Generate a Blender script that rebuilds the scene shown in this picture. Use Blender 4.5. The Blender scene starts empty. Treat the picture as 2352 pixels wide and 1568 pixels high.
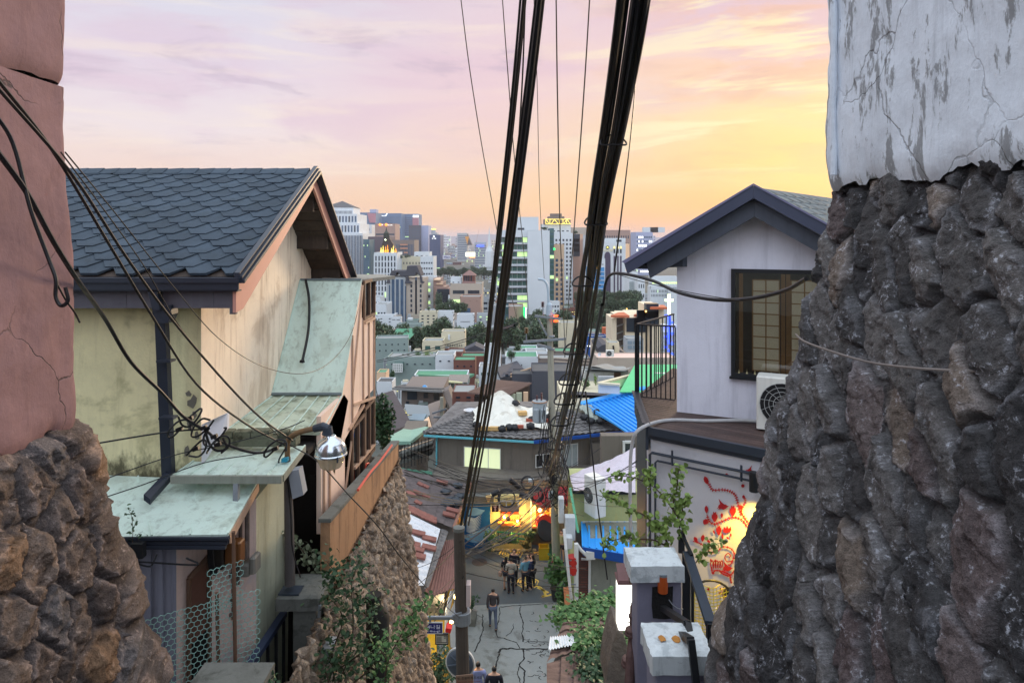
import bpy,math,random
import numpy as np
from mathutils import Vector,Matrix
random.seed(7)
R=math.radians
S=bpy.context.scene
C=S.collection
F=1500.0;HX,HY=1176.0,550.0
cam_d=bpy.data.cameras.new("camera");cam=bpy.data.objects.new("camera",cam_d);C.objects.link(cam)
cam_d.sensor_width=36;cam_d.lens=F/2352*36;cam_d.shift_y=-(784-HY)/2352
cam_d.clip_start=0.05;cam_d.clip_end=30000
cam.location=(0,0,0);cam.rotation_euler=(R(90),0,0)
S.camera=cam
def srgb(r,g,b):
 f=lambda c:(c/255/12.92)if c/255<=.04045 else((c/255+.055)/1.055)**2.4
 return(f(r),f(g),f(b),1)
class NT:
 def __init__(s,tree):s.t=tree;s.n=tree.nodes;s.l=tree.links
 def new(s,ty,**kw):
  n=s.n.new(ty)
  for k,v in kw.items():setattr(n,k,v)
  return n
 def link(s,a,b):s.l.new(a,b)
 def math(s,op,a,b=None,c=None,clamp=False):
  n=s.new('ShaderNodeMath',operation=op);n.use_clamp=clamp
  for i,v in enumerate((a,b,c)):
   if v is None:continue
   if isinstance(v,(int,float)):n.inputs[i].default_value=v
   else:s.link(v,n.inputs[i])
  return n.outputs[0]
 def mix(s,fac,a,b,mode='MIX'):
  n=s.new('ShaderNodeMix',data_type='RGBA',blend_type=mode)
  for i,v in((0,fac),(6,a),(7,b)):
   if isinstance(v,(int,float,tuple)):n.inputs[i].default_value=v
   else:s.link(v,n.inputs[i])
  return n.outputs[2]
 def rng(s,v,a,b,c=0.,d=1.,smooth=True):
  n=s.new('ShaderNodeMapRange');n.interpolation_type='SMOOTHSTEP' if smooth else 'LINEAR'
  s.link(v,n.inputs[0])
  for i,q in enumerate((a,b,c,d)):n.inputs[i+1].default_value=q
  return n.outputs[0]
 def noise(s,vec,scale=5,detail=4,rough=.55,dist=0.):
  n=s.new('ShaderNodeTexNoise');s.link(vec,n.inputs['Vector'])
  n.inputs['Scale'].default_value=scale;n.inputs['Detail'].default_value=detail
  n.inputs['Roughness'].default_value=rough;n.inputs['Distortion'].default_value=dist
  return n.outputs['Fac']
 def mapping(s,vec,scale=(1,1,1),rot=(0,0,0),loc=(0,0,0)):
  n=s.new('ShaderNodeMapping');s.link(vec,n.inputs[0])
  n.inputs['Scale'].default_value=scale;n.inputs['Rotation'].default_value=rot;n.inputs['Location'].default_value=loc
  return n.outputs[0]
W=bpy.data.worlds.new("World");S.world=W;W.use_nodes=True
t=NT(W.node_tree);t.n.clear()
SUN_AZ,SUN_EL=R(29),R(4)
tc=t.new('ShaderNodeTexCoord');gen=tc.outputs['Generated']
sp=t.new('ShaderNodeSeparateXYZ');t.link(gen,sp.inputs[0])
az=t.math('ARCTAN2',sp.outputs[0],sp.outputs[1]);el=t.math('ARCSINE',sp.outputs[2])
def ramp(v,stops):
 n=t.new('ShaderNodeValToRGB');t.link(v,n.inputs[0]);cr=n.color_ramp
 while len(cr.elements)<len(stops):cr.elements.new(.5)
 for e,(p,c)in zip(cr.elements,stops):e.position=p;e.color=c
 return n.outputs[0]
cmb=t.new('ShaderNodeCombineXYZ');t.link(t.math('MULTIPLY',az,1.0),cmb.inputs[0]);t.link(t.math('MULTIPLY',el,4.2),cmb.inputs[1])
tilt=t.mapping(cmb.outputs[0],rot=(0,0,R(-9)))
n1=t.noise(tilt,2.6,6,.55,.6);n2=t.noise(t.mapping(tilt,loc=(3,7,1)),6.5,7,.6,.4)
n3=t.noise(t.mapping(tilt,scale=(1,2.0,1),loc=(9,2,4)),3.2,6,.6,.3)
elw=t.math('ADD',el,t.math('MULTIPLY',t.math('SUBTRACT',n1,.5),.10))
e01=t.rng(elw,R(0),R(24),0,1,False)
left=ramp(e01,[(0,srgb(240,196,168)),(.14,srgb(240,208,190)),(.34,srgb(236,222,224)),(.55,srgb(226,214,226)),(.8,srgb(216,216,230)),(1,srgb(210,214,230))])
mid=ramp(e01,[(0,srgb(244,190,150)),(.12,srgb(248,204,158)),(.3,srgb(244,212,190)),(.5,srgb(236,206,208)),(.75,srgb(230,206,214)),(1,srgb(222,206,218))])
right=ramp(e01,[(0,srgb(248,178,110)),(.10,srgb(250,190,116)),(.22,srgb(252,210,136)),(.4,srgb(250,222,166)),(.6,srgb(248,214,190)),(.8,srgb(236,206,204)),(1,srgb(226,200,212))])
a1=t.rng(az,R(-26),R(2),0,1);a2=t.rng(az,R(-2),R(24),0,1)
sky=t.mix(a1,left,mid);sky=t.mix(a2,sky,right)
pinkm=t.math('MULTIPLY',t.rng(n1,.44,.60),t.rng(el,R(4),R(10)))
sky=t.mix(t.math('MULTIPLY',pinkm,.42),sky,srgb(220,188,208))
brt=t.math('MULTIPLY',t.rng(n3,.50,.66),t.rng(el,R(3),R(6)))
sky=t.mix(t.math('MULTIPLY',brt,.28),sky,srgb(255,240,214))
drk=t.math('MULTIPLY',t.rng(n2,.54,.70),t.rng(el,R(5),R(9)))
sky=t.mix(t.math('MULTIPLY',drk,.42),sky,srgb(186,168,190))
sky=t.mix(t.math('MULTIPLY',t.math('MULTIPLY',t.rng(n2,.44,.60),a2),t.math('MULTIPLY',t.rng(el,R(2),R(6)),.5)),sky,srgb(246,194,150))
sky=t.mix(t.math('MULTIPLY',t.math('MULTIPLY',t.rng(n3,.52,.64),t.math('MULTIPLY',a2,t.rng(el,R(5),R(8)))),.7),sky,srgb(255,244,196))
gl=t.math('ADD',t.math('POWER',t.math('SUBTRACT',az,R(31)),2.),t.math('MULTIPLY',t.math('POWER',t.math('SUBTRACT',el,R(8)),2.),5.))
gm=t.rng(gl,0.0,.09,1,0)
sky=t.mix(t.math('MULTIPLY',gm,.28),sky,srgb(255,234,150))
up=t.rng(el,R(22),R(50));
sky=t.mix(up,sky,(1.45,1.60,1.74,1))
fw=t.rng(sp.outputs[1],.15,-.35)
east=t.mix(t.rng(el,0,R(40)),(1.30,1.36,1.56,1),(1.45,1.60,1.82,1))
sky=t.mix(fw,sky,east)
sky=t.mix(t.rng(el,R(-1),R(-6)),sky,srgb(90,88,96))
nish=t.new('ShaderNodeTexSky',sky_type='NISHITA');nish.sun_disc=False;nish.sun_elevation=SUN_EL;nish.sun_rotation=SUN_AZ
bg2=t.new('ShaderNodeBackground');t.link(nish.outputs[0],bg2.inputs[0]);bg2.inputs[1].default_value=.008
bg=t.new('ShaderNodeBackground');t.link(sky,bg.inputs[0]);bg.inputs[1].default_value=.9
ad=t.new('ShaderNodeAddShader');t.link(bg.outputs[0],ad.inputs[0]);t.link(bg2.outputs[0],ad.inputs[1])
wo=t.new('ShaderNodeOutputWorld');t.link(ad.outputs[0],wo.inputs[0])
sd=bpy.data.lights.new("sun",'SUN');sun=bpy.data.objects.new("sun",sd);C.objects.link(sun)
sd.energy=1.9;sd.angle=R(12);sd.color=(1,.74,.48)
sdir=Vector((math.sin(SUN_AZ)*math.cos(SUN_EL+R(5)),math.cos(SUN_AZ)*math.cos(SUN_EL+R(5)),math.sin(SUN_EL+R(5))))
sun.rotation_euler=(-sdir).to_track_quat('-Z','Y').to_euler()
S.view_settings.view_transform='Standard';S.view_settings.look='None'
S.view_settings.exposure=0.22;S.view_settings.gamma=1.0
S.render.engine='CYCLES';S.cycles.max_bounces=6;S.cycles.volume_bounces=0
def P(px,py,Y):return Vector(((px-HX)/F*Y,Y,-(py-HY)/F*Y))
def onX(px,py,x):return P(px,py,x*F/(px-HX))
def onZ(px,py,z):return P(px,py,-z*F/(py-HY))
class MB:
 def __init__(s):s.v=[];s.f=[]
 def add(s,vs,fs):
  o=len(s.v);s.v+=[Vector(a)for a in vs];s.f+=[tuple(i+o for i in f)for f in fs];return s
 def box(s,x0,x1,y0,y1,z0,z1):
  return s.add([(x0,y0,z0),(x1,y0,z0),(x1,y1,z0),(x0,y1,z0),(x0,y0,z1),(x1,y0,z1),(x1,y1,z1),(x0,y1,z1)],[(0,3,2,1),(4,5,6,7),(0,1,5,4),(1,2,6,5),(2,3,7,6),(3,0,4,7)])
 def bev(s,x0,x1,y0,y1,z0,z1,b=.01):
  p=[(x0+b,y0),(x1-b,y0),(x1,y0+b),(x1,y1-b),(x1-b,y1),(x0+b,y1),(x0,y1-b),(x0,y0+b)]
  q=[(x0+2*b,y0+b),(x1-2*b,y0+b),(x1-b,y0+2*b),(x1-b,y1-2*b),(x1-2*b,y1-b),(x0+2*b,y1-b),(x0+b,y1-2*b),(x0+b,y0+2*b)]
  vs=[(a,c,z0)for a,c in p]+[(a,c,z1-b)for a,c in p]+[(a,c,z1)for a,c in q]
  fs=[tuple(range(7,-1,-1)),tuple(range(16,24))]
  for k in range(2):fs+=[(8*k+i,8*k+(i+1)%8,8*k+8+(i+1)%8,8*k+8+i)for i in range(8)]
  return s.add(vs,fs)
 def obox(s,c,e1,e2,e3):
  c=Vector(c);e1,e2,e3=Vector(e1)/2,Vector(e2)/2,Vector(e3)/2
  vs=[c+a*e1+b*e2+d*e3 for d in(-1,1)for a,b in((-1,-1),(1,-1),(1,1),(-1,1))]
  return s.add(vs,[(0,3,2,1),(4,5,6,7),(0,1,5,4),(1,2,6,5),(2,3,7,6),(3,0,4,7)])
 def beam(s,a,b,w,h,up=(0,0,1)):
  a,b=Vector(a),Vector(b);d=b-a;u=Vector(up);sdv=d.cross(u)
  if sdv.length<1e-6:sdv=d.cross(Vector((1,0,0)))
  sdv.normalize();u=sdv.cross(d).normalized()
  return s.obox((a+b)/2,d,sdv*w,u*h)
 def prism(s,pts,ext):
  n=len(pts);pts=[Vector(p)for p in pts];e=Vector(ext)
  return s.add(pts+[p+e for p in pts],[tuple(range(n-1,-1,-1)),tuple(range(n,2*n))]+[(i,(i+1)%n,n+(i+1)%n,n+i)for i in range(n)])
 def tube(s,pts,r,seg=8,cap=True):
  pts=[Vector(p)for p in pts];n=len(pts);rr=r if isinstance(r,(list,tuple))else[r]*n
  vs=[];prev=None
  for i,p in enumerate(pts):
   d=(pts[min(i+1,n-1)]-pts[max(i-1,0)])
   if d.length<1e-9:d=Vector((0,0,1))
   d.normalize()
   if prev is None:a=d.orthogonal().normalized()
   else:
    a=prev-d*prev.dot(d);a=a.normalized()if a.length>1e-6 else d.orthogonal().normalized()
   prev=a;b=d.cross(a)
   vs+=[p+(a*math.cos(2*math.pi*k/seg)+b*math.sin(2*math.pi*k/seg))*rr[i]for k in range(seg)]
  fs=[(i*seg+k,i*seg+(k+1)%seg,(i+1)*seg+(k+1)%seg,(i+1)*seg+k)for i in range(n-1)for k in range(seg)]
  if cap:fs+=[tuple(range(seg-1,-1,-1)),tuple((n-1)*seg+k for k in range(seg))]
  return s.add(vs,fs)
 def lathe(s,prof,c,seg=16,axis='z'):
  c=Vector(c);vs=[]
  for r,h in prof:
   for k in range(seg):
    a=2*math.pi*k/seg;q=(r*math.cos(a),r*math.sin(a),h)
    if axis=='y':q=(q[0],h,q[1])
    if axis=='x':q=(h,q[0],q[1])
    vs.append(c+Vector(q))
  n=len(prof)
  fs=[(i*seg+k,i*seg+(k+1)%seg,(i+1)*seg+(k+1)%seg,(i+1)*seg+k)for i in range(n-1)for k in range(seg)]
  fs+=[tuple(range(seg-1,-1,-1)),tuple((n-1)*seg+k for k in range(seg))]
  return s.add(vs,fs)
 def sheet(s,fn,nu,nv,closed=False):
  vs=[fn(i/nu,j/nv)for j in range(nv+1)for i in range(nu+1)]
  return s.add(vs,[(j*(nu+1)+i,j*(nu+1)+i+1,(j+1)*(nu+1)+i+1,(j+1)*(nu+1)+i)for j in range(nv)for i in range(nu)])
 def build(s,name,m,parent=None,smooth=False,off=None):
  o_=Vector(off)if off is not None else(rootloc(parent)if parent else Vector((0,0,0)))
  me=bpy.data.meshes.new(name);me.from_pydata([tuple(v-o_)for v in s.v],[],s.f);me.validate()
  if smooth:
   me.polygons.foreach_set('use_smooth',[True]*len(me.polygons))
   try:me.set_sharp_from_angle(angle=R(40))
   except Exception:pass
  me.materials.append(m)
  ob=bpy.data.objects.new(name,me);C.objects.link(ob)
  if parent:ob.parent=parent
  return ob
def rootloc(p):
 while p.parent:p=p.parent
 return Vector(p.location)
def tag(o,label=None,cat=None,group=None,kind=None):
 if label:o['label']=label
 if cat:o['category']=cat
 if group:o['group']=group
 if kind:o['kind']=kind
 return o
def thing(name,loc,label,cat,group=None):
 o=bpy.data.objects.new(name,None);C.objects.link(o);o.location=loc;o.empty_display_size=.1
 return tag(o,label,cat,group)
def copy_tree(o,parent=None):
 c=o.copy();C.objects.link(c)
 if parent is not None:c.parent=parent
 for ch in list(o.children):copy_tree(ch,c)
 return c
def catmull(pts,n=6):
 pts=[Vector(p)for p in pts];out=[]
 q=[2*pts[0]-pts[1]]+pts+[2*pts[-1]-pts[-2]]
 for i in range(1,len(q)-2):
  for k in range(n):
   u=k/n;a,b,c,d=q[i-1],q[i],q[i+1],q[i+2]
   out.append(.5*((2*b)+(c-a)*u+(2*a-5*b+4*c-d)*u*u+(3*b-a-3*c+d)*u**3))
 out.append(pts[-1]);return out
def sag(a,b,s,n=14):
 a,b=Vector(a),Vector(b)
 return[a.lerp(b,i/n)-Vector((0,0,4*s*(i/n)*(1-i/n)))for i in range(n+1)]
MATS={}
def mat(name,col,rough=.8,var=.18,scale=2.5,bump=.0,bscale=30,streak=None,samt=.5,sscale=1.5,metal=0.,patch=None,pamt=.5,pscale=2.,spec=.35,isl=0,attr=None,emit=None,estr=0):
 if name in MATS:return MATS[name]
 m=bpy.data.materials.new(name);m.use_nodes=True;t=NT(m.node_tree);b=t.n['Principled BSDF']
 tc=t.new('ShaderNodeTexCoord');v=tc.outputs['Object']
 base=col
 if attr:
  a=t.new('ShaderNodeAttribute');a.attribute_name=attr;base=t.mix(1.,col,a.outputs['Color'],'MULTIPLY')
 nz=t.noise(v,scale,5,.6);nf=t.noise(v,scale*9,4,.65)
 k=t.math('ADD',t.math('MULTIPLY',t.math('SUBTRACT',nz,.5),2*var*1.6),1.0)
 k=t.math('ADD',k,t.math('MULTIPLY',t.math('SUBTRACT',nf,.5),1.4*var))
 if isl:
  g=t.new('ShaderNodeNewGeometry');k=t.math('MULTIPLY',k,t.math('ADD',t.math('MULTIPLY',g.outputs['Random Per Island'],isl),1-isl/2))
 cc=t.new('ShaderNodeCombineColor')
 for i in range(3):t.link(k,cc.inputs[i])
 c=t.mix(1.,base,cc.outputs[0],'MULTIPLY')
 if patch:
  pm=t.rng(t.noise(v,pscale,6,.65,.4),.52,.62)
  c=t.mix(t.math('MULTIPLY',pm,pamt),c,patch)
 if streak:
  sv=t.mapping(v,scale=(sscale*5,sscale*5,sscale*.45))
  sm=t.rng(t.noise(sv,1.6,6,.7,.3),.48,.72)
  c=t.mix(t.math('MULTIPLY',sm,samt),c,streak)
 t.link(c,b.inputs['Base Color'])
 b.inputs['Roughness'].default_value=rough;b.inputs['Metallic'].default_value=metal;b.inputs['Specular IOR Level'].default_value=spec
 if bump:
  bp=t.new('ShaderNodeBump');bp.inputs['Distance'].default_value=bump;bp.inputs['Strength'].default_value=.8
  t.link(t.noise(v,bscale,5,.65),bp.inputs['Height']);t.link(bp.outputs[0],b.inputs['Normal'])
 if emit:
  b.inputs['Emission Color'].default_value=emit;b.inputs['Emission Strength'].default_value=estr
 MATS[name]=m;return m
def glow(name,col,st):
 if name in MATS:return MATS[name]
 m=bpy.data.materials.new(name);m.use_nodes=True;b=m.node_tree.nodes['Principled BSDF']
 b.inputs['Base Color'].default_value=col;b.inputs['Emission Color'].default_value=col;b.inputs['Emission Strength'].default_value=st
 MATS[name]=m;return m
M_black=mat('black rubber',(.012,.012,.014,1),.45,.2,6)
M_cable=mat('black cable',(.013,.013,.016,1),.42,.3,3)
M_cable2=mat('brown cable',(.022,.020,.020,1),.5,.3,3)
M_steel=mat('dark painted steel',srgb(58,66,78),.45,.12,3,metal=.2)
M_bsteel=mat('black painted steel',srgb(34,36,40),.45,.15,3)
M_galv=mat('galvanised steel',srgb(140,148,156),.45,.12,5,metal=.5,streak=srgb(90,84,78),samt=.3)
M_mint=mat('weathered mint sheet metal',srgb(206,226,216),.5,.06,1.5,streak=srgb(110,122,108),samt=.5,sscale=1.3,patch=srgb(140,140,112),pamt=.22,pscale=2.6)
M_trim=mat('aged tan trim board',srgb(188,156,134),.6,.12,3,streak=srgb(112,84,66),samt=.3)
M_conc=mat('dark mossy concrete',srgb(104,106,102),.9,.25,3,.006,25,patch=srgb(58,60,54),pamt=.6,pscale=4)
M_brown=mat('brown window frame',srgb(104,80,66),.6,.15,4)
M_glass=mat('dark window glass',(.012,.015,.018,1),.06,.3,.5,spec=.6)
rs=np.random.RandomState(11)
def vnoise(x,y,z,seed=0):
 xi,yi,zi=np.floor(x).astype(np.int64),np.floor(y).astype(np.int64),np.floor(z).astype(np.int64)
 fx,fy,fz=x-xi,y-yi,z-zi
 s=lambda a:a*a*(3-2*a)
 fx,fy,fz=s(fx),s(fy),s(fz)
 def h(a,b,c):
  n=(a*374761393+b*668265263+c*2147483647+seed*1274126177)&0x7fffffff
  n=((n^(n>>13))*1274126177)&0x7fffffff
  n=((n^(n>>16))*668265263)&0x7fffffff
  return(n&0xffff)/65535.0
 r=0
 for a in(0,1):
  for b in(0,1):
   for c in(0,1):
    w=(fx if a else 1-fx)*(fy if b else 1-fy)*(fz if c else 1-fz)
    r=r+w*h(xi+a,yi+b,zi+c)
 return r-.5
def fbm(x,y,z,oct=4,seed=0,rough=.55):
 r=0;a=1.
 for o in range(oct):r=r+a*vnoise(x*2**o,y*2**o,z*2**o,seed+o*17);a*=rough
 return r
def stone_grid(us,vs,cell=(.2,.3),skew=.0,amp=.05,seed=1,tilt=.25,mw_=.07,cw=1.):
 """height field and colour of rubble stones over (u, v)"""
 U,V=np.meshgrid(us,vs)
 wu=U+.022*fbm(U*5,V*5,0*U+seed,3,seed)+.008*fbm(U*24,V*24,0*U,3,seed+9);wv=V+.022*fbm(U*5,V*5,0*U+seed+7,3,seed+5)+.008*fbm(U*24,V*24,0*U,3,seed+19)
 wu=wu+skew*wv
 cu,cv=wu/cell[0],wv/cell[1]
 iu,iv=np.floor(cu).astype(int),np.floor(cv).astype(int)
 def hh(a,b,k):
  n=(a*73856093^b*19349663^(k+seed)*83492791)&0x7fffffff
  n=((n^(n>>13))*1274126177)&0x7fffffff
  return((n^(n>>15))&0xffff)/65535.0
 f1=np.full(U.shape,9.);f2=np.full(U.shape,9.);f3=f1.copy();id1=np.zeros(U.shape);id2=id1.copy();gx=id1.copy();gy=id1.copy();id3=id1.copy()
 for a in(-2,-1,0,1,2):
  for b in(-2,-1,0,1,2):
   A,B=iu+a,iv+b
   px=A+.5+.85*(hh(A,B,1)-.5)+.5*(B%2);py=B+.5+.85*(hh(A,B,2)-.5)
   dx,dy=cu-px,cv-py
   d=(np.abs(dx)**1.6+np.abs(dy)**1.6)**(1/1.6)*(.8+.4*hh(A,B,8))
   nw=d<f1
   f2=np.where(nw,f1,np.minimum(f2,d));
   id1=np.where(nw,hh(A,B,3),id1);id2=np.where(nw,hh(A,B,4),id2);id3=np.where(nw,hh(A,B,5),id3)
   gx=np.where(nw,dx,gx);gy=np.where(nw,dy,gy);f1=np.where(nw,d,f1)
 e=f2-f1
 k=np.clip((e-mw_)/.07,0,1);prof=k*k*(3-2*k)*.85+.15*np.clip(e/.5,0,1)
 rough=fbm(U*9,V*9,0*U+3,5,seed+31,.62)
 facet=np.abs(fbm(U*6+id1*9,V*4,id2*20,3,seed+77))
 tiltz=(id1-.5)*gx*tilt+(id2-.5)*gy*tilt
 pl=np.minimum(np.minimum((id1-.5)*2.2*gx+(id2-.5)*1.6*gy,(id3-.6)*2.4*gx+(id1-.4)*1.8*gy+.12),(id2-.5)*2.4*gy-(id3-.5)*1.5*gx+.15)
 c2=cell[0]*.33;qu,qv=wu/c2,wv/c2/1.3;ju,jv=np.floor(qu).astype(int),np.floor(qv).astype(int);g1=np.full(U.shape,9.);ch=np.zeros(U.shape)
 for a in(-1,0,1):
  for b in(-1,0,1):
   A,B=ju+a,jv+b;dx,dy=qu-A-hh(A,B,21),qv-B-hh(A,B,22);d=dx*dx+dy*dy;nw=d<g1;g1=np.where(nw,d,g1)
   ch=np.where(nw,(hh(A,B,23)-.5)*1.1+(hh(A,B,24)-.5)*1.5*dx+(hh(A,B,25)-.5)*1.5*dy,ch)
 h=amp*(prof*(.45+.9*id1)+pl*prof*1.25+cw*ch*(.25+.5*prof)+(.25+.35*cw)*rough*(.35+.65*prof)-.5*facet*prof+.26*cw*np.abs(fbm(U*22,V*22,0*U,4,seed+3,.7))+.12*fbm(U*60,V*60,0*U,2,seed+8))
 mort=1-np.clip((e-mw_)/.10,0,1);h=h-amp*(.4+.35*(1-cw))*np.clip(1-e/.05,0,1);rim=np.exp(-((e-mw_-.11)/.07)**2)*np.clip(rough*3.2+.25,0,1)
 return U,V,h,id1,id2,id3,mort,rim
def grid_mesh(name,m,pos,nrm,h,col,parent,ny,nx):
 co=pos+nrm*h[...,None];co=co.reshape(-1,3)-np.array(rootloc(parent))
 me=bpy.data.meshes.new(name)
 idx=np.arange(ny*nx).reshape(ny,nx)
 q=np.stack([idx[:-1,:-1],idx[:-1,1:],idx[1:,1:],idx[1:,:-1]],-1).reshape(-1,4)
 me.vertices.add(len(co));me.vertices.foreach_set('co',co.astype(np.float32).ravel())
 me.loops.add(q.size);me.loops.foreach_set('vertex_index',q.ravel().astype(np.int32))
 me.polygons.add(len(q));me.polygons.foreach_set('loop_start',(np.arange(len(q))*4).astype(np.int32))
 me.polygons.foreach_set('use_smooth',np.ones(len(q),dtype=bool))
 me.update(calc_edges=True);me.validate()
 ca=me.color_attributes.new('stone','FLOAT_COLOR','POINT')
 cc=np.concatenate([col.reshape(-1,3),np.ones((ny*nx,1))],1);ca.data.foreach_set('color',cc.astype(np.float32).ravel())
 me.materials.append(m);ob=bpy.data.objects.new(name,me);C.objects.link(ob);ob.parent=parent
 return ob
def rock_mat(name,fleck,famt=.6,warm=None):
 m=bpy.data.materials.new(name);m.use_nodes=True;t=NT(m.node_tree);b=t.n['Principled BSDF']
 tc=t.new('ShaderNodeTexCoord');v=tc.outputs['Object']
 a=t.new('ShaderNodeAttribute');a.attribute_name='stone'
 nz=t.noise(v,45,5,.7);n2=t.noise(v,9,6,.65,.5);n3=t.noise(v,170,2,.6)
 k=t.math('ADD',t.math('MULTIPLY',t.math('SUBTRACT',nz,.5),1.7),1.0);k=t.math('ADD',k,t.math('MULTIPLY',t.math('SUBTRACT',n2,.5),1.5))
 k=t.math('ADD',k,t.math('MULTIPLY',t.math('SUBTRACT',n3,.5),1.3));k=t.math('MAXIMUM',k,.08)
 cc=t.new('ShaderNodeCombineColor')
 for i in range(3):t.link(k,cc.inputs[i])
 c=t.mix(1.,a.outputs['Color'],cc.outputs[0],'MULTIPLY')
 fm=t.math('MULTIPLY',t.rng(n2,.50,.64),t.rng(nz,.52,.62))
 c=t.mix(t.math('MULTIPLY',fm,famt),c,fleck)
 if warm:c=t.mix(t.math('MULTIPLY',t.rng(t.noise(v,3.1,4,.6),.5,.64),.55),c,warm)
 t.link(c,b.inputs['Base Color']);b.inputs['Roughness'].default_value=.82;b.inputs['Specular IOR Level'].default_value=.3
 bp=t.new('ShaderNodeBump');bp.inputs['Distance'].default_value=.02;bp.inputs['Strength'].default_value=.9
 hsum=t.math('ADD',t.math('MULTIPLY',nz,1.3),t.math('MULTIPLY',n3,.4));t.link(hsum,bp.inputs['Height']);t.link(bp.outputs[0],b.inputs['Normal'])
 return m
def path_wall(name,parent,path,zs,batter,m,cell,amp,seed,colfn,skew=0,mw_=.07,cw=1.,step=.010,x0=0,flip=False,zbump=None):
 """path: plan polyline at z=0; the face is displaced sideways by batter(z)"""
 pts=[Vector((a,b,0))for a,b in path];L=[0]
 for i in range(1,len(pts)):L.append(L[-1]+(pts[i]-pts[i-1]).length)
 us=np.arange(0,L[-1],step);vs=np.arange(zs[0],zs[1]+1e-6,step)
 xs=np.interp(us,L,[p.x for p in pts]);ys=np.interp(us,L,[p.y for p in pts])
 tx,ty=np.gradient(xs,us),np.gradient(ys,us);ln=np.hypot(tx,ty);nx_,ny_=ty/ln,-tx/ln
 ker=np.ones(9)/9;nx_=np.convolve(np.pad(nx_,4,'edge'),ker,'valid');ny_=np.convolve(np.pad(ny_,4,'edge'),ker,'valid')
 U,V,h,i1,i2,i3,mort,rough=stone_grid(us,vs,cell,skew,amp,seed,mw_=mw_,cw=cw)
 nrm=np.zeros(U.shape+(3,));nrm[...,0]=nx_[None,:];nrm[...,1]=ny_[None,:]
 bt=batter(V);pos=np.zeros(U.shape+(3,));pos[...,0]=xs[None,:]+nrm[...,0]*bt;pos[...,1]=ys[None,:]+nrm[...,1]*bt;pos[...,2]=V
 if zbump is not None:pos[...,2]=np.minimum(V,zbump(U));
 col=colfn(i1,i2,i3,mort,rough)
 return grid_mesh(name,m,pos,nrm,h,col,parent,len(vs),len(us))
def mixc(a,b,f):return a*(1-f[...,None])+b*f[...,None]
def cols_right(i1,i2,i3,mort,rough):
 base=mixc(np.array([.036,.035,.038]),np.array([.165,.155,.152]),i2**1.3)
 base=mixc(base,np.array([.24,.19,.155]),np.where(i3>.92,.7,0.));base=mixc(base,np.array([.17,.12,.12]),np.where(i3<.15,.5,0.))
 return mixc(base,np.array([.085,.085,.09]),mort*.8)+rough[...,None]*np.array([.11,.115,.13])
def cols_left(i1,i2,i3,mort,rough):
 base=mixc(np.array([.085,.062,.054]),np.array([.21,.155,.125]),i2)
 base=mixc(base,np.array([.30,.17,.085]),np.where(i3>.75,.55,0.));base=mixc(base,np.array([.15,.14,.145]),np.where(i3<.25,.7,0.))
 return mixc(base,np.array([.085,.075,.078]),mort*.8)+rough[...,None]*np.array([.14,.11,.10])
def cols_mid(i1,i2,i3,mort,rough):
 base=mixc(np.array([.26,.20,.155]),np.array([.52,.42,.33]),i2)
 return mixc(base,np.array([.13,.10,.085]),mort*.7)+rough[...,None]*.12
M_rockR=rock_mat('dark rubble stone',srgb(206,210,222),.75)
M_rockL=rock_mat('brown rubble stone',srgb(210,190,180),.5)
M_rockM=rock_mat('tan carved stone facing',srgb(226,196,170),.35)
def plaster(name,col,patch,pamt,streak,samt,crack=.7,pscale=1.6,low=None):
 m=bpy.data.materials.new(name);m.use_nodes=True;t=NT(m.node_tree);b=t.n['Principled BSDF']
 tc=t.new('ShaderNodeTexCoord');v=tc.outputs['Object']
 nz=t.noise(v,1.8,5,.6);nf=t.noise(v,22,5,.7)
 k=t.math('ADD',t.math('MULTIPLY',t.math('SUBTRACT',nz,.5),.5),1.0);k=t.math('ADD',k,t.math('MULTIPLY',t.math('SUBTRACT',nf,.5),.3))
 cc=t.new('ShaderNodeCombineColor')
 for i in range(3):t.link(k,cc.inputs[i])
 c=t.mix(1.,col,cc.outputs[0],'MULTIPLY')
 sv=t.mapping(v,scale=(5,5,1.6));pn=t.noise(sv,pscale,8,.72,.3)
 c=t.mix(t.math('MULTIPLY',t.rng(pn,.53,.58),pamt),c,patch)
 sv2=t.mapping(v,scale=(9,9,.6));c=t.mix(t.math('MULTIPLY',t.rng(t.noise(sv2,1.4,6,.7),.5,.75),samt),c,streak)
 vo=t.new('ShaderNodeTexVoronoi',feature='DISTANCE_TO_EDGE')
 wn=t.new('ShaderNodeTexNoise');t.link(v,wn.inputs['Vector']);wn.inputs['Scale'].default_value=4;wn.inputs['Detail'].default_value=5
 mx=t.new('ShaderNodeMix',data_type='VECTOR');mx.inputs[0].default_value=.16;t.link(v,mx.inputs[4]);t.link(wn.outputs['Color'],mx.inputs[5])
 t.link(mx.outputs[1],vo.inputs['Vector']);vo.inputs['Scale'].default_value=1.6
 cm=t.math('MULTIPLY',t.rng(vo.outputs['Distance'],.0,.008,1,0),t.rng(t.noise(v,1.1,2),.44,.58))
 c=t.mix(t.math('MULTIPLY',cm,crack),c,(.05,.045,.045,1))
 t.link(c,b.inputs['Base Color']);b.inputs['Roughness'].default_value=.85;b.inputs['Specular IOR Level'].default_value=.25
 bp=t.new('ShaderNodeBump');bp.inputs['Distance'].default_value=.012;bp.inputs['Strength'].default_value=.7
 t.link(t.math('SUBTRACT',t.math('ADD',pn,t.math('MULTIPLY',nf,.5)),t.math('MULTIPLY',cm,.6)),bp.inputs['Height']);t.link(bp.outputs[0],b.inputs['Normal'])
 MATS[name]=m;return m
M_plR=plaster('flaking pale plaster',srgb(214,222,232),srgb(126,128,130),.85,srgb(150,156,166),.45,.45,1.25)
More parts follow.
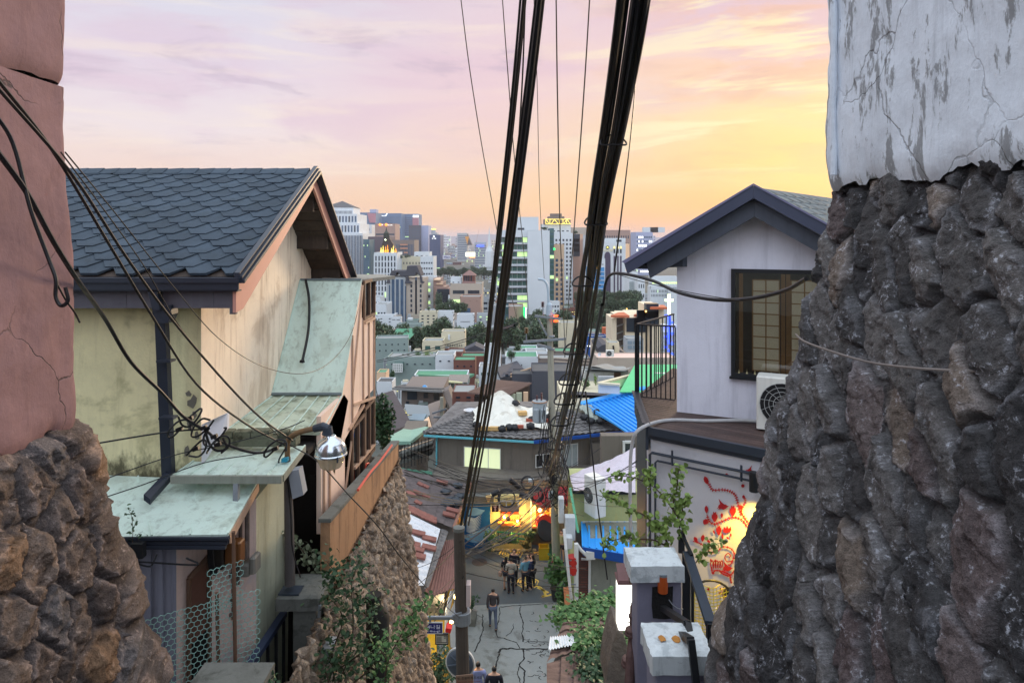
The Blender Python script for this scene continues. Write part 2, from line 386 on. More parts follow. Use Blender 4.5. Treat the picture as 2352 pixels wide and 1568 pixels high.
M_plL=plaster('dusty pink plaster',srgb(142,112,114),srgb(118,90,92),.3,srgb(124,98,104),.4,.8,1.2)
rw=thing('stone_wall',(1.9,3.9,-4),'tall dark rubble stone wall under flaking white plaster, filling the right side','wall')
cornr=[(1.86,4.0-.0)];arc=[(1.86+.10-.10*math.cos(a),3.96+.10*math.sin(a))for a in(0,.4,.8,1.2,1.57)]
pathR=[(1.86,.4)]+arc+[(3.4,4.06)]
path_wall('stone_face',rw,pathR[::-1],(-4.2,.42),lambda V:-(V*.248)-.07-1.0*np.clip(V-.32,0,9),M_rockR,(.20,.32),.058,5,cols_right,skew=.5,mw_=.08,cw=.42)
def wall_sheet(path,z0,z1,off,step=.03,seed=0,amp=.01,edge=0,thick=.0):
 pts=[Vector((a,b,0))for a,b in path];L=[0]
 for i in range(1,len(pts)):L.append(L[-1]+(pts[i]-pts[i-1]).length)
 us=np.arange(0,L[-1],step);vs=np.linspace(0,1,int((z1-z0)/step)+2)
 xs=np.interp(us,L,[p.x for p in pts]);ys=np.interp(us,L,[p.y for p in pts])
 tx,ty=np.gradient(xs,us),np.gradient(ys,us);ln=np.hypot(tx,ty);nx_,ny_=ty/ln,-tx/ln
 U,T=np.meshgrid(us,vs)
 zb=z0+edge*fbm(U*7,0*U,0*U+seed,4,seed)
 V=zb+(z1-zb)*T
 h=off+amp*2*fbm(U*3,V*3,0*U,4,seed)-.035*np.exp(-T*40)
 nrm=np.zeros(U.shape+(3,));nrm[...,0]=nx_[None,:];nrm[...,1]=ny_[None,:]
 pos=np.zeros(U.shape+(3,));pos[...,0]=xs[None,:];pos[...,1]=ys[None,:];pos[...,2]=V
 return pos,nrm,h,len(vs),len(us)
pth=[(1.92,.4)]+[(1.92+.08-.08*math.cos(a),3.97+.08*math.sin(a))for a in(0,.5,1.,1.57)]+[(3.4,4.05)]
pos,nrm,h,ny,nx=wall_sheet(pth[::-1],.31,3.2,.0,seed=4,amp=.012,edge=.07)
h=h+-.0*pos[...,2]
grid_mesh('plaster_face',M_plR,pos,nrm,h,np.ones(pos.shape),rw,ny,nx)
b=MB();b.tube([(1.90+.004*math.sin(k*1.3),3.86+.003*math.sin(k),.38+.14*k)for k in range(19)],[.018+.003*math.sin(k*2.1)for k in range(19)],8);b.build('mortar_bead',M_plR,rw,True)
lw=thing('stone_wall',(-2.7,3.9,-4),'brown rubble stone wall under dusty pink plaster, filling the left side','wall')
pathL=[(-4.2,4.06),(-2.94,4.06)]+[(-2.94+.1*math.sin(a),3.96+.1*math.cos(a))for a in(.3,.7,1.1,1.57)]+[(-2.84,.4)]
path_wall('stone_face',lw,pathL[::-1],(-4.2,-1.10),lambda V:-(V*.258)-.10-1.6*np.clip(V+1.19,0,9),M_rockL,(.24,.29),.052,21,cols_left,skew=-.15,mw_=.12)
pth=[(-4.2,4.06),(-2.80,4.06)]+[(-2.80+.08*math.sin(a),3.98+.08*math.cos(a))for a in(.3,.8,1.2,1.57)]+[(-2.72,.4)]
pos,nrm,h,ny,nx=wall_sheet(pth[::-1],-1.16,.93,.0,seed=14,amp=.012,edge=.06)
h=h-.035*pos[...,2]+.01
grid_mesh('plaster_face',M_plL,pos,nrm,h,np.ones(pos.shape),lw,ny,nx)
pos,nrm,h,ny,nx=wall_sheet(pth[::-1],.95,3.2,.0,seed=18,amp=.01,edge=.02)
h=h-.02*pos[...,2]+.005
grid_mesh('upper_plaster',M_plL,pos,nrm,h,np.ones(pos.shape),lw,ny,nx)
b=MB();b.box(-4.2,-2.85,.4,4.0,-1.2,3.2);b.build('wall_core',M_conc,lw)
b=MB();b.box(2.06,3.4,.4,4.0,.2,3.2);b.build('wall_core',M_conc,rw)
b=MB();b.prism([(1.96,.4,.33),(1.96,3.95,.33),(3.4,3.95,.33),(3.4,.4,.33)],(0,0,.04));b.build('wall_ledge',M_conc,rw)
M_shin=mat('slate blue asphalt shingle',srgb(62,74,86),.9,.3,3,.004,120,isl=.35,streak=srgb(52,60,62),samt=.4,sscale=.5)
M_gut=mat('dark gutter metal',srgb(48,54,66),.4,.1,3)
M_fas=mat('grey painted fascia',srgb(98,98,108),.5,.08,2,streak=srgb(120,120,128),samt=.3)
M_rake=mat('tan painted rake board',srgb(206,150,136),.5,.08,2)
M_gable=mat('cream wall with brown water stains',srgb(248,232,210),.85,.10,1.6,.003,40,streak=srgb(150,116,88),samt=.62,sscale=1.0,patch=srgb(176,146,116),pamt=.45,pscale=.9)
M_moss=mat('yellow green mossy wall',srgb(234,226,180),.9,.16,1.2,.005,40,streak=srgb(160,152,112),samt=.35,sscale=.8,patch=srgb(150,146,104),pamt=.5,pscale=1.1)
M_wood=mat('dark soffit planks',srgb(74,64,58),.8,.35,5,streak=srgb(30,26,24),samt=.5)
M_pinkw=mat('faded pink wall',srgb(206,184,176),.85,.14,2,.003,40,streak=srgb(130,104,100),samt=.5,patch=srgb(170,176,190),pamt=.5,pscale=1.2)
M_greyw=mat('grey blue painted wall',srgb(140,142,158),.8,.1,2,streak=srgb(72,70,86),samt=.4)
M_palew=mat('pale green grey wall',srgb(176,180,160),.85,.12,1.5,.003,30,streak=srgb(110,108,92),samt=.5)
M_cream=mat('cream wall board',srgb(234,208,192),.6,.06,2,streak=srgb(170,134,112),samt=.3,sscale=.8)
M_stainw=mat('brown streaked concrete',srgb(170,132,100),.9,.2,1.2,.004,30,streak=srgb(74,56,46),samt=.7,sscale=.7,patch=srgb(120,92,74),pamt=.5,pscale=1.6)
def mould(m,z0,z1,col):
 t=NT(m.node_tree);b=t.n['Principled BSDF'];src=b.inputs['Base Color'].links[0].from_socket;tc=t.new('ShaderNodeTexCoord');sp=t.new('ShaderNodeSeparateXYZ');g=t.new('ShaderNodeNewGeometry');t.link(g.outputs['Position'],sp.inputs[0])
 k=t.math('ADD',t.rng(sp.outputs[2],z1,z0,0,1,False),t.math('MULTIPLY',t.math('SUBTRACT',t.noise(t.mapping(tc.outputs['Object'],scale=(3,3,1.6)),2.5,7,.7),.5),1.5))
 c=t.mix(t.math('MULTIPLY',t.rng(k,.45,.95),.9),src,col);t.link(c,b.inputs['Base Color'])
mould(M_moss,-2.35,-1.75,srgb(56,54,38));mould(M_gable,-2.6,-1.7,srgb(120,88,60))
lh=thing('house',(-3.2,6.3,-7),'house with slate blue hexagonal shingle roof and stained cream gable wall, behind the pink plaster','house')
YE,ZE,YR,ZR,YB,ZB=6.0,-.385,8.27,.80,10.12,-.60
XR,XL=-2.54,-7.4
n_s=Vector((0,-(ZR-ZE),YR-YE)).normalized();t_s=Vector((0,YR-YE,ZR-ZE));Ls=t_s.length;t_s.normalize()
b=MB()
rows=19;ex=Ls/rows;pit=.335;th=.012
for k in range(rows):
 nt=int((XR-XL)/pit)+2
 for j in range(nt):
  cx=XR-j*pit-(pit/2 if k%2 else 0)+random.uniform(-.006,.006)
  if cx<XL:continue
  jit=random.uniform(-.007,.007);lift=th+random.uniform(0,.006)
  pl=[(-.075,.012 if k==0 else 0),(.075,.012 if k==0 else 0),(pit/2-.002,ex),(pit/2-.002,2*ex),(-pit/2+.002,2*ex),(-pit/2+.002,ex)]
  top=[];bot=[]
  for x,s_ in pl:
   xx=min(cx+x,XR-.01);ss=min(k*ex+s_+jit,Ls)
   base=Vector((xx,YE,ZE))+t_s*ss
   top.append(base+n_s*(.062+(lift+.006)*(1-s_/(2*ex))));bot.append(base+n_s*(.055))
  n=len(top);b.add(top+bot,[tuple(range(n))]+[((i+1)%n,i,n+i,n+(i+1)%n)for i in range(n)])
roof=b.build('roof',M_shin,lh)
tag(roof,'slate blue roof of overlapping hexagonal asphalt shingles')
b=MB()
b.prism([(XL,YE+.01,ZE-.08),(XL,YR,ZR-.07),(XL,YR,ZR+.045),(XL,YE+.01,ZE+.045)],(XR-XL,0,0))
b.prism([(XL,YR+.004,ZR-.07),(XL,YB,ZB-.08),(XL,YB,ZB+.045),(XL,YR+.004,ZR+.045)],(XR-XL,0,0));b.build('roof_deck',M_wood,lh)
b=MB()
for k in range(28):
 x=XR-.02-k*.2;b.prism([(x,YR-.13,ZR+.0+.012),(x,YR,ZR+.085),(x,YR+.13,ZR-.02),(x,YR+.13,ZR+.0),(x,YR,ZR+.105),(x,YR-.13,ZR+.03)],(-.24,0,-.012+.006*(k%2)))
b.build('ridge_cap',M_shin,lh)
b=MB()
xr=XR
b.prism([(xr,YE-.06,ZE-.28),(xr,YE-.06,ZE+.0),(xr,YR,ZR+.055),(xr,YR,ZR-.14),(xr,YE+.10,ZE-.26)],(.03,0,0))
b.prism([(xr,YR+.003,ZR-.14),(xr,YR+.003,ZR+.055),(xr,YB+.03,ZB+.02),(xr,YB-.0,ZB-.17)],(.03,0,0));b.build('rake_board',M_rake,lh)
b=MB()
for dz,dx in((.085,.05),(.055,.075),(.02,.095)):
 b.prism([(xr+.03,YE-.1,ZE+dz-.03),(xr+.03,YE-.1,ZE+dz),(xr+.03,YR,ZR+dz+.045),(xr+.03,YR,ZR+dz+.015)],(dx,0,0))
 b.prism([(xr+.03,YR+.002,ZR+dz+.015),(xr+.03,YR+.002,ZR+dz+.045),(xr+.03,YB+.06,ZB+dz+.02),(xr+.03,YB+.06,ZB+dz-.015)],(dx,0,0))
b.build('rake_flashing',M_gut,lh)
b=MB()
for k in range(10):
 f0,f1=k/10+.004,(k+1)/10-.006
 p=lambda f,dz:(-3.02,YR+(YB-YR)*f,ZR-.10+(ZB-ZR)*f-dz)
 b.prism([p(f0,0),p(f1,0),p(f1,.025),p(f0,.03)],(.46,0,0))
for k in range(9):
 f0,f1=k/9+.004,(k+1)/9-.006
 p=lambda f,dz:(-3.02,YE+(YR-YE)*f,ZE-.10+(ZR-ZE)*f-dz)
 b.prism([p(f0,0),p(f1,0),p(f1,.025),p(f0,.03)],(.46,0,0))
for f in(.1,.45,.8):b.box(-3.0,-2.58,YR+(YB-YR)*f,YR+(YB-YR)*f+.08,ZR+(ZB-ZR)*f-.30,ZR+(ZB-ZR)*f-.13)
b.build('soffit',M_wood,lh)
g=MB()
g.box(XL,XR+.08,YE-.13,YE-.0,ZE-.005,ZE+.04);g.box(XL,XR+.075,YE-.115,YE-.10,ZE-.07,ZE-.006);g.box(XL,XR+.06,YE-.10,YE-.01,ZE-.085,ZE-.071)
gt=g.build('gutter',M_gut,lh)
b=MB();b.box(XL,XR-.02,YE-.008,YE+.02,ZE-.245,ZE-.086);b.box(XR-.05,XR+.005,YE-.012,YE+.03,ZE-.30,ZE-.246)
for x in(-3.55,-2.75):b.box(x,x+.012,YE-.012,YE-.006,ZE-.24,ZE-.09)
for x,z in((-3.6,-.2),(-3.6,-.1),(-2.78,-.22),(-2.66,-.22),(-2.66,-.11)):b.lathe([(.006,-.012),(.006,0)],(x,YE-.004,ZE+z),8,'y')
b.build('fascia',M_fas,lh)
XG=-3.0;YW=6.3
def roofz(y):return(ZE+(ZR-ZE)*(y-YE)/(YR-YE)if y<YR else ZR+(ZB-ZR)*(y-YR)/(YB-YR))-.10
b=MB();b.prism([(XG,YW+.205,-7),(XG,9.95,-7),(XG,9.95,roofz(9.95)),(XG,YR,roofz(YR)),(XG,YW+.205,roofz(YW+.2))],(-.18,0,0));b.build('gable_wall',M_gable,lh)
b=MB();b.box(XL,XG-.004,YW+.004,YW+.2,-7,roofz(YW)-.02);b.build('front_wall',M_moss,lh)
b=MB();b.box(XG-.0035,XG,YW+.0045,YW+.2045,-7,roofz(YW)-.02);b.build('corner_render',M_gable,lh)
M_dirt=mat('black mould',srgb(60,58,44),.95,.3,6)
b=MB()
for cx,cy,s_ in((442,925,16),(437,975,15),(452,1000,10),(430,1035,12),(447,955,9),(433,905,8)):
 c=P(cx,cy,YW+.0015);pts=[c+Vector((math.cos(a)*r_,0,math.sin(a)*r_*1.3))for a,r_ in((k*.7,s_/F*YW*random.uniform(.4,1.))for k in range(9))]
 b=MB();b.prism(pts,(0,-.003,0));b.build('paint_loss',mat('bare grey render',srgb(122,118,108),.9,.2,8),lh)
dp=MB()
a0=P(345,650,5.93);
dp.prism([P(336,655,5.9),P(358,655,5.9),P(366,712,5.9),P(350,712,5.9)],(0,.09,0))
dp.prism([P(350,712,5.95),P(392,700,5.95),P(394,722,5.95),P(385,742,5.95),P(362,742,5.95),P(350,722,5.95)],(0,.12,0))
dp.beam(P(372,740,6.05),P(387,1087,6.15),.095,.075,(0,-1,0));dp.build('drainpipe',M_gut,lh)
b=MB()
for y in(828,958):b=MB();b.beam(P(361+(y-740)*.043,y,6.0),P(394+(y-740)*.043,y,6.0),.10,.02,(0,0,1));b.build('pipe_clip',M_gut,lh)
def slab(pts,th=.035,name='panel',m=None,par=None):
 pts=[Vector(p)for p in pts];n=(pts[1]-pts[0]).cross(pts[2]-pts[1]).normalized()
 if n.z<0:n=-n
 b=MB();b.prism(pts,-n*th);return b.build(name,m or M_mint,par)
def seams(pts,k,par,r=.006):
 a,b_,c,d=[Vector(p)for p in pts];m=MB();n=(b_-a).cross(c-b_).normalized();n=n if n.z>0 else-n
 for i in range(k+1):
  m=MB();f=i/k;m.beam(d.lerp(c,f)+n*.006,a.lerp(b_,f)+n*.006,.014,.012,n);m.build('seam',M_mint,par)
ax=thing('annexe',(-2.5,7.0,-7),'lean-to annexe of weathered mint sheet roofs and cream wall boards against the left house','house annexe')
steep=[onX(625,905,XG+.01),onX(785,905,-2.13),onX(830,643,-2.13),onX(690,643,XG+.01)]
s1=slab(steep,.04,'steep_roof',None,ax);seams([steep[0],steep[1],steep[2],steep[3]],1,s1)
b=MB();n_=Vector((0,-.78,.62));
for A,B in((steep[0],steep[1]),(steep[3],steep[2])):b=MB();b.beam(A+n_*.008,B+n_*.008,.03,.016,n_);b.build('flashing',mat('grey lead flashing',srgb(104,116,120),.5,.2,4),s1)
sh=[onX(525,985,XG+.012),onX(737,992,-2.13),onX(786,908,-2.13),onX(627,908,XG+.012)]
s2=slab(sh,.04,'shallow_roof',mat('mould streaked mint sheet',srgb(196,206,186),.55,.1,2,streak=srgb(84,88,66),samt=.75,sscale=.9,patch=srgb(120,118,80),pamt=.5,pscale=2.),ax);seams(sh,6,s2)
M_moss2=mat('mossy concrete blocks',srgb(104,108,92),.95,.3,6,.006,40,patch=srgb(40,42,32),pamt=.7,pscale=6)
b=MB()
zt=-1.98
b.box(-3.0,-2.16,6.52,6.66,zt-.09,zt-.012)
for x0,x1,h in((-2.99,-2.80,.065),(-2.79,-2.62,.06),(-2.615,-2.43,.07),(-2.35,-2.25,.06),(-2.24,-2.17,.045)):b.bev(x0,x1,6.53,6.64,zt-.011,zt+h,.006)
b.build('block_row',M_moss2,ax)
fl=[onZ(398,1097,-2.28),onZ(646,1097,-2.28),Vector((-2.135,6.9,-2.08)),Vector((-3.0,6.56,-2.10))]
fl=[P(398,1092,6.02),P(648,1092,6.02),Vector((-2.14,6.75,-2.13)),Vector((-3.02,6.62,-2.10))]
s3=slab(fl,.012,'flat_roof',None,ax);seams(fl,7,s3,.003)
b=MB();b.box(fl[0].x-.01,fl[1].x+.006,5.985,6.018,fl[0].z-.062,fl[0].z+.008);b.beam(fl[1]+Vector((0,.02,-.03)),fl[2]+Vector((0,0,-.03)),.02,.07);b.beam(fl[0]+Vector((0,.02,-.03)),fl[3]+Vector((0,0,-.03)),.02,.07)
b.build('edge_trim',mat('grey green trim',srgb(142,146,136),.6,.12,4,streak=srgb(90,90,78),samt=.4),s3)
lo=[P(262,1232,5.45),P(524,1226,5.45),P(592,1105,6.28),P(180,1088,6.28)]
s4=slab(lo,.02,'low_roof',None,ax);seams([lo[0],lo[1],lo[2],lo[3]],3,s4,.003)
b=MB()
for dz,dy,h in((0,0,.022),(-.035,.014,.03),(-.072,.0,.026)):b.box(lo[0].x-.15,lo[1].x+.01-.004*abs(dz*100),5.43+dy,5.47+dy,lo[0].z+dz-h,lo[0].z+dz)
b.build('gutter',M_gut,s4)
b=MB();b.beam(lo[1]+Vector((.006,.02,-.05)),lo[2]+Vector((.006,0,-.05)),.012,.085);b.build('edge_trim',M_trim,s4)
b=MB();b.beam(P(543,1100,6.02),P(543,1153,5.95),.045,.045,(0,1,0));b.beam(P(530,1153,5.95),P(556,1153,5.95),.07,.012);b.build('post',M_galv,ax)
b=MB();b.prism([P(345,1146,5.75),P(330,1135,5.75),P(385,1078,6.15),P(400,1084,6.15)],(0,0,-.05));b.build('downspout',M_gut,ax)
b=MB();b.prism([P(463,1070,6.27),P(463,975,6.27),P(500,958,6.27),P(523,948,6.4),P(522,985,6.4),P(500,1010,6.3)],(0,.04,0));b.build('upstand',mat('white render',srgb(222,220,226),.8,.08,4),ax)
XA=-2.42
b=MB();b.box(-4.4,P(405,0,5.6).x,5.6,5.7,-7,lo[0].z+.01)
for x in(-3.02,-3.12,-3.24):b.box(x,x+.03,5.585,5.6,-7,lo[0].z-.1)
b.build('lower_front_wall',M_greyw,ax)
xa0=P(405,0,5.6).x
b=MB();b.prism([(xa0,5.6,-7),(XA,6.18,-7),(XA,6.18,-2.45),(xa0,5.6,-2.52)],(-.06,.06,0));b.build('pink_wall',M_pinkw,ax)
b=MB();b.prism([(XA,6.18,-7),(-2.40,6.9,-7),(-2.36,6.95,-2.3),(XA,6.18,-2.45)],(-.12,.02,0));b.build('alley_wall',M_palew,ax)
dd=Vector((XA-xa0,.58,0)).normalized();nn=Vector((dd.y,-dd.x,0))
def onW(px,py):
 k=(px-HX)/F;
 s_=(k*5.6-xa0)/(dd.x-k*dd.y);p=Vector((xa0,5.6,0))+dd*s_;return P(px,py,p.y)
b=MB();q=[onW(430,1325),onW(477,1272),onW(477,1590),onW(430,1600)];b.prism([p+nn*.004 for p in q],nn*.02)
dr=b.build('door',mat('brown shed door',srgb(96,66,56),.6,.2,3),ax)
b=MB()
for A,B in((q[0],q[1]),(q[0],q[3]),(q[1],q[2])):b.beam(A+nn*.03,B+nn*.03,.03,.03)
b.build('door_frame',M_brown,dr)
b=MB();q=[onW(434,1480),onW(474,1440),onW(474,1590),onW(434,1600)];b.prism([p+nn*.026 for p in q],nn*.006);b.build('door_mesh',mat('black mesh',(.01,.01,.01,1),.6,.3,8),dr)
XS=-2.13
q=[onX(735,1222,XS),onX(861,1036,XS),onX(861,735,XS),onX(832,735,XS),onX(832,646,XS),onX(788,903,XS),onX(738,990,XS)]
ytop=lambda y:-1.93
b=MB()
Yn,Ym,Yf=7.28,9.30,10.15
b.prism([(XS,9.25,-.62),(XS,8.15,-1.97),(XS,7.28,-1.97),(XS,7.28,-3.28),(XS,8.32,-3.28),(XS,8.32,-2.55),(XS,8.62,-2.50),(XS,8.62,-2.5),(XS,9.25,-2.3)],(-.05,0,0))
b.prism([(XS,9.252,-2.3),(XS,9.252,-1.12),(XS,10.1,-1.12),(XS,10.1,-2.3)],(-.05,0,0));b.build('side_boards',M_cream,ax)
b=MB()
for a,c in(((755,1000),(755,1195)),((831,655),(808,900)),((808,770),(808,985)),((809,985),(788,1155)),((833,735),(833,925)),((858,640),(858,1035)),((742,1000),(742,1222)),((846,735),(846,925))):
 A,B=onX(a[0],a[1],XS),onX(c[0],c[1],XS);b.beam(A+Vector((.012,0,0)),B+Vector((.012,0,0)),.022,.026,(0,1,0))
for a,c in(((808,930),(858,912)),((743,1222),(790,1152)),((835,742),(858,730)),((800,985),(833,930)),((812,1075),(858,1020))):
 A,B=onX(a[0],a[1],XS),onX(c[0],c[1],XS);b.beam(A+Vector((.014,0,0)),B+Vector((.014,0,0)),.035,.035,(0,0,1))
b.build('board_frame',M_trim,ax)
def wpane(a,c,name='window'):
 (x0,y0),(x1,y1)=a,c;A=onX(x0,y0,XS);B=onX(x1,y1,XS);zt,zb=A.z,B.z
 m=MB();m.box(XS-.03,XS+.0,A.y,B.y,zb,zt);f=m.build(name,M_glass,ax)
 m=MB()
 for y in(A.y,(A.y+B.y)/2,B.y):m.box(XS+.0,XS+.03,y-.022,y+.022,zb-.02,zt+.02)
 for z in(zb,zt):m.box(XS+.001,XS+.028,A.y,B.y,z-.022,z+.022)
 m.build('window_frame',M_brown,f);return f
wpane((834,648),(858,720));wpane((806,985),(834,1110));wpane((836,940),(857,1030))
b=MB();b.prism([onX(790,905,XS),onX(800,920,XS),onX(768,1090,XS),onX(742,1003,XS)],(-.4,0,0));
b.build('shadow_gap_fill',mat('grey brown gap shade',srgb(92,84,84),.8,.2,4),ax)  # solid dark fill stands for the shade in the open gap
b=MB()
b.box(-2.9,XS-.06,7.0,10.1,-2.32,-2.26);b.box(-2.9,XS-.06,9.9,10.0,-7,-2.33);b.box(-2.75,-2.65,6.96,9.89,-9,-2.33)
b.build('undercroft',mat('undercroft shade',srgb(42,38,36),.95,.3,3),ax)  # near-black colour stands in for the deep shade under the annexe
b=MB();b.box(-2.75,-2.25,9.4,9.44,-3.05,-3.0);b.box(-2.72,-2.45,9.3,9.34,-3.5,-3.25);b.box(-2.42,-2.2,9.3,9.34,-3.5,-3.25);b.build('plank',M_trim,ax)
b=MB();b.prism([P(790,645,9.3),P(903,634,10.4),P(880,630,11.2),P(800,630,11.0),P(740,638,9.6)],(0,0,-.05));b.beam(P(788,650,9.25),P(905,637,10.4),.05,.05);b.build('top_roof',mat('weathered board roof',srgb(140,138,130),.85,.2,4,streak=srgb(70,66,60),samt=.5),ax)
b=MB();b.tube(catmull([P(702,642,9.15),P(710,690,8.95),P(708,760,8.65),P(694,832,8.35)],5),.018,8);b.lathe([(.035,0),(.03,.03)],P(694,832,8.36),8);b.build('rubber_hose',M_black,ax)
tag(ax.children[0],'steep leaning mint sheet panel')
rt=thing('retaining_wall',(-1.85,8.5,-9),'brown streaked concrete retaining wall topping a tan carved stone face beside the steps','wall')
b=MB()
XT=-1.88
p0,p1=onX(748,1215,XT),onX(915,1018,XT)
b.prism([(XT,6.75,p0.z+.0),(XT,p1.y,p1.z),(XT,p1.y,-5.4),(XT,6.75,-6.2)],(-.10,0,0));b.build('parapet',M_stainw,rt)
b=MB();b.prism([(XT+.01,6.74,p0.z+.001),(XT+.01,p1.y+.03,p1.z+.001),(XT+.01,p1.y+.03,p1.z+.04),(XT+.01,6.74,p0.z+.04)],(-.13,0,0));b.build('coping',M_conc,rt)
def bat(V):return np.clip((-3.7-V)*.16,0,5)
path_wall('carved_face',rt,[(XT+.02,3.5),(XT+.02,p1.y-.04),(XT-.04,p1.y+.02),(XT-1.2,p1.y+.04)],(-11,-3.6),bat,M_rockM,(.15,.26),.05,41,cols_mid,step=.022,skew=.25)
b=MB();b.tube([onX(822,1125,XT+.1),onX(850,1085,XT+.1),onX(872,1060,XT+.1),onX(900,1022,XT+.1)],.016,6);b.tube(catmull([onX(838,1085,XS+.06),onX(842,1065,XS+.08),onX(850,1068,XS+.1),onX(846,1095,XS+.1),onX(826,1120,XS+.06)],4),.014,6)
tag(b.build('red_pipe',mat('red painted pipe',srgb(206,84,66),.5,.15,5)),'thin red pipe run fixed along the top of the brown retaining wall','pipe')
def onV(px,py,A,B):
 k=(px-HX)/F;dx,dy=B[0]-A[0],B[1]-A[1]
 s_=(k*A[1]-A[0])/(dx-k*dy);return P(px,py,A[1]+dy*s_)
Z3=lambda zx,zy:((2200+zx/1.71)/1.7007,(1750+zy/1.71)/1.7007)
M_wht=mat('white render of lavender cast',srgb(224,226,240),.85,.08,1.2,.003,60,streak=srgb(176,178,194),samt=.5,sscale=.5)
M_deck=mat('brown deck boards',srgb(74,58,54),.6,.35,3,isl=.5,streak=srgb(44,34,34),samt=.5)
M_slate=mat('slate painted beam',srgb(70,76,88),.6,.22,3,streak=srgb(48,52,62),samt=.5)
M_roofedge=mat('dark navy roof edge',srgb(62,68,88),.45,.08,3)
M_mural=mat('pale mural plaster',srgb(204,206,214),.85,.06,1.2,.002,50,patch=srgb(168,170,180),pamt=.35,pscale=1.4)
M_red=mat('mural red paint',srgb(176,34,40),.8,.08,8)
O2=Vector((2.30,9.11,0));e1=Vector((.903,-.43,0));nf=Vector((-.43,-.903,0));e2=Vector((.68,.73,0))
def H(s,t_,z):return O2+e1*s+nf*t_+Vector((0,0,z))
rh=thing('house',(2.6,9.0,-2.4),'white upper storey with dark gabled roof and paper screen window, standing on a deck','house')
def rz(s,off=0):return .65-abs(s-1.05)*.61-off
b=MB();b.prism([H(0,0,-2.4),H(3.2,0,-2.4),H(3.2,0,rz(3.2,.1)),H(1.05,0,.55),H(0,0,rz(0,.1))],e2*.2)
b.prism([H(0,-.001,-2.4)+e2*.2,H(0,-.001,rz(0,.1))+e2*.2,H(0,0,rz(0,.1))+e2*4,H(0,0,-2.4)+e2*4],e1*.2)
wl=b.build('wall',M_wht,rh)
b=MB()
def slope(s0,s1,lift,th,t0=.45,back=6.):
 a,c=H(s0,t0,rz(s0)+lift),H(s1,t0,rz(s1)+lift);up=Vector((0,0,-th))
 b.prism([a,c,c+e2*back,a+e2*back],up)
slope(-.573,1.05,0,.05);slope(1.052,3.3,0,.05);b.build('roof_deck',M_roofedge,rh)
b=MB()
ex2=.16
for side in(-1,1):
 Lr=1.62 if side<0 else 2.2
 for k in range(int(Lr/ex2*1.17)):
  for j in range(18):
   s0=1.05+side*(k*ex2/1.17);s1=1.05+side*((k+1)*ex2/1.17+.02)
   o_=.04+j*.335+(.167 if k%2 else 0)
   p=lambda s_,d,l:H(s_,.43,rz(s_)+l)+e2*d
   l=.012
   b.add([p(s0,o_,l+.002),p(s1,o_+.05,l+.012),p(s1,o_+.28,l+.012),p(s0,o_+.328,l+.002),p(s1,o_+.05,l-.006),p(s1,o_+.28,l-.006)],[(0,1,2,3)if side>0 else(3,2,1,0),(1,4,5,2)])
b.build('roof_shingles',mat('grey green shingle',srgb(104,114,118),.9,.3,3),rh)
b=MB()
def rake(t0,th,lo,hi,ins,mname,m):
 g=MB()
 for sgn,s_end in((-1,-.573+ins),(1,3.3)):
  a=1.05;
  g.prism([H(a+.001*sgn,t0,rz(a)+hi),H(a+.001*sgn,t0,rz(a)+lo),H(s_end,t0,rz(s_end)+lo),H(s_end-(.05 if sgn<0 else 0),t0,rz(s_end)+hi)],nf*th)
 return g.build(mname,m,rh)
rake(.452,.03,-.13,.03,0,'barge_board',M_roofedge);rake(.445,.05,.031,.055,-.03,'roof_edge',mat('pale roof flashing',srgb(112,112,142),.4,.1,3))
rake(.30,.06,-.36,-.135,.28,'barge_beam',M_slate)
b=MB()
for sgn,s_end in((-1,-.5),(1,3.2)):
 b.prism([H(1.05+.002*sgn,.44,.585),H(1.05+.002*sgn,.0,.585),H(s_end,.0,rz(s_end)-.065),H(s_end,.44,rz(s_end)-.065)],(0,0,-.012))
b.build('soffit',M_slate,rh)
b=MB();b.prism([H(-.35,.2,rz(-.3)-.20),H(.12,.2,rz(-.3)-.20),H(.12,.2,rz(-.3)-.05),H(-.35,.2,rz(-.3)-.05)],e2*.12)
b.prism([H(-.55,.3,rz(-.55)-.08),H(-.35,.3,rz(-.55)-.08),H(-.35,.3,rz(-.55)-.02),H(-.55,.3,rz(-.55)-.02)],e2*4.5);b.build('purlin',M_slate,rh)
A2,B2=(O2.x,O2.y),((O2+e1).x,(O2+e1).y)
q=[onV(1680,617,A2,B2),onV(1854,620,A2,B2)+e1*.25,onV(1820,885,A2,B2)+e1*.45,onV(1675,862,A2,B2)]
wx0,wx1=(q[0]-O2).dot(e1),(q[0]-O2).dot(e1)+1.12;zt,zb=q[0].z,q[3].z
b=MB()
fr=lambda s0,s1,z0,z1,t0,t1:b.prism([H(s0,t0,z0),H(s1,t0,z0),H(s1,t0,z1),H(s0,t0,z1)],nf*(t1-t0))
def wbox(m,s0,s1,z0,z1,t0,t1):m.prism([H(s0,t0,z0),H(s1,t0,z0),H(s1,t0,z1),H(s0,t0,z1)],nf*(t1-t0))
f=MB();w_=.05
wbox(f,wx0,wx0+w_,zb,zt,.002,.05);wbox(f,wx1-w_,wx1,zb,zt,.002,.05);wbox(f,wx0+w_,wx1-w_,zb,zb+w_,.002,.05);wbox(f,wx0+w_,wx1-w_,zt-w_,zt,.002,.05)
win=f.build('window',M_bsteel,rh);tag(win,'large black framed window with wood and paper lattice screens inside')
f=MB();wbox(f,wx0+w_,wx1-w_,zb+w_,zt-w_,.003,.006);f.build('dark_interior',mat('dim room behind screen',srgb(76,66,58),.8,.3,2),win)
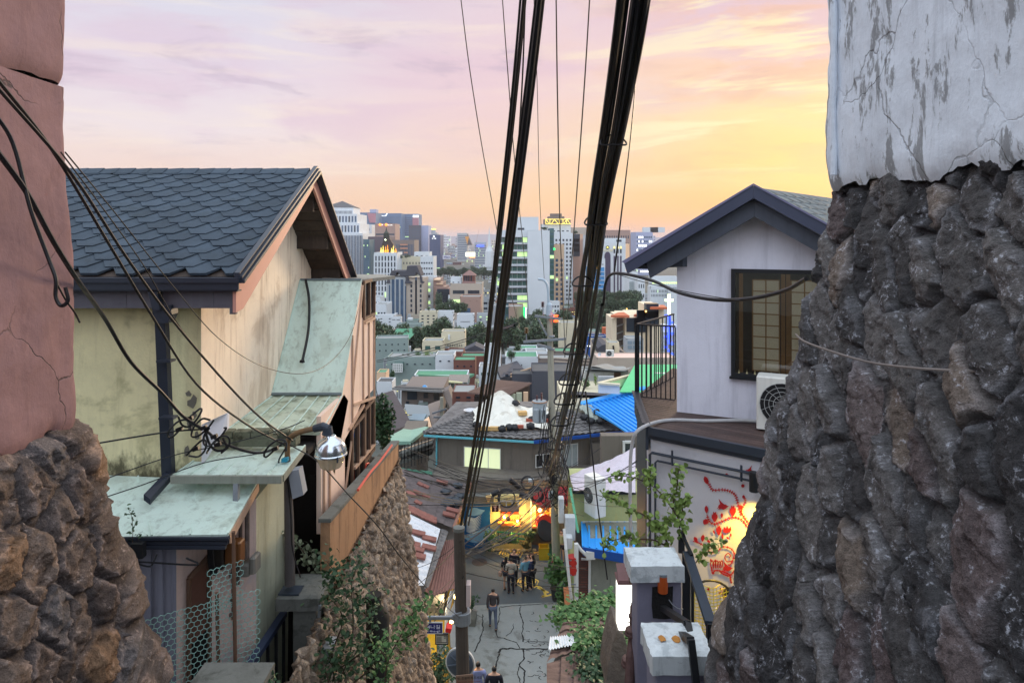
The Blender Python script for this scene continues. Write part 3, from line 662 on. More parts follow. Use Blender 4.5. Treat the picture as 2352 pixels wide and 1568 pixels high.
M_pap=mat('paper screen',srgb(206,204,190),.8,.06,2,emit=srgb(190,186,160),estr=.16);M_ltw=mat('lattice timber',srgb(160,126,84),.6,.15,5,emit=srgb(150,110,64),estr=.05)  # faint emission on paper and timber stands in for room light
f=MB();g2=MB()
for s0,s1 in((wx0+.27,wx0+.60),(wx0+.74,wx1-.06)):
 wbox(f,s0,s1,zb+.10,zt-.14,.008,.012)
 n=2
 for i in range(n+1):x=s0+(s1-s0)*i/n;wbox(g2,x-.008,x+.008,zb+.10,zt-.14,.013,.02)
 for i in range(9):z=zb+.10+(zt-zb-.24)*i/8;wbox(g2,s0,s1,z-.007,z+.007,.0125,.0185)
for x in(wx0+.10,wx0+.62,wx0+.68):wbox(g2,x,x+.05,zb+.06,zt-.06,.012,.024)
f.build('paper_screen',M_pap,win);g2.build('lattice',M_ltw,win)
for i in range(10):f=MB();x=wx0+.1+i*.1;f.lathe([(.016,0),(.0,.06+.01*(i%3))],H(x,.03,zb+w_),6);f.build('cone',mat('pale cones',srgb(206,196,150),.6,.1,5),win)
gm=bpy.data.materials.new('clear glazing');gm.use_nodes=True;gn=NT(gm.node_tree);gn.n.clear()
gl_=gn.new('ShaderNodeBsdfGlossy');gl_.inputs['Roughness'].default_value=.02;tr=gn.new('ShaderNodeBsdfTransparent');fz=gn.new('ShaderNodeFresnel');fz.inputs[0].default_value=1.6
tr.inputs[0].default_value=(.85,.84,.82,1)
ms=gn.new('ShaderNodeMixShader');gn.link(gn.math('ADD',fz.outputs[0],.04),ms.inputs[0]);gn.link(tr.outputs[0],ms.inputs[1]);gn.link(gl_.outputs[0],ms.inputs[2]);go=gn.new('ShaderNodeOutputMaterial');gn.link(ms.outputs[0],go.inputs[0])
f=MB();wbox(f,wx0+w_-.002,wx1-w_+.002,zb+w_-.002,zt-w_+.002,.036,.04);f.build('glass',gm,win)
f=MB();wbox(f,wx0-.02,wx1+.02,zb-.03,zb-.002,.002,.07);f.build('sill',M_bsteel,win)
zd=-2.40
D=[onZ(1490,984,zd),onZ(1745,1034,zd),Vector((4.6,6.6,zd)),Vector((5.4,9.5,zd)),Vector((3.0,12.2,zd)),onZ(1463,907,zd)]
dk=thing('deck',(2.2,8.6,zd),'brown timber roof deck with grey steel edge around the white house','deck')
b=MB();b.prism([p+Vector((0,0,-.03))for p in D],(0,0,-.10));b.build('deck_slab',M_steel,dk)
fd=(D[1]-D[0]).normalized();fn=Vector((-fd.y,fd.x,0))
b=MB()
import itertools
def clip(poly,n,d,keep):
 out=[]
 for i in range(len(poly)):
  p,q_=poly[i],poly[(i+1)%len(poly)];a,c=(n.dot(p)-d)*keep,(n.dot(q_)-d)*keep
  if a<=0:out.append(p)
  if a*c<0:out.append(p.lerp(q_,a/(a-c)))
 return out
base=fn.dot(D[0])
for k in range(-2,60):
 pl=clip(clip(D,fn,base+.09*k+.003,-1),fn,base+.09*(k+1)-.003,1)
 if len(pl)>2:b.prism([p+Vector((0,0,-.028))for p in pl],(0,0,.028))
b.build('deck_boards',M_deck,dk)
b=MB()
for A,B,h in((D[0],D[1]+(D[1]-D[0])*.9,.10),):b.beam(A+Vector((0,-.02,-.02)),B+Vector((0,-.02,-.02)),.05,h)
b.beam(D[0]+Vector((-.02,0,-.10)),D[5]+Vector((-.02,0,-.10)),.04,.34);b.beam(D[0]+Vector((-.03,0,.06)),D[5]+Vector((-.03,0,.06)),.10,.02)
b.build('edge_beam',M_steel,dk)
rl=thing('railing',(1.95,9.9,zd),'black steel bar railing at the left end of the brown deck','railing')
r0,r1=onZ(1464,910,zd),onZ(1551,918,zd);r2=r0+Vector((.9,1.4,0));
top=.167*10*.66
hh=1.10
def railrun(a,c,n,post):
 m=MB();m.beam(a+Vector((0,0,hh)),c+Vector((0,0,hh)),.035,.022);m.beam(a+Vector((0,0,.0)),c+Vector((0,0,.0)),.03,.02);m.build('rail',M_bsteel,rl)
 for i in range(n+1):
  p=a.lerp(c,i/n);m=MB();w_=post if i==0 else .016;m.box(p.x-w_/2,p.x+w_/2,p.y-.008,p.y+.008,zd+.01,zd+hh-.012);m.build('bar',M_bsteel,rl)
railrun(r0,r1,8,.02);railrun(r0+Vector((0,.03,0)),r2,9,.07)
MA,MBp=(D[0].x,D[0].y),(D[1].x,D[1].y)
mw=thing('wall',(1.75,8.3,-9),'pale wall under the deck with red painted birds and vines, lit yellow at one side','wall')
b=MB();w0,w1=Vector((MA[0],MA[1]+.02,0)),Vector((MA[0],MA[1]+.02,0))+fd*3.2
b.prism([w0+Vector((.03,0,-9)),w1+Vector((0,0,-9)),w1+Vector((0,0,-2.54)),w0+Vector((.03,0,-2.54))],(0,.25,0));b.build('wall_face',M_mural,mw)
b=MB()
sw=onZ(1463,907,zd)
b.prism([w0+Vector((.02,.26,-9)),Vector((sw.x,sw.y,-9)),Vector((sw.x,sw.y,-2.72)),w0+Vector((.02,.26,-2.72))],(.15,0,0));b.build('side_wall',M_steel,mw)
def onMw(px,py,off=.004):
 A=(w0.x,w0.y);B=(w1.x,w1.y);return onV(px,py,A,B)-fn*off
paint=MB()
def poly3(pts,th=.003):
 pp=[onMw(*Z3(*p),off=.0015)for p in pts];paint.prism(pp,-fn*th)
def leaf(x,y,L,w,ang):
 c,s_=math.cos(R(ang)),math.sin(R(ang));o=[(0,0),(.25,.42),(.55,.5),(.8,.3),(1,0),(.8,-.3),(.55,-.5),(.25,-.42)]
 poly3([(x+L*a*c-w*d*s_,y+L*a*s_+w*d*c)for a,d in o])
def vine(pts,w=5,thorn=14,tl=13):
 cp=catmull([Vector((x,y,0))for x,y in pts],6)
 for i in range(len(cp)-1):
  a,c=cp[i],cp[i+1];d=(c-a).normalized();n_=Vector((-d.y,d.x,0))*w/2
  poly3([tuple((a-n_)[:2]),tuple((c-n_)[:2]),tuple((c+n_)[:2]),tuple((a+n_)[:2])])
 acc=0
 for i in range(1,len(cp)):
  d=cp[i]-cp[i-1];acc+=d.length
  if acc>thorn:
   acc=0;an=math.degrees(math.atan2(d.y,d.x))
   for sg in(1,-1):leaf(cp[i].x,cp[i].y,tl,tl*.5,an+sg*68)
def star(x,y,r):
 for k in range(7):leaf(x,y,r,r*.5,k*51.4)
def bird(x,y,s_,m=1):
 poly3([(x+m*a*s_,y+c*s_)for a,c in((-1,-.1),(-.6,-.45),(-.9,-1.5),(-.2,-.7),(.3,-.35),(.62,-.3),(.85,-.05),(1.25,.0),(.9,.2),(.6,.55),(.1,.75),(-.4,.55),(-1.0,.75),(-.8,.35),(-1.3,.55),(-.95,.15))])
vine([(952,205),(975,240),(1000,278),(1060,275),(1112,285),(1150,312),(1165,360),(1182,420),(1205,452),(1240,500)])
vine([(1212,320),(1215,360),(1195,400),(1185,440)],4,12,11)
vine([(960,440),(975,485),(1010,505),(1060,487),(1130,460),(1190,472),(1235,530)])
vine([(868,620),(900,628),(940,650),(985,692),(1030,690),(1062,658),(1112,664),(1142,700),(1128,760),(1105,780)],6,26,10)
vine([(1130,750),(1095,755),(1080,725),(1100,700),(1120,715),(1108,730)],6,999)
vine([(1150,760),(1160,720),(1185,690),(1215,700),(1240,660)],8,18,18)
for i in range(5):vine([(990+i*15,800),(984+i*16,770),(996+i*16,748+(i%2)*6),(1006+i*15,770),(1002+i*14,795)],6,999)
vine([(990,790),(1000,838),(1015,815),(1060,820),(1110,842),(1118,875),(1124,900)],8,16,9)
vine([(1045,820),(1070,838),(1110,850),(1140,820)],8,12,9)
for a in((945,185,60,30,70),(955,380,55,24,85),(1060,430,35,16,90),(935,480,40,40,30),(1175,378,35,26,50),(875,590,40,24,60),(935,575,48,26,95),(1000,545,30,10,60),(1062,565,45,14,85),(1090,590,26,12,40),(1120,565,28,10,90),(1205,310,26,18,90),(960,610,30,16,40),(1015,740,24,14,80),(985,735,26,12,80)):leaf(*a)
for x,y,w_,h_ in((1133,415,22,36),(1012,455,20,34),(1040,545,18,34)):poly3([(x+w_*a,y+h_*c)for a,c in((-.3,1),(-1,.2),(-.9,-.5),(-.6,-.3),(-.4,-1),(0,-.7),(.4,-1),(.6,-.4),(.9,-.5),(1,.2),(.3,1))])
poly3([(1095+a,545+c)for a,c in((-28,10),(-20,-22),(-8,-8),(0,-32),(10,-8),(24,-24),(30,0),(18,12),(-10,22))])
bird(1068,385,32);bird(1238,152,26,-1);bird(1098,798,30)
star(1092,175,11);star(1200,250,14);star(970,940,11);star(1050,965,14);star(1018,160,3);star(1082,922,4)
paint.build('painted_vines',M_red,mw)
b=MB()
for off,r_,dz in((.06,.018,-.13),(.05,.014,-.22)):
 pts=[w0-fn*off+Vector((0,0,-2.6+dz+.08)),w0+fd*2.6-fn*off+Vector((0,0,-2.6+dz+.08))]
 k0=w0-fn*off+fd*(.05 if dz>-.2 else .12)+Vector((0,0,-2.6+dz+.05))
 b.tube([k0+Vector((0,0,-3.)),k0+Vector((0,0,-.03)),k0+fd*.03,pts[1]],r_,8)
for x in(.35,1.2):b.beam(w0-fn*.06+fd*x+Vector((0,0,-2.6)),w0-fn*.06+fd*x+Vector((0,0,-2.78)),.03,.02)
tag(b.build('pipe',M_steel),'pair of slate grey conduits along the top of the mural wall','pipe',)
M_hose=mat('grey insulated hose',srgb(176,176,178),.8,.15,8)
b=MB();b.tube(catmull([onMw(1476,1300,.3),onMw(1473,1100,.3),onMw(1477,1010,.3),onMw(1490,975,.25),onZ(1530,965,zd+.02),onZ(1620,966,zd+.02),onZ(1700,965,zd+.03),onZ(1752,968,zd+.03)],6),.022,8)
tag(b.build('hose',M_hose,None,True),'pale insulated hose bent over the deck edge beside the white house','hose')
def aircon(name,c,w,h,d,rz_,label,group=None,face='front'):
 r_=thing(name,c,label,'air conditioner',group);r_.rotation_euler=(0,0,rz_)
 def bl(m,n,mt,par=r_,sm=False):return m.build(n,mt,par,sm,off=(0,0,0))
 m=MB();m.bev(-w/2,w/2,0,d,0,h,.015);cs=bl(m,'casing',mat('cream casing',srgb(220,220,214),.5,.05,3,streak=srgb(150,148,138),samt=.2))
 rr=min(h,w)*.40;cx=-w*.12
 m=MB();m.lathe([(rr,-.004),(rr,.0)],(cx,0,h/2),28,'y');bl(m,'fan_recess',M_black)
 m=MB()
 for k in range(5):
  q_=rr*(k+1)/5;m.tube([(cx+q_*math.cos(a),-.012,h/2+q_*math.sin(a))for a in(i*math.pi/12 for i in range(25))],.004,4,False)
 for k in range(12):a=k*math.pi/6;m.tube([(cx+.15*rr*math.cos(a),-.012,h/2+.15*rr*math.sin(a)),(cx+rr*.6*math.cos(a+.25),-.012,h/2+rr*.6*math.sin(a+.25)),(cx+rr*math.cos(a+.35),-.01,h/2+rr*math.sin(a+.35))],.003,4)
 m.lathe([(rr*.16,-.018),(rr*.16,-.006)],(cx,0,h/2),12,'y');bl(m,'fan_grille',mat('grille grey',srgb(170,172,172),.5,.05,3))
 for x in(-w*.35,w*.28):m=MB();m.box(x,x+.07,.02,d-.02,-.03,-.001);bl(m,'foot',M_steel)
 return r_
ac=onZ(1745,990,zd)
aircon('air_conditioner',ac+e1*.36+Vector((0,0,.03)),.80,.66,.28,math.atan2(e1.y,e1.x),'large outdoor air conditioner unit on the brown deck beside the rubble wall')
lp=onMw(1738,1100,.10)
b=MB();b.lathe([(.045,-.11),(.05,-.11),(.05,.11),(.045,.11),(0,.11)],lp,16);
wlmp=b.build('wall_lamp',M_bsteel);tag(wlmp,'black cylindrical wall lamp shining down on the mural wall','lamp')
b=MB();b.lathe([(.040,-.009),(.040,0)],lp+Vector((0,0,-.10)),16);b.build('bulb',glow('lit yellow bulb',srgb(255,210,90),6),wlmp,off=(0,0,0))
ld=bpy.data.lights.new('wall_lamp_light','SPOT');lo_=bpy.data.objects.new('wall_lamp_light',ld);C.objects.link(lo_)
ld.energy=120;ld.color=(1,.60,.05);ld.spot_size=R(100);ld.spot_blend=.8;ld.shadow_soft_size=.04
lo_.location=lp+Vector((0,0,-.13))-fn*.16;lo_.rotation_euler=Vector((.10,.18,-1)).to_track_quat('-Z','Y').to_euler()
M_cab=M_cable
b=MB();b.tube(catmull([P(1852,640,4.6),P(1800,668,5.0),P(1720,686,5.4),P(1640,688,5.8),P(1560,672,6.2),P(1500,645,6.6),P(1440,630,7.0),P(1404,630,7.3),P(1390,655,7.6),P(1382,720,8.5),P(1350,860,12),P(1310,1000,20),P(1285,1110,31)],6),[.022]*1+[.018]*200 if False else .017,8)
tag(b.build('service_cable',M_cab,None,True),'thick black service cable looping past the white house window to the stone wall','cable')
b=MB();b.tube(sag(P(1700,690,5.45),P(1412,628,7.3),.03),.004,5);tag(b.build('thin_wire',M_cab),'thin wire strung just above the thick service cable','cable')
b=MB();b.tube(catmull([P(1828,768,3.72),P(1850,785,3.5),P(1920,810,3.15),P(2000,832,2.95),P(2100,845,2.72),P(2240,853,2.5),P(2420,860,2.3)],6),.006,6)
tag(b.build('wall_wire',mat('grey wire',srgb(120,112,108),.6,.2,6),None,True),'grey wire stapled across the dark rubble stone wall','cable')
M_pil=mat('grey lavender painted pillar',srgb(128,128,148),.85,.1,3,.004,60)
M_cap=mat('chipped white cap',srgb(204,212,216),.8,.1,4,.01,20,patch=srgb(140,150,156),pamt=.5,pscale=6,streak=srgb(110,112,120),samt=.35,sscale=2)
def cap(x0,x1,y0,y1,z0,z1,seed):
 rr=random.Random(seed);m=MB()
 nx_,ny_=10,10
 def fn_(u,v):
  x=x0+(x1-x0)*u;y=y0+(y1-y0)*v;e=min(u,1-u,v,1-v);z=z1-(.012 if e<.01 else 0)+rr.uniform(-.004,.004)*(0 if e<.01 else 1)+.01*math.sin(u*3.1)*math.sin(v*3.1)
  return(x+(rr.uniform(-.006,.006)if e<.01 else 0),y+(rr.uniform(-.006,.006)if e<.01 else 0),z)
 m.sheet(fn_,nx_,ny_);o=m.v
 per=[i for i in range(nx_+1)]+[(j+1)*(nx_+1)-1 for j in range(1,ny_+1)]+[ny_*(nx_+1)+i for i in range(nx_-1,-1,-1)]+[j*(nx_+1)for j in range(ny_-1,0,-1)]
 b0=len(m.v)
 for i in per:p=m.v[i];m.v.append(Vector((p.x+rr.uniform(-.003,.003),p.y+rr.uniform(-.003,.003),z0)))
 n=len(per)
 for i in range(n):m.f.append((per[i],b0+i,b0+(i+1)%n,per[(i+1)%n]))
 m.f.append(tuple(b0+i for i in range(n)));return m
pl1=thing('gate_pillar',P(1515,1568,6.0),'taller grey gate pillar with chipped white cap and small orange lamp','pillar','gate pillars')
Y1=5.95;z1=P(0,1297,Y1).z
m=cap(P(1449,0,Y1).x,P(1571,0,Y1).x,Y1,Y1+.37,z1-.16,z1,3);m.build('cap',M_cap,pl1)
b=MB();b.bev(P(1463,0,Y1+.06).x,P(1566,0,Y1+.06).x,Y1+.06,Y1+.33,-9,z1-.161,.012);b.build('shaft',M_pil,pl1)
pl2=thing('gate_pillar',P(1560,1568,4.9),'lower grey gate pillar with rust stained white cap at the stone wall foot','pillar','gate pillars')
Y2=4.75;z2=P(0,1503,Y2).z
m=cap(P(1497,0,Y2).x,P(1642,0,Y2).x,Y2,Y2+.42,z2-.15,z2,8);m.build('cap',M_cap,pl2)
b=MB();b.bev(P(1506,0,Y2+.05).x,P(1630,0,Y2+.05).x,Y2+.05,Y2+.38,-9,z2-.151,.012);b.build('shaft',M_pil,pl2)
M_rust=mat('rust stain',srgb(176,122,60),.9,.3,12)
b=MB()
for cx,cy,r_ in((658,1268,.03),(755,1275,.035),(815,1270,.02)):
 p=onZ(*Z3(cx,cy),z2+.014);b.prism([p+Vector((math.cos(a)*r_*random.uniform(.7,1.1),math.sin(a)*r_*1.5*random.uniform(.7,1.1),0))for a in(k*.7 for k in range(9))],(0,0,.002))
b.build('rust_stain',M_rust,pl2)
b=MB();p=P(*Z3(665,897),Y1+.03);b.lathe([(0,-.09),(.045,-.085),(.048,-.01),(.045,.07),(.03,.085),(0,.085)],p,14);o=b.build('pillar_lamp',glow('amber lamp glass',srgb(150,66,22),.10),pl1)
b=MB();b.lathe([(.046,0),(.046,.02)],p+Vector((0,0,.066)),14);b.build('lamp_lid',M_galv,o)
b=MB();c=P(*Z3(665,1032),Y1+.05);q=[c+Vector((x,0,z))for x,z in((-.095,.14),(-.03,.15),(.05,.14),(.095,.15),(.09,.0),(.095,-.14),(.02,-.15),(-.09,-.14),(-.1,-.03))];b.prism(q,(0,.012,0));b.build('scorched_patch',mat('scorched render',(.012,.012,.014,1),.7,.6,30,.02,40),pl1)
b=MB();b.tube(catmull([P(*Z3(705,1010),5.97),P(*Z3(735,1048),5.95),P(*Z3(770,1070),5.95),P(*Z3(800,1072),5.99)],5),.005,6);b.build('wire',M_galv,pl1)
b=MB();b.beam(P(*Z3(668,1066),5.95),P(*Z3(828,1172),5.1),.055,.045);b.beam(P(*Z3(828,1168),5.12),P(*Z3(846,1262),5.0),.05,.05,(0,1,0))
b.beam(P(*Z3(712,1190),5.5),P(*Z3(852,1282),4.72),.055,.045);b.beam(P(*Z3(852,1272),4.72),P(*Z3(890,1580),4.66),.05,.045,(0,1,0))
tag(b.build('handrail',M_bsteel),'broken black angle iron handrail bent over the lower white cap','handrail')
hr=MB();hr.beam(P(*Z3(828,700),6.5),P(*Z3(985,1170),5.3),.085,.04);hr.build
o=hr.build('stair_rail',M_steel);tag(o,'slate blue steel stair handrail sloping down beside the taller pillar','handrail')
for q_ in((787,560,862,722,6.75,6.4,.03,.05),(790,560,790,700,6.75,6.7,.06,.03),(862,725,862,1160,6.4,6.3,.03,.03),(812,690,812,1160,6.6,6.5,.05,.02),(826,690,826,1160,6.6,6.5,.05,.02),(840,690,840,1160,6.6,6.5,.05,.02),(1000,1165,1000,1290,5.3,5.3,.1,.05)):b=MB();b.beam(P(*Z3(q_[0],q_[1]),q_[4]),P(*Z3(q_[2],q_[3]),q_[5]),q_[6],q_[7],(0,1,0));b.build('post',M_bsteel,o)
bx=thing('light_box',P(1444,1440,6.6),'white glowing rectangular light box with brown lid behind the gate pillar','light box')
p0,p1=P(1421,1342,6.6),P(1480,1447,6.6)
b=MB();b.bev(p0.x,p1.x+.1,6.6,6.78,p1.z,p0.z,.012);b.build('lit_panel',glow('lit white acrylic',(1,.97,.86,1),2.2),bx)
b=MB();b.box(p0.x-.01,p1.x+.11,6.59,6.80,p0.z+.002,p0.z+.03);b.prism([(p0.x,6.6,p0.z+.03),(p1.x+.1,6.6,p0.z+.03),(p1.x+.1,6.9,p0.z+.06),(p0.x+.02,6.9,p0.z+.06)],(0,0,.01));b.build('lid',mat('brown box lid',srgb(124,92,92),.6,.15,5),bx)
b=MB()
for x,y0,y1 in((418,1010,1022),(455,1030,1045),(430,1160,1180)):b.beam(P(*Z3(x,y0),6.58),P(*Z3(x+14,y0),6.58),.006,.006);b.beam(P(*Z3(x,y0),6.58),P(*Z3(x,y1),6.58),.006,.006)
b.build('clip',M_bsteel,bx)
rp=thing('pole',P(1455,1568,6.3),'rusty flanged iron pole standing beside the glowing light box','pole')
b=MB();b.tube([P(*Z3(483,975),6.4),P(*Z3(482,1030),6.4),P(*Z3(466,1060),6.4),P(*Z3(463,1200),6.4),P(*Z3(450,1400),6.2),P(*Z3(442,1600),6.1),P(*Z3(440,1750),6.0)],[.028,.028,.03,.032,.045,.05,.05],10);b.build('shaft',mat('rusty iron',srgb(92,70,68),.8,.4,14,.004,60),rp)
for y,r_ in((1215,.065),(1235,.07),(1410,.08),(1440,.085),(1120,.042)):b=MB();b.lathe([(r_*.9,-.015),(r_,-.01),(r_,.01),(r_*.9,.015)],P(*Z3(460-(y-1200)*.06,y),6.3),12);b.build('flange',MATS['rusty iron'],rp)
b=MB();b.tube(catmull([P(*Z3(450,905),6.5),P(*Z3(447,865),6.5),P(*Z3(460,845),6.4),P(*Z3(490,838),6.2)],5),.014,8);tag(b.build('bent_pipe',M_brown,None,True),'short bent pipe hooked over the glowing light box','pipe')
ch=thing('chair',P(1630,1440,7.2),'round backed yellow wire mesh chair beside the mural wall','chair')
cc=P(*Z3(990,1082),7.2);rr=.29
b=MB();b.tube([cc+Vector((rr*math.cos(a),.05*math.sin(a),rr*1.05*math.sin(a)))for a in(i*math.pi/16 for i in range(33))],.014,6,False);b.build('back_frame',M_bsteel,ch)
b=MB()
for k in range(-7,8):
 x=k*rr/7.6;h_=math.sqrt(max(0,rr*rr-x*x));b.tube([cc+Vector((x,.04-.1*(1-(x/rr)**2),-h_)),cc+Vector((x,.04-.14*(1-(x/rr)**2),0)),cc+Vector((x,.04-.1*(1-(x/rr)**2),h_))],.0045,4)
 b.tube([cc+Vector((-h_,.04,x)),cc+Vector((0,-.06,x)),cc+Vector((h_,.04,x))],.0045,4)
b.build('backrest',mat('yellow wire',srgb(196,184,60),.5,.1,5),ch)
b=MB();b.lathe([(.02,0),(.27,.0),(.28,.02),(.27,.035),(0,.035)],cc+Vector((0,-.3,-.34)),20);b.build('seat',mat('yellow seat',srgb(206,176,60),.6,.1,5),ch)
for x,y in((-.2,-.5),(.2,-.5),(-.2,-.1),(.2,-.1)):b=MB();b.tube([cc+Vector((x*.8,y,-.33)),cc+Vector((x*1.1,y*1.05,-.78))],.01,6);b.build('leg',M_bsteel,ch)
b=MB();b.box(1.95,3.6,6.4,8.0,cc.z-.80,cc.z-.785);tag(b.build('terrace',mat('terrace tiles',srgb(150,140,130),.8,.2,3)),kind='structure')
Z4=lambda zx,zy:((1600+zx/2.765)/1.7007,(2100+zy/2.765)/1.7007)
Z5=lambda zx,zy:((1500+zx/2.24)/1.7007,(1550+zy/2.24)/1.7007)
Z7=lambda zx,zy:((1880+zx/5.226)/1.7007,(1850+zy/5.226)/1.7007)
Z6=lambda zx,zy:(1176+zx*.1875,705.6+zy*.1875)
Z8=lambda zx,zy:((1950+zx/5.226)/1.7007,(1100+zy/5.226)/1.7007)
ZS=-16.5
GY=[(-40,6),(0,-1.75),(1.4,-1.8),(3,-3.7),(21,-16.5),(36,-16.5),(60,-20.5),(80,-25),(120,-32),(180,-39),(300,-45),(1000,-50),(14000,-50)]
def gz(y):return float(np.interp(y,[a for a,_ in GY],[b_ for _,b_ in GY]))
M_ground=mat('city ground',srgb(84,88,82),.95,.25,.05)
ys=sorted(set([a for a,_ in GY]+[10,45,100,240,500,2500]))
b=MB();xs_=[-9000,-600,-80,-12,0,12,80,600,9000]
b.add([(x,y,gz(y)-.05)for y in ys for x in xs_],[(j*9+i,j*9+i+1,(j+1)*9+i+1,(j+1)*9+i)for j in range(len(ys)-1)for i in range(8)])
tag(b.build('ground',M_ground),kind='structure')
M_asph=mat('worn asphalt',srgb(92,98,102),.9,.14,.8,.006,40,patch=srgb(78,80,80),pamt=.5,pscale=.5)
M_cstr=mat('old street concrete',srgb(144,148,146),.9,.14,.9,.006,30,patch=srgb(94,94,88),pamt=.6,pscale=.7)
b=MB();b.prism([(-4.6,29.3,ZS-.04),(4.6,29.9,ZS-.04),(9,36,ZS-.04),(-12,36,ZS-.04)],(0,0,.05));tag(b.build('road',M_asph),kind='structure')
b=MB();b.prism([(-4.6,20.6,ZS-.04),(4.6,20.6,ZS-.04),(4.6,29.9,ZS-.04),(-4.6,29.3,ZS-.04)],(0,0,.044));tag(b.build('pavement',M_cstr),kind='structure')
b=MB()
for k in range(66):y=1.0+k*.30;z=-2.0-k*.222;b.box(-1.25,1.15,y,y+.33,z-.6,z)
tag(b.build('steps',M_conc),kind='structure')
zr=ZS+.012
M_crk=mat('black crack',(.03,.03,.03,1),.95,.1,3)
b=MB()
def crack(pts,w=.03):
 q=[onZ(*Z4(*p),zr)for p in pts];cp=[]
 for i in range(len(q)-1):
  n=max(2,int((q[i+1]-q[i]).length/.12))
  for k in range(n):cp.append(q[i].lerp(q[i+1],k/n)+Vector((random.uniform(-.03,.03),random.uniform(-.03,.03),0)))
 cp.append(q[-1]);n=len(cp)
 for i in range(n-1):
  d=(cp[i+1]-cp[i]).normalized();s_=Vector((-d.y,d.x,0))*w*random.uniform(.3,.6)
  b.add([cp[i]-s_,cp[i+1]-s_,cp[i+1]+s_,cp[i]+s_],[(0,1,2,3)])
crack([(1205,735),(1185,790),(1215,860),(1225,920),(1215,1030),(1225,1120)],.05)
crack([(975,750),(970,850),(945,940),(935,1030),(960,1070),(1050,1090),(1160,1125),(1190,1190)],.04)
crack([(790,820),(790,1000),(760,1100),(700,1230)],.05)
crack([(960,1240),(985,1200),(1100,1190),(1240,1200),(1500,1195)],.09)
crack([(1230,1210),(1235,1300),(1190,1370),(1240,1430),(1235,1500),(1230,1568)],.06)
crack([(965,1240),(945,1330),(930,1400)],.06);crack([(1190,1370),(1165,1450),(1200,1568)],.04)
crack([(1115,920),(1120,970),(1090,1020),(1040,1060)],.03);crack([(1560,760),(1575,900),(1590,1010)],.03)
crack([(975,745),(1200,722),(1550,705)],.05);crack([(1240,1130),(1290,1110),(1500,1125)],.03);crack([(730,830),(790,860)],.04);crack([(1420,1240),(1450,1205)],.03)
for k in range(34):
 x,y=random.uniform(1260,1520),random.uniform(780,1560);p=onZ(*Z4(x,y),zr)
 if p.y>29.2:continue
 a0=random.uniform(0,6.3);crack_r=random.uniform(.05,.1)
 for i in range(5):
  a,c=a0+i*.45,a0+(i+1)*.45;b.add([p+Vector((math.cos(t_)*r_*1.3,math.sin(t_)*r_,0))for t_,r_ in((a,crack_r),(c,crack_r),(c,crack_r+.025),(a,crack_r+.025))],[(0,1,2,3)])
tag(b.build('pavement_cracks',M_crk),kind='structure')
b=MB();c=onZ(*Z4(755,260),zr)
b.lathe([(.40,0),(.40,.006),(.36,.008),(.36,.004),(.30,.004)],c,28)
tag(b.build('manhole_cover',mat('iron cover',srgb(74,66,64),.7,.2,6)),'round iron manhole cover set in the dark asphalt','manhole cover')
M_yp=mat('yellow road paint',srgb(214,186,90),.8,.25,3)
for i,(x,y,rr_,lab)in enumerate(((1095,165,.62,'yellow ringed flower painted on the asphalt before the cafe step'),(1275,480,.52,'yellow ringed flower painted on the asphalt under the group of people'))):
 b=MB();c=onZ(*Z4(x,y),zr)
 for q in(.3,.5,.72,.98):
  for k in range(28):
   a,d=2*math.pi*k/28,2*math.pi*(k+1)/28;w_=.04+.02*math.sin(5*a)
   rq=lambda t_:rr_*q*(1+.06*math.sin(6*t_))
   b.add([c+Vector((math.cos(t_)*r_,math.sin(t_)*r_,.001))for t_,r_ in((a,rq(a)-w_),(d,rq(d)-w_),(d,rq(d)+w_*.6),(a,rq(a)+w_*.6))],[(0,1,2,3)])
 tag(b.build('road_marking',M_yp),lab,'road painting')
b=MB()
for pts in([(1360,515),(1410,530),(1450,570),(1470,610),(1430,635),(1500,620),(1560,600)],[(1380,535),(1440,560),(1500,590)],[(1340,160),(1400,150),(1480,150),(1520,160),(1440,172),(1380,172)]):
 q=[onZ(*Z4(*p),zr+.001)for p in pts]
 for i in range(len(q)-1):
  d=(q[i+1]-q[i]).normalized();s_=Vector((-d.y,d.x,0))*.06;b.add([q[i]-s_,q[i+1]-s_,q[i+1]+s_,q[i]+s_],[(0,1,2,3)])
tag(b.build('road_marking',M_yp),'faded yellow tail of paint sweeping towards the pole plants','road painting')
def tileroof(a,b_,c,d,pu=.40,pv=.48,amp=.085,step=.06,n=6):
 """a eave-left, b eave-right, c ridge-right, d ridge-left; barrel tiles run up the slope"""
 a,b_,c,d=[Vector(v)for v in(a,b_,c,d)];nrm=(b_-a).cross(d-a if(d-a).length>.01 else c-a).normalized()
 if nrm.z<0:nrm=-nrm
 wu=max((b_-a).length,(c-d).length);lv=((d-a).length+(c-b_).length)/2
 nu=max(4,int(wu/pu))*n;rv=max(2,int(lv/pv));m=MB();u0=(b_-a).normalized()
 rows_=[]
 for j in range(rv):
  for e in(0,1):rows_.append(((j+e*.999)/rv,step*(1-e)))
 for v,lift in rows_:
  for i in range(nu+1):
   u=i/nu;p=a.lerp(b_,u).lerp(d.lerp(c,u),v);s_=(p-a).dot(u0)
   m.v.append(p+nrm*(amp*(abs(math.sin(math.pi*s_/pu))**.7)+lift+.012*math.sin(s_*3.1+v*9)+random.uniform(-.004,.004)))
 for j in range(len(rows_)-1):
  for i in range(nu):q=j*(nu+1)+i;m.f.append((q,q+1,q+nu+2,q+nu+1))
 return m
M_tile=mat('old grey clay roof tile',srgb(108,106,106),.85,.4,1.6,.01,20,patch=srgb(58,56,56),pamt=.6,pscale=1.5)
M_tileb=mat('weathered brown roof tile',srgb(104,84,78),.85,.4,2.5,.01,20)
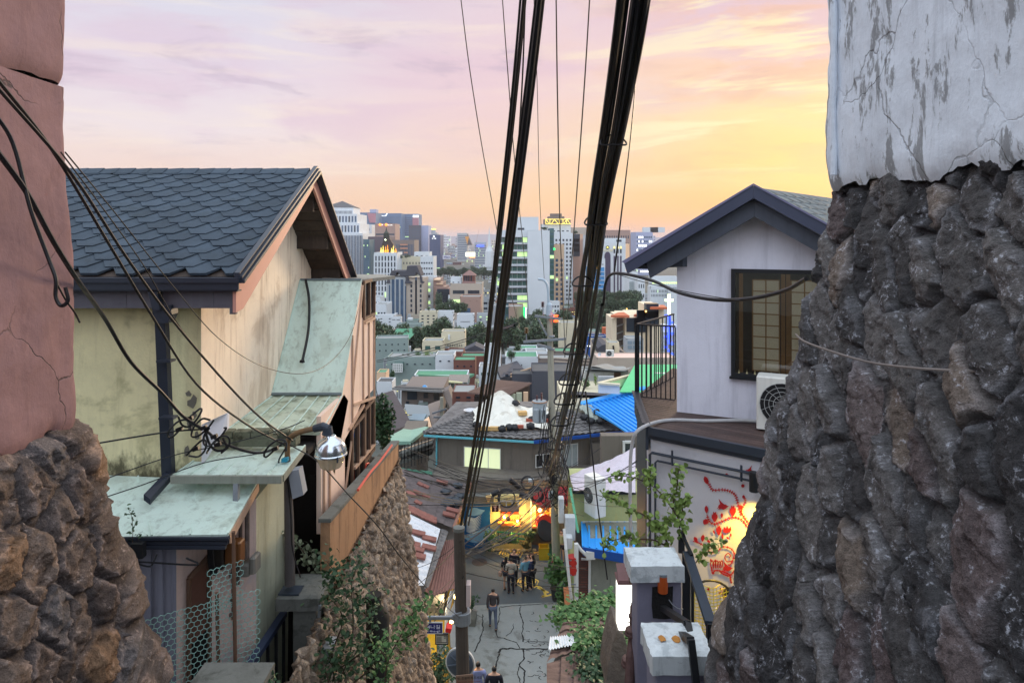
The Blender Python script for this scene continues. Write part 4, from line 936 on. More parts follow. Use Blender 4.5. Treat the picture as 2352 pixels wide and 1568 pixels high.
M_tileg=mat('dark green roof tile',srgb(62,110,92),.6,.3,2)
M_corr=mat('brown corrugated sheet',srgb(134,98,90),.6,.2,2)
M_white=mat('white corrugated sheet',srgb(206,208,212),.6,.15,1.5,streak=srgb(120,110,104),samt=.5)
M_tarp=mat('dirty white tarpaulin',srgb(216,214,204),.8,.12,1.2,.02,5,patch=srgb(140,128,104),pamt=.35,pscale=1.2)
M_dkwall=mat('grey brown rendered wall',srgb(112,106,98),.92,.14,.6,.006,20,streak=srgb(70,64,58),samt=.45,sscale=.5)
M_blue=mat('bright blue sheet roof',srgb(48,156,234),.5,.08,.8,streak=srgb(60,120,180),samt=.25)
M_bdk=mat('royal blue fascia',srgb(26,74,150),.5,.1,2)
M_teal=mat('turquoise gutter',srgb(96,176,190),.5,.12,3)
M_wfr=mat('white window frame',srgb(206,208,206),.5,.06,4)
M_lit=glow('lit frosted window',srgb(204,214,170),.75)
M_warm=glow('warm lit shop interior',srgb(255,190,60),1.0)
M_curt=mat('pale curtain',srgb(150,160,160),.8,.15,6)
hz=-11.12
Cc=onZ(1226,1012,hz);Ll=onZ(974,997,hz);Rr_=onZ(1428,989,hz)
ch_=thing('house',(Cc.x,Cc.y,ZS),'grey rendered house with hipped grey tile roof and weighted white tarpaulin above the cafe','house')
rA,rB=P(1112,938,41.0),P(1292,941,41.0)
zb_=min(rA.z,rB.z);rA.z=rB.z=zb_
Bl,Br=Ll+Vector((1.2,7.5,0)),Rr_+Vector((-.8,7.0,0))
o=tileroof(Ll,Cc,rB*.35+rA*.65,rA).build('roof',M_tile,ch_,True)
tileroof(Cc,Rr_,rB,rB*.35+rA*.65).build('roof',M_tile,ch_,True)
for A,B,C_,D_ in((Bl,Ll,rA,rA),(Rr_,Br,rB,rB),(Br,Bl,rA,rB)):m=MB();m.add([A,B,C_,D_]if C_!=D_ else[A,B,C_],[(0,1,2,3)if C_!=D_ else(0,1,2)]);m.build('roof_back',M_tile,ch_)
m=MB()
for A,B in((Ll,rA),(rA,rB),(rB,Rr_)):
 n=int((B-A).length/.32)
 for i in range(n):p,q=A.lerp(B,i/n),A.lerp(B,(i+1.1)/n);m.tube([p+Vector((0,0,.10)),q+Vector((0,0,.08))],[.13,.10],8)
m.build('ridge_cap',M_tile,ch_)
wy=Vector((0,.35,0))
wL,wC,wR=P(1000,1012,0),0,0
wLp=Ll+Vector((.6,.5,0));wCp=Cc+Vector((0,.55,0));wRp=Rr_+Vector((-.3,.5,0))
m=MB();m.prism([Vector((p.x,p.y,hz-.05))for p in(wLp,wCp,wRp,Br+Vector((-.5,-.5,0)),Bl+Vector((.5,-.5,0)))],(0,0,ZS-hz));m.build('wall',M_dkwall,ch_)
for A,B,mt in((Ll,Cc,M_teal),(Cc,Rr_,M_bdk)):
 m=MB();m.beam(A+Vector((0,-.05,-.06)),B+Vector((0,-.05,-.06)),.14,.16 if mt is M_bdk else .09);m.build('gutter',mt,ch_)
m=MB();k=wLp+Vector((.05,-.08,0));m.tube([Ll+Vector((.75,.1,-.1)),k+Vector((.02,0,-.5)),Vector((k.x,k.y,ZS+.2))],.05,8);m.build('drainpipe',M_teal,ch_)
def wallwin(A,B,x0,x1,y0,y1,par,pane,frame=M_wfr,npan=3,name='window',off=.03,fw=.04):
 """window on the vertical plane through plan points A, B, from photo rectangle"""
 q=[onV(x0,y0,A,B),onV(x1,y0,A,B)];zt_,zb2=q[0].z,onV(x0,y1,A,B).z
 a,c=Vector((q[0].x,q[0].y,0)),Vector((q[1].x,q[1].y,0));u=(c-a).normalized();n=Vector((u.y,-u.x,0));L_=(c-a).length
 def bx_(m,s0,s1,z0,z1,t0,t1):m.prism([a+u*s0+n*t0+Vector((0,0,z))if False else a+u*s+n*t0+Vector((0,0,z))for s,z in((s0,z0),(s1,z0),(s1,z1),(s0,z1))],n*(t1-t0))
 m=MB();bx_(m,0,L_,zb2,zt_,off-.01,off+.01);f=m.build(name,pane,par)
 m=MB()
 for i in range(npan+1):s=L_*i/npan;bx_(m,s-fw/2,s+fw/2,zb2-fw,zt_+fw,off+.012,off+.05)
 bx_(m,fw/2,L_-fw/2,zb2-fw,zb2,off+.013,off+.048);bx_(m,fw/2,L_-fw/2,zt_,zt_+fw,off+.013,off+.048)
 m.build('window_frame',frame,f);return f
pA,pB=(wLp.x,wLp.y),(wCp.x,wCp.y)
z5w=lambda x0,y0,x1,y1:(Z5(x0,y0)[0],Z5(x1,y1)[0],Z5(x0,y0)[1],Z5(x1,y1)[1])
tag(wallwin(pA,pB,*z5w(705,435,1020,640),ch_,M_lit),'pale lit three pane window')
pC=(wRp.x,wRp.y)
wallwin(pB,pC,*z5w(1540,425,1690,620),ch_,M_curt,npan=3);wallwin(pB,pC,*z5w(1325,510,1450,610),ch_,M_glass,npan=2)
wallwin(pB,pC,*z5w(1805,460,1920,565),ch_,mat('ochre blind',srgb(150,128,70),.7,.1,4),mat('ochre frame',srgb(150,120,64),.7,.1,4),npan=2)
tp=MB()
tq=[P(*Z5(790,290),37.4),P(*Z5(1440,300),37.3),P(*Z5(1430,110),39.6),P(*Z5(785,140),40.3)]
def tfn(u,v):
 a_=tq[0].lerp(tq[1],u);c_=tq[3].lerp(tq[2],u);p=a_.lerp(c_,v)
 pk=math.exp(-((u-.34)/.22)**2)*v**1.5
 z=p.z+1.05*pk+.06*math.sin(u*40+v*6)*(1-abs(v-.5))*.8+.05*math.sin(u*17-v*13)+.16
 return(p.x+.05*math.sin(v*20),p.y+.5*pk,z)
tp.sheet(tfn,60,24);tag(tp.build('tarpaulin',M_tarp,None,True),'dirty white tarpaulin draped over the hipped grey tile roof','tarpaulin')
tp=MB();t2=[P(*Z5(1690,110),40.2),P(*Z5(1850,245),38.6),P(*Z5(1950,200),38.9),P(*Z5(1790,90),40.6)]
tp.sheet(lambda u,v:tuple(t2[0].lerp(t2[1],u).lerp(t2[3].lerp(t2[2],u),v)+Vector((0,0,.22+.05*math.sin(u*23+v*17)+.03*math.sin(u*51)))),24,16)
tag(tp.build('tarpaulin',mat('crumpled grey plastic',srgb(150,158,150),.6,.3,2),None,True),'small crumpled grey plastic sheet near the blue roof on the tile roof','tarpaulin')
M_bag=mat('black weight bag',(.02,.022,.026,1),.5,.3,5);M_brk=mat('loose brick',srgb(160,84,66),.85,.25,5);M_yb=mat('pale wood block',srgb(196,160,104),.8,.2,5)
def roofpt(zx,zy,Y,lift=.0):return P(*Z5(zx,zy),Y)+Vector((0,0,lift))
def blob(c,r,sy=.8,sz=.7,seed=0):
 rr=random.Random(seed);m=MB();n1_,n2_=10,7
 m.sheet(lambda u,v:tuple(c+Vector((r*math.sin(math.pi*v)*math.cos(2*math.pi*u),r*sy*math.sin(math.pi*v)*math.sin(2*math.pi*u),r*sz*math.cos(math.pi*v)))*(1)),n1_,n2_)
 for i in range(len(m.v)):
  j=i%(n1_+1);k=i//(n1_+1);s_=1+.18*math.sin(j%n1_*2.4+k*1.7+seed)
  m.v[i]=c+(m.v[i]-c)*s_
 return m
for i,(x,y,Yv)in enumerate(((812,258,37.3),(1152,68,39.9),(1098,280,37.4),(1145,283,37.4),(1035,292,37.3),(1282,268,37.4),(1296,212,38.2),(1448,190,38.4),(1750,190,38.7),(1810,225,38.4),(1895,225,38.4),(1940,200,38.6),(1868,148,39.3))):
 tag(blob(roofpt(x,y,Yv,.1),.26,seed=i).build('weight_bag',M_bag,None,True),'black weight bag holding down a roof tarpaulin above the cafe','weight bag','black weight bags on the tarpaulins')
for i,(x,y,Yv,mt,lab)in enumerate(((1268,214,38.1,M_brk,'red brick'),(1196,270,37.4,M_brk,'red brick'),(1300,222,38.1,M_brk,'red brick'),(1440,215,37.9,M_brk,'red brick'))):
 c=roofpt(x,y,Yv,.08);m=MB();m.obox(c,(.34,.05*(i-1),0),(0,.2,0),(0,0,.16));tag(m.build('brick',mt),'loose red brick lying on the white roof tarpaulin','brick','loose bricks on the white tarpaulin')
m=MB();m.obox(roofpt(1212,162,38.9,.15),(.5,.08,0),(-.05,.4,0),(0,0,.2));tag(m.build('wood_block',M_yb),'square pale wooden block lying in the middle of the tarpaulin','block')
m=MB();m.obox(roofpt(950,290,37.4,.1),(1.6,-.05,0),(0,.25,0),(0,0,.2));tag(m.build('timber',M_yb),'long pale timber weighing the lower edge of the white tarpaulin','timber')
m=MB();m.obox(P(*Z6(690,1210),41.5),(2.7,.3,.1),(.2,1.7,.2),(0,0,.3));m.prism([P(*Z6(575,1255),40.6),P(*Z6(650,1275),40.6),P(*Z6(830,1210),41.2),P(*Z6(760,1185),41.2)],(0,0,.12));tag(m.build('roof_hatch',mat('beige sheet box',srgb(166,160,140),.7,.12,2)),'low beige sheet metal box roof behind the concrete pole','roof box')
m=MB();m.lathe([(0,0),(.25,.05),(.42,.16),(.46,.2),(.42,.18),(.25,.08),(0,.03)],P(*Z5(760,140),41),16);o=m.build('satellite_dish',M_white,None,True);o.location=(0,0,0);tag(o,'small white satellite dish beside the left end of the grey tile roof','satellite dish')
YC=34.7
cf=thing('cafe',(0,YC,ZS),'small cream cafe front with warmly lit counter window and red canvas stall','cafe')
M_clap=mat('cream clapboard',srgb(222,204,140),.7,.08,2,streak=srgb(170,150,96),samt=.3)
q0,q1=P(*Z5(930,860),YC),P(*Z5(1290,1340),YC)
b=MB()
n=16
for k in range(n):z0_=ZS+(q0.z-ZS)*k/n;z1_=ZS+(q0.z-ZS)*(k+1)/n;b.prism([(q0.x,YC,z0_+.004),(q0.x,YC+.02,z1_),(q0.x,YC+.2,z1_),(q0.x,YC+.2,z0_+.004)],(q1.x-q0.x,0,0))
b.build('front_wall',M_clap,cf)
b=MB();b.box(q0.x-3.2,q1.x+4.6,YC+.6,YC+3,ZS,q0.z+.6);b.build('rear_wall',M_dkwall,cf)
def rect(zf,x0,y0,x1,y1,Y):a,c=P(*zf(x0,y0),Y),P(*zf(x1,y1),Y);return a.x,c.x,c.z,a.z
def rbox(name,zf,x0,y0,x1,y1,Y,d,m_,par,**k):
 X0,X1,z0_,z1_=rect(zf,x0,y0,x1,y1,Y);m=MB();m.box(X0,X1,Y,Y+d,z0_,z1_);return m.build(name,m_,par)
f=rbox('upper_window',Z7,370,580,735,715,YC-.06,.05,mat('dim amber pane',srgb(170,140,60),.4,.2,3),cf)
b=MB()
for x in(360,500,620,745):X0,X1,z0_,z1_=rect(Z7,x,545,x+22,745,YC-.10);b.box(X0,X1,YC-.1,YC-.065,z0_,z1_)
for y in(545,718):X0,X1,z0_,z1_=rect(Z7,383,y,744,y+26,YC-.10);b.box(X0,X1,YC-.098,YC-.066,z0_,z1_)
b.build('window_frame',M_wfr,f)
f=rbox('counter_window',Z7,430,845,775,1000,YC-.05,.04,M_warm,cf)
b=MB()
for x,y0,y1 in((400,770,1000),(545,850,1000),(632,850,1000),(680,860,1000),(775,840,1000)):X0,X1,z0_,z1_=rect(Z7,x,y0,x+(22 if x in(400,775)else 8),y1,YC-.12);b.box(X0,X1,YC-.12,YC-.055,z0_,z1_)
b.build('window_frame',M_brown,f)
rbox('awning_bar',Z7,420,822,770,848,YC-.35,.3,glow('orange lit canopy edge',srgb(226,96,40),.8),cf)
rbox('counter',Z7,340,1005,800,1060,YC-.45,.4,mat('orange counter',srgb(214,112,48),.6,.15,3),cf)
b=MB();X0,X1,z0_,z1_=rect(Z7,390,735,770,775,YC-.5);b.prism([(X0,YC-.5,z0_),(X0,YC,z1_),(X0,YC,z1_+.06),(X0,YC-.5,z0_+.05)],(X1-X0,0,0));b.build('awning',M_brown,cf)
b=MB()
for k in range(9):X0,X1,z0_,z1_=rect(Z7,380+k*46,1062,384+k*46,1105,YC-.44);b.box(X0,X1,YC-.44,YC-.4,z0_,z1_)
for x in(395,440,635,745,820):X0,X1,z0_,z1_=rect(Z7,x,1105,x+10,1290,YC-.4);b.box(X0,X1,YC-.42,YC-.36,z0_,z1_)
X0,X1,z0_,z1_=rect(Z7,372,1056,830,1064,YC-.4);b.box(X0,X1,YC-.45,YC-.38,z0_,z1_);b.build('counter_rack',mat('grey rack',srgb(120,110,100),.7,.2,4),cf)
for i,(cx,cy)in enumerate(((552,912),(552,975))):
 b=MB();b.lathe([(.13,-.02),(.13,0),(.09,-.01),(.0,-.01)],P(*Z7(cx,cy),YC-.14),18,'y');b.build('round_dial',M_bsteel,f)
rbox('corner_post',Z7,1000,520,1030,1240,YC-.10,.1,M_wfr,cf)
b=MB();X0,X1,z0_,z1_=rect(Z7,1032,640,1110,1060,YC-.02);b.box(X0,X1,YC-.02,YC+.1,z0_,z1_);b.build('door_panel',M_clap,cf)
sgn=thing('hanging_sign',P(*Z7(285,705),YC-.5),'dark brown square hanging sign with pale emblem left of the cafe windows','sign')
rbox('board',Z7,215,635,355,775,YC-.5,.05,mat('dark brown sign',srgb(72,36,30),.6,.1,4),sgn)
b=MB();c=P(*Z7(282,700),YC-.505);b.prism([c+Vector((x*.01,0,z*.01))for x,z in((-6,14),(-1,6),(4,15),(8,8),(3,0),(6,-8),(0,-16),(-4,-6),(-2,2),(-8,6))],(0,-.01,0));b.build('emblem',mat('pale pink paint',srgb(226,176,160),.7,.1,4),sgn)
b=MB();b.beam(P(*Z7(180,612),YC-.5),P(*Z7(360,612),YC-.5),.03,.03);b.beam(P(*Z7(245,612),YC-.5),P(*Z7(245,640),YC-.5),.02,.02,(0,1,0));b.beam(P(*Z7(330,612),YC-.5),P(*Z7(330,640),YC-.5),.02,.02,(0,1,0));b.build('bracket',M_bsteel,sgn)
rbox('stall_back',Z7,1030,690,1440,1120,YC+.5,.05,mat('warm stall boards',srgb(214,150,70),.7,.2,2),cf)
st=MB()
for y in(780,860,940):X0,X1,z0_,z1_=rect(Z7,1150,y,1440,y+14,YC+.25);st.box(X0,X1,YC+.2,YC+.48,z0_,z1_)
st.build('shelf',mat('orange shelf board',srgb(226,150,60),.7,.1,3),cf)
for i in range(26):
 x=1170+(i%9)*30+random.uniform(-6,6);y=(775,855,935)[i//9];c=P(*Z7(x,y),YC+.3);h_=random.uniform(.12,.26)
 b=MB();b.lathe([(.05,0),(.06,h_*.3),(.05,h_*.7),(.025,h_*.85),(.025,h_)],c,8);o=b.build('jar',mat(('amber jar','dark jar','cream jar')[i%3],(srgb(214,140,40),srgb(90,60,40),srgb(226,200,150))[i%3],.4,.1,6));tag(o,'small jar on the lit cafe stall shelves','jar','jars on the cafe stall shelves')
b=MB();q=[P(*Z7(1040,560),YC-.1),P(*Z7(1260,690),YC-.9),P(*Z7(1765,660),YC-.9),P(*Z7(1765,270),YC+.3),P(*Z7(1055,290),YC+.3)]
b.prism(q,(0,.02,.02));b.prism([P(*Z7(1260,556),YC-.92),P(*Z7(1765,520),YC-.92),P(*Z7(1765,655),YC-.96),P(*Z7(1260,670),YC-.96)],(0,-.02,0))
tag(b.build('canvas_awning',mat('dark red canvas',srgb(140,40,44),.8,.2,1.2)),'dark red canvas awning over the lit cafe stall','awning')
b=MB();b.lathe([(0,0),(.5,0),(.56,.03),(.56,.08),(.5,.1),(0,.1)],(0,0,0),28,'y');o=b.build('round_board',M_bsteel,None,off=(0,0,0));o.location=P(*Z7(1340,1150),YC-.9);o.rotation_euler=(R(-28),0,R(35));tag(o,'large black round board leaning by the cafe stall','round board')
b=MB();b.lathe([(.30,0),(.42,.02),(.42,.3),(.30,.3)],(0,0,0),22,'y');o=b.build('red_drum',mat('bright red plastic',srgb(226,60,44),.5,.08,3),None,off=(0,0,0));o.location=P(*Z7(1300,1000),YC-.7);o.rotation_euler=(R(-10),0,R(20));tag(o,'bright red drum above the black round board at the stall','drum')
rbox('counter_table',Z7,1030,1075,1240,1115,YC-.4,.6,mat('pale timber table',srgb(200,140,80),.7,.15,3),cf)
for(x0,y0,x1,y1,mt,lab,nm)in((1175,1350,1375,1520,mat('yellow crate',srgb(190,164,40),.6,.1,3),'yellow plastic crate on the road at the cafe stall','crate'),(1385,1340,1450,1480,mat('green crate',srgb(46,96,76),.6,.1,3),'green plastic crate beside the yellow crate','crate')):
 X0,X1,z0_,z1_=rect(Z7,x0,y0,x1,y1,34.0);b=MB();th_=.03;z0_=ZS+.01;z1_=z0_+.62
 b.box(X0,X1,33.6,33.6+th_,z0_,z1_);b.box(X0,X1,34.1,34.1+th_,z0_,z1_);b.box(X0,X0+th_,33.6+th_,34.1,z0_,z1_);b.box(X1-th_,X1,33.6+th_,34.1,z0_,z1_);b.box(X0+th_,X1-th_,33.6+th_,34.1,z0_,z0_+.3)
 b.box(X0-.02,X1+.02,33.58,33.6,z1_-.06,z1_+.01);b.box(X0-.01,X1+.01,33.585,33.6,z0_+.2,z0_+.24);tag(b.build('crate',mt),lab,'crate')
def bulb(name,p,e,col,r=.05,lab=None,vis=4.):
 m=MB();m.sheet(lambda u,v:tuple(Vector(p)+Vector((r*math.sin(math.pi*v)*math.cos(6.2832*u),r*math.sin(math.pi*v)*math.sin(6.2832*u),r*math.cos(math.pi*v)))),10,8);o=m.build(name,glow('lit bulb %s'%name,col,vis),None,True);tag(o,lab,'lamp')
 l=bpy.data.lights.new(name+'_light','POINT');l.energy=e;l.color=col[:3];l.shadow_soft_size=r*1.2;lo=bpy.data.objects.new(name+'_light',l);C.objects.link(lo);lo.location=Vector(p)+Vector((0,-.12,0));return o
bulb('stall_lamp',P(*Z7(1190,735),YC-.15),120,(1,.62,.18,1),.10,'bright warm lamp hanging under the red stall awning',12)
bulb('window_lamp',P(*Z7(470,880),YC-.3),60,(1,.66,.2,1),.07,'warm lamp glowing at the left of the counter window',10)
bulb('counter_lamp',P(*Z7(740,960),YC-.4),60,(1,.66,.24,1),.06,'warm lamp glowing at the right of the counter window',8)
bm=thing('mural_wall',P(*Z5(830,1340),YC),'blue mural wall painted with a white wing and clouds left of the cafe','wall')
X0,X1,z0_,z1_=rect(Z5,640,935,929,1340,YC-.02);b=MB();b.box(X0,X1,YC-.02,YC+.3,ZS,z1_);b.build('wall_face',mat('mural blue paint',srgb(24,92,150),.8,.2,.8),bm)
b=MB();pz=lambda x,y:P(*Z5(x,y),YC-.026)
for k in range(11):
 f_=k/10;a=pz(722,1080+f_*95);e_=pz(858-f_*6-20*f_*f_,1022+f_*150);mid_=a.lerp(e_,.55)+Vector((0,0,-.10));w_=.028
 b.prism([a+Vector((0,0,w_*.3)),mid_+Vector((0,0,w_)),e_,mid_-Vector((0,0,w_)),a-Vector((0,0,w_*.4))],(0,-.004-.0005*k,0))
 if k<4:a2_=pz(722,1050+f_*80);e2_=pz(800-f_*10,1060+f_*90);b.prism([a2_+Vector((0,0,.04)),e2_,a2_-Vector((0,0,.05))],(0,-.010-.0005*k,0))
b.build('painted_wing',mat('white mural paint',srgb(214,226,232),.8,.08,3),bm)
b=MB()
for cx,cy,s_ in((800,1000,1.1),(780,1015,.8),(830,1190,.8),(800,1220,1.3),(850,1225,.9),(790,1245,1.),(880,1160,.7),(905,1165,.8),(735,1225,.7)):
 c=pz(cx,cy);b.prism([c+Vector((math.cos(t_)*.42*s_*(1+.15*math.sin(5*t_)),0,math.sin(t_)*.16*s_*(1+.2*math.sin(4*t_+1))))for t_ in(k*.35 for k in range(18))],(0,-.003-.0007*cx/100,0))
b.build('painted_clouds',mat('pale blue mural paint',srgb(130,176,208),.8,.2,2),bm)
b=MB();X0,X1,z0_,z1_=rect(Z5,640,870,960,935,YC-.1);b.box(X0,X1,YC-.1,YC+.4,z0_,z1_);b.build('coping',M_conc,bm)
b=MB();X0,X1,z0_,z1_=rect(Z7,90,475,200,575,YC-.4);b.prism([(X0,YC-.4,z1_),(X1,YC-.4,z1_),(X1-.1,YC-.4,z0_),(X0+.1,YC-.4,z0_)],(0,.3,0));tag(b.build('vent_hood',M_yb),'small beige vent hood on the wall coping above the blue mural','vent')
b=MB();b.prism([onZ(*Z5(1010,1330),ZS+.02),onZ(*Z5(1200,1335),ZS+.02),onZ(*Z5(1185,1280),ZS+.02),onZ(*Z5(1040,1285),ZS+.02)],(0,0,.12));tag(b.build('step_slab',mat('pale stone slab',srgb(170,170,150),.85,.15,2)),'pale stone slab step in front of the cafe','step')
rs2=random.Random(4)
for k in range(22):
 x=(1050+k*9)if k<12 else 900+(k-12)*46;y=1270+rs2.uniform(-5,5)if k<12 else 1335+rs2.uniform(-8,8)
 c=onZ(*Z5(x,y),ZS+.08);tag(blob(c,rs2.uniform(.09,.15),.8,.6,k).build('edging_stone',mat('edging stone',srgb(180,168,140),.85,.2,5),None,True),'pale rounded stone edging the cafe planting','stone','stones edging the cafe planting')
gf=thing('garden_fence',P(*Z7(600,1300),34.2),'low green painted rail fence with leafy planting before the cafe','fence')
for y0,y1,x0,x1 in((1180,1240,320,940),(1275,1330,380,890)):b=MB();b.beam(P(*Z7(x0,y0),34.2),P(*Z7(x1,y1),34.1),.03,.08);b.build('rail',mat('green fence paint',srgb(70,150,96),.6,.1,3),gf)
for x in(345,560,760,930):b=MB();b.beam(P(*Z7(x,1170+x*.06),34.25),P(*Z7(x,1400),34.25),.06,.05,(0,1,0));b.build('post',M_brown,gf)
def leafmesh(n,fn_pos,size,seed=0,oval=.55,flat=.6):
 rr=np.random.RandomState(seed);pts=fn_pos(rr,n);m=len(pts)
 sz=size*rr.uniform(.6,1.25,m)
 th=rr.uniform(0,2*np.pi,m);nz_=rr.normal(size=(m,3));nz_[:,2]=np.abs(nz_[:,2])+flat;nz_/=np.linalg.norm(nz_,axis=1)[:,None]
 a=np.cross(nz_,np.stack([np.cos(th),np.sin(th),np.zeros(m)],1));a/=np.linalg.norm(a,axis=1)[:,None];c=np.cross(nz_,a)
 k=[(-1,0),(-.45,oval),(.35,oval*.9),(1,0),(.35,-oval*.9),(-.45,-oval)]
 V=np.stack([pts+a*(u*sz)[:,None]/2+c*(v*sz)[:,None]/2+nz_*(sz*(.10 if abs(v)>0 else 0))[:,None]for u,v in k],1).reshape(-1,3)
 F=[(6*i,6*i+1,6*i+2,6*i+3,6*i+4,6*i+5)for i in range(m)]
 return V,F
def leaves(name,mt,parent,V,F,off=(0,0,0)):
 me=bpy.data.meshes.new(name);me.from_pydata((V-np.array(off)).tolist(),[],F);me.materials.append(mt);o=bpy.data.objects.new(name,me);C.objects.link(o)
 if parent:o.parent=parent
 return o
def leafmat(name,c1,c2,tr=.25):
 if name in MATS:return MATS[name]
 m=bpy.data.materials.new(name);m.use_nodes=True;t=NT(m.node_tree);b=t.n['Principled BSDF']
 g=t.new('ShaderNodeNewGeometry');tc=t.new('ShaderNodeTexCoord')
 f=t.math('ADD',t.math('MULTIPLY',g.outputs['Random Per Island'],.6),t.math('MULTIPLY',t.noise(tc.outputs['Object'],1.3,3),.5))
 c=t.mix(f,c1,c2);t.link(c,b.inputs['Base Color']);b.inputs['Roughness'].default_value=.55;b.inputs['Specular IOR Level'].default_value=.35
 MATS[name]=m;return m
L_dark=leafmat('dark green leaf',(.016,.045,.022,1),(.06,.12,.05,1))
L_mid=leafmat('mid green leaf',(.03,.09,.03,1),(.12,.24,.07,1))
L_lite=leafmat('fresh yellow green leaf',(.10,.18,.04,1),(.26,.36,.09,1))
L_far=leafmat('far tree leaf',(.03,.062,.036,1),(.10,.15,.075,1))
M_bark=mat('bark',srgb(84,70,60),.9,.3,8)
def clump(center,rad,n,size,mt,name='foliage',parent=None,seed=0,sub=9):
 c0=np.array(center,dtype=float);rad=np.array(rad,dtype=float)
 def fp(rr,n):
  cs=rr.normal(size=(sub,3));cs/=np.linalg.norm(cs,axis=1)[:,None];cs*=rr.uniform(.25,.8,(sub,1))
  k=rr.randint(0,sub,n);d=rr.normal(size=(n,3));d/=np.linalg.norm(d,axis=1)[:,None]
  return c0+(cs[k]+d*rr.uniform(.2,.42,(n,1)))*rad
 V,Fc=leafmesh(n,fp,size,seed);return leaves(name,mt,parent,V,Fc,rootloc(parent)if parent else(0,0,0))
def plant(label,base,rad,n,size,mt,seed=0,group=None,cat='plant',sub=9,kind='shrub',stem=True,crownz=None):
 base=Vector(base);r_=thing(kind,base,label,cat,group);cz=rad[2]*.9 if crownz is None else crownz
 clump(base+Vector((0,0,cz)),rad,n,size,mt,'foliage',r_,seed,sub)
 m=MB();rr=random.Random(seed)
 for k in range(4):e=base+Vector((rr.uniform(-.5,.5)*rad[0],rr.uniform(-.5,.5)*rad[1],cz*rr.uniform(.7,1.2)));m.tube([base,base.lerp(e,.5)+Vector((rr.uniform(-.05,.05),0,0)),e],[max(.006,rad[0]*.03),max(.005,rad[0]*.02),.004],5)
 m.build('stem',M_bark,r_);return r_
for i,(x,y,s_,lab)in enumerate(((100,1290,.75,'dark bushy shrub at the foot of the blue mural'),(470,1330,.45,'low leafy plant under the left half of the green rail'),(680,1310,.5,'low leafy plant under the right half of the green rail'),(1000,1200,.4,'slender potted plant at the cafe corner post'),(900,1430,.45,'reddish green potted plant right of the cafe step'),(180,1480,.4,'white flowering plant left of the cafe step'),(960,1300,.4,'red flowering plant by the rail fence end'))):
 p=P(*Z7(x,y+30),34.0);p.z=max(p.z-s_*.4,ZS+.02);plant(lab,p,(s_*.8,s_*.5,s_*.55),260,.12,(L_mid,L_dark,leafmat('reddish leaf',(.10,.04,.02,1),(.12,.16,.05,1)))[2 if i in(4,6)else i%2],i)
c=onZ(*Z7(180,1510),ZS+.3);V,Fc=leafmesh(50,lambda rr,n:np.array(c)+rr.normal(size=(n,3))*np.array([.35,.15,.08])+np.array([0,0,.2]),.07,4);leaves('white_flowers',mat('white petals',srgb(226,222,210),.7,.05,4),None,V,Fc);tag(bpy.data.objects['white_flowers'],'scatter of small white flowers low beside the mural','flowers')
rr=random.Random(5)
def vineplant(label,pts,n,size,mt,seed,spread=.10,thick=.008,name='climbing_plant',cat='plant',flat=.6,group=None):
 base=Vector(pts[0][0]);r_=thing(name,base,label,cat,group);m=MB();allp=[]
 for q in pts:
  cp=catmull(q,6);m.tube(cp,[thick*(1-.6*i/len(cp))for i in range(len(cp))],5);allp+=cp[2:]
 m.build('stem',M_bark,r_);A=np.array([tuple(p)for p in allp])
 def fp(rs_,n):k=rs_.randint(0,len(A),n);return A[k]+rs_.normal(size=(n,3))*spread
 V,Fc=leafmesh(n,fp,size,seed,.8 if mt is L_lite else .6,flat);leaves('foliage',mt,r_,V,Fc,tuple(base));return r_
ZL=lambda zx,zy:((700+zx/1.47)/1.7007,(1600+zy/1.47)/1.7007)
vineplant('dark leafy shrub climbing before the carved stone wall',[[P(*ZL(900,1600),6.2),P(*ZL(880,1400),6.2),P(*ZL(940,1200),6.2),P(*ZL(860,1050),6.2),P(*ZL(900,950),6.2),P(*ZL(850,870),6.2)],[P(*ZL(900,1600),6.2),P(*ZL(980,1400),6.2),P(*ZL(1000,1200),6.2),P(*ZL(990,1000),6.2),P(*ZL(1040,850),6.2)],[P(*ZL(900,1500),6.2),P(*ZL(1080,1350),6.1),P(*ZL(1100,1150),6.1),P(*ZL(1060,1080),6.1)],[P(*ZL(960,1600),6.0),P(*ZL(1100,1480),6.0),P(*ZL(1150,1380),6.0)],[P(*ZL(860,1560),6.0),P(*ZL(840,1480),6.0),P(*ZL(880,1380),6.0)]],1000,.055,L_dark,3,.07)
vineplant('feathery green sprig in front of the carved stone wall',[[P(*ZL(1180,1600),5.6),P(*ZL(1200,1440),5.6),P(*ZL(1280,1280),5.6),P(*ZL(1340,1170),5.6),P(*ZL(1420,1120),5.6)],[P(*ZL(1200,1450),5.6),P(*ZL(1140,1350),5.6)],[P(*ZL(1250,1340),5.6),P(*ZL(1380,1260),5.6)]],420,.045,L_mid,4,.05)
vineplant('pale drooping leafy twig hanging in the dark alley',[[P(*ZL(560,700),6.8),P(*ZL(640,740),6.8),P(*ZL(700,800),6.8),P(*ZL(750,860),6.8),P(*ZL(800,900),6.8),P(*ZL(860,880),6.8)]],170,.06,leafmat('grey green leaf',(.10,.13,.08,1),(.22,.25,.16,1)),5,.045)
vineplant('tiny sprig growing from the lowest mint roof gutter',[[P(304,1250,5.4),P(305,1215,5.4),P(302,1185,5.4),P(296,1172,5.4)],[P(305,1215,5.4),P(314,1195,5.4)],[P(318,1240,5.4),P(322,1222,5.4)]],40,.035,L_dark,6,.018,.003)
def ivy(label,c,rad,n,size,mt,seed):
 r_=thing('ivy',Vector(c),label,'plant');clump(c,rad,n,size,mt,'foliage',r_,seed,14);m=MB();m.tube([Vector(c)-Vector((0,0,rad[2])),Vector(c)+Vector((.02,0,rad[2]*.8))],[.02,.008],5);m.build('stem',M_bark,r_);return r_
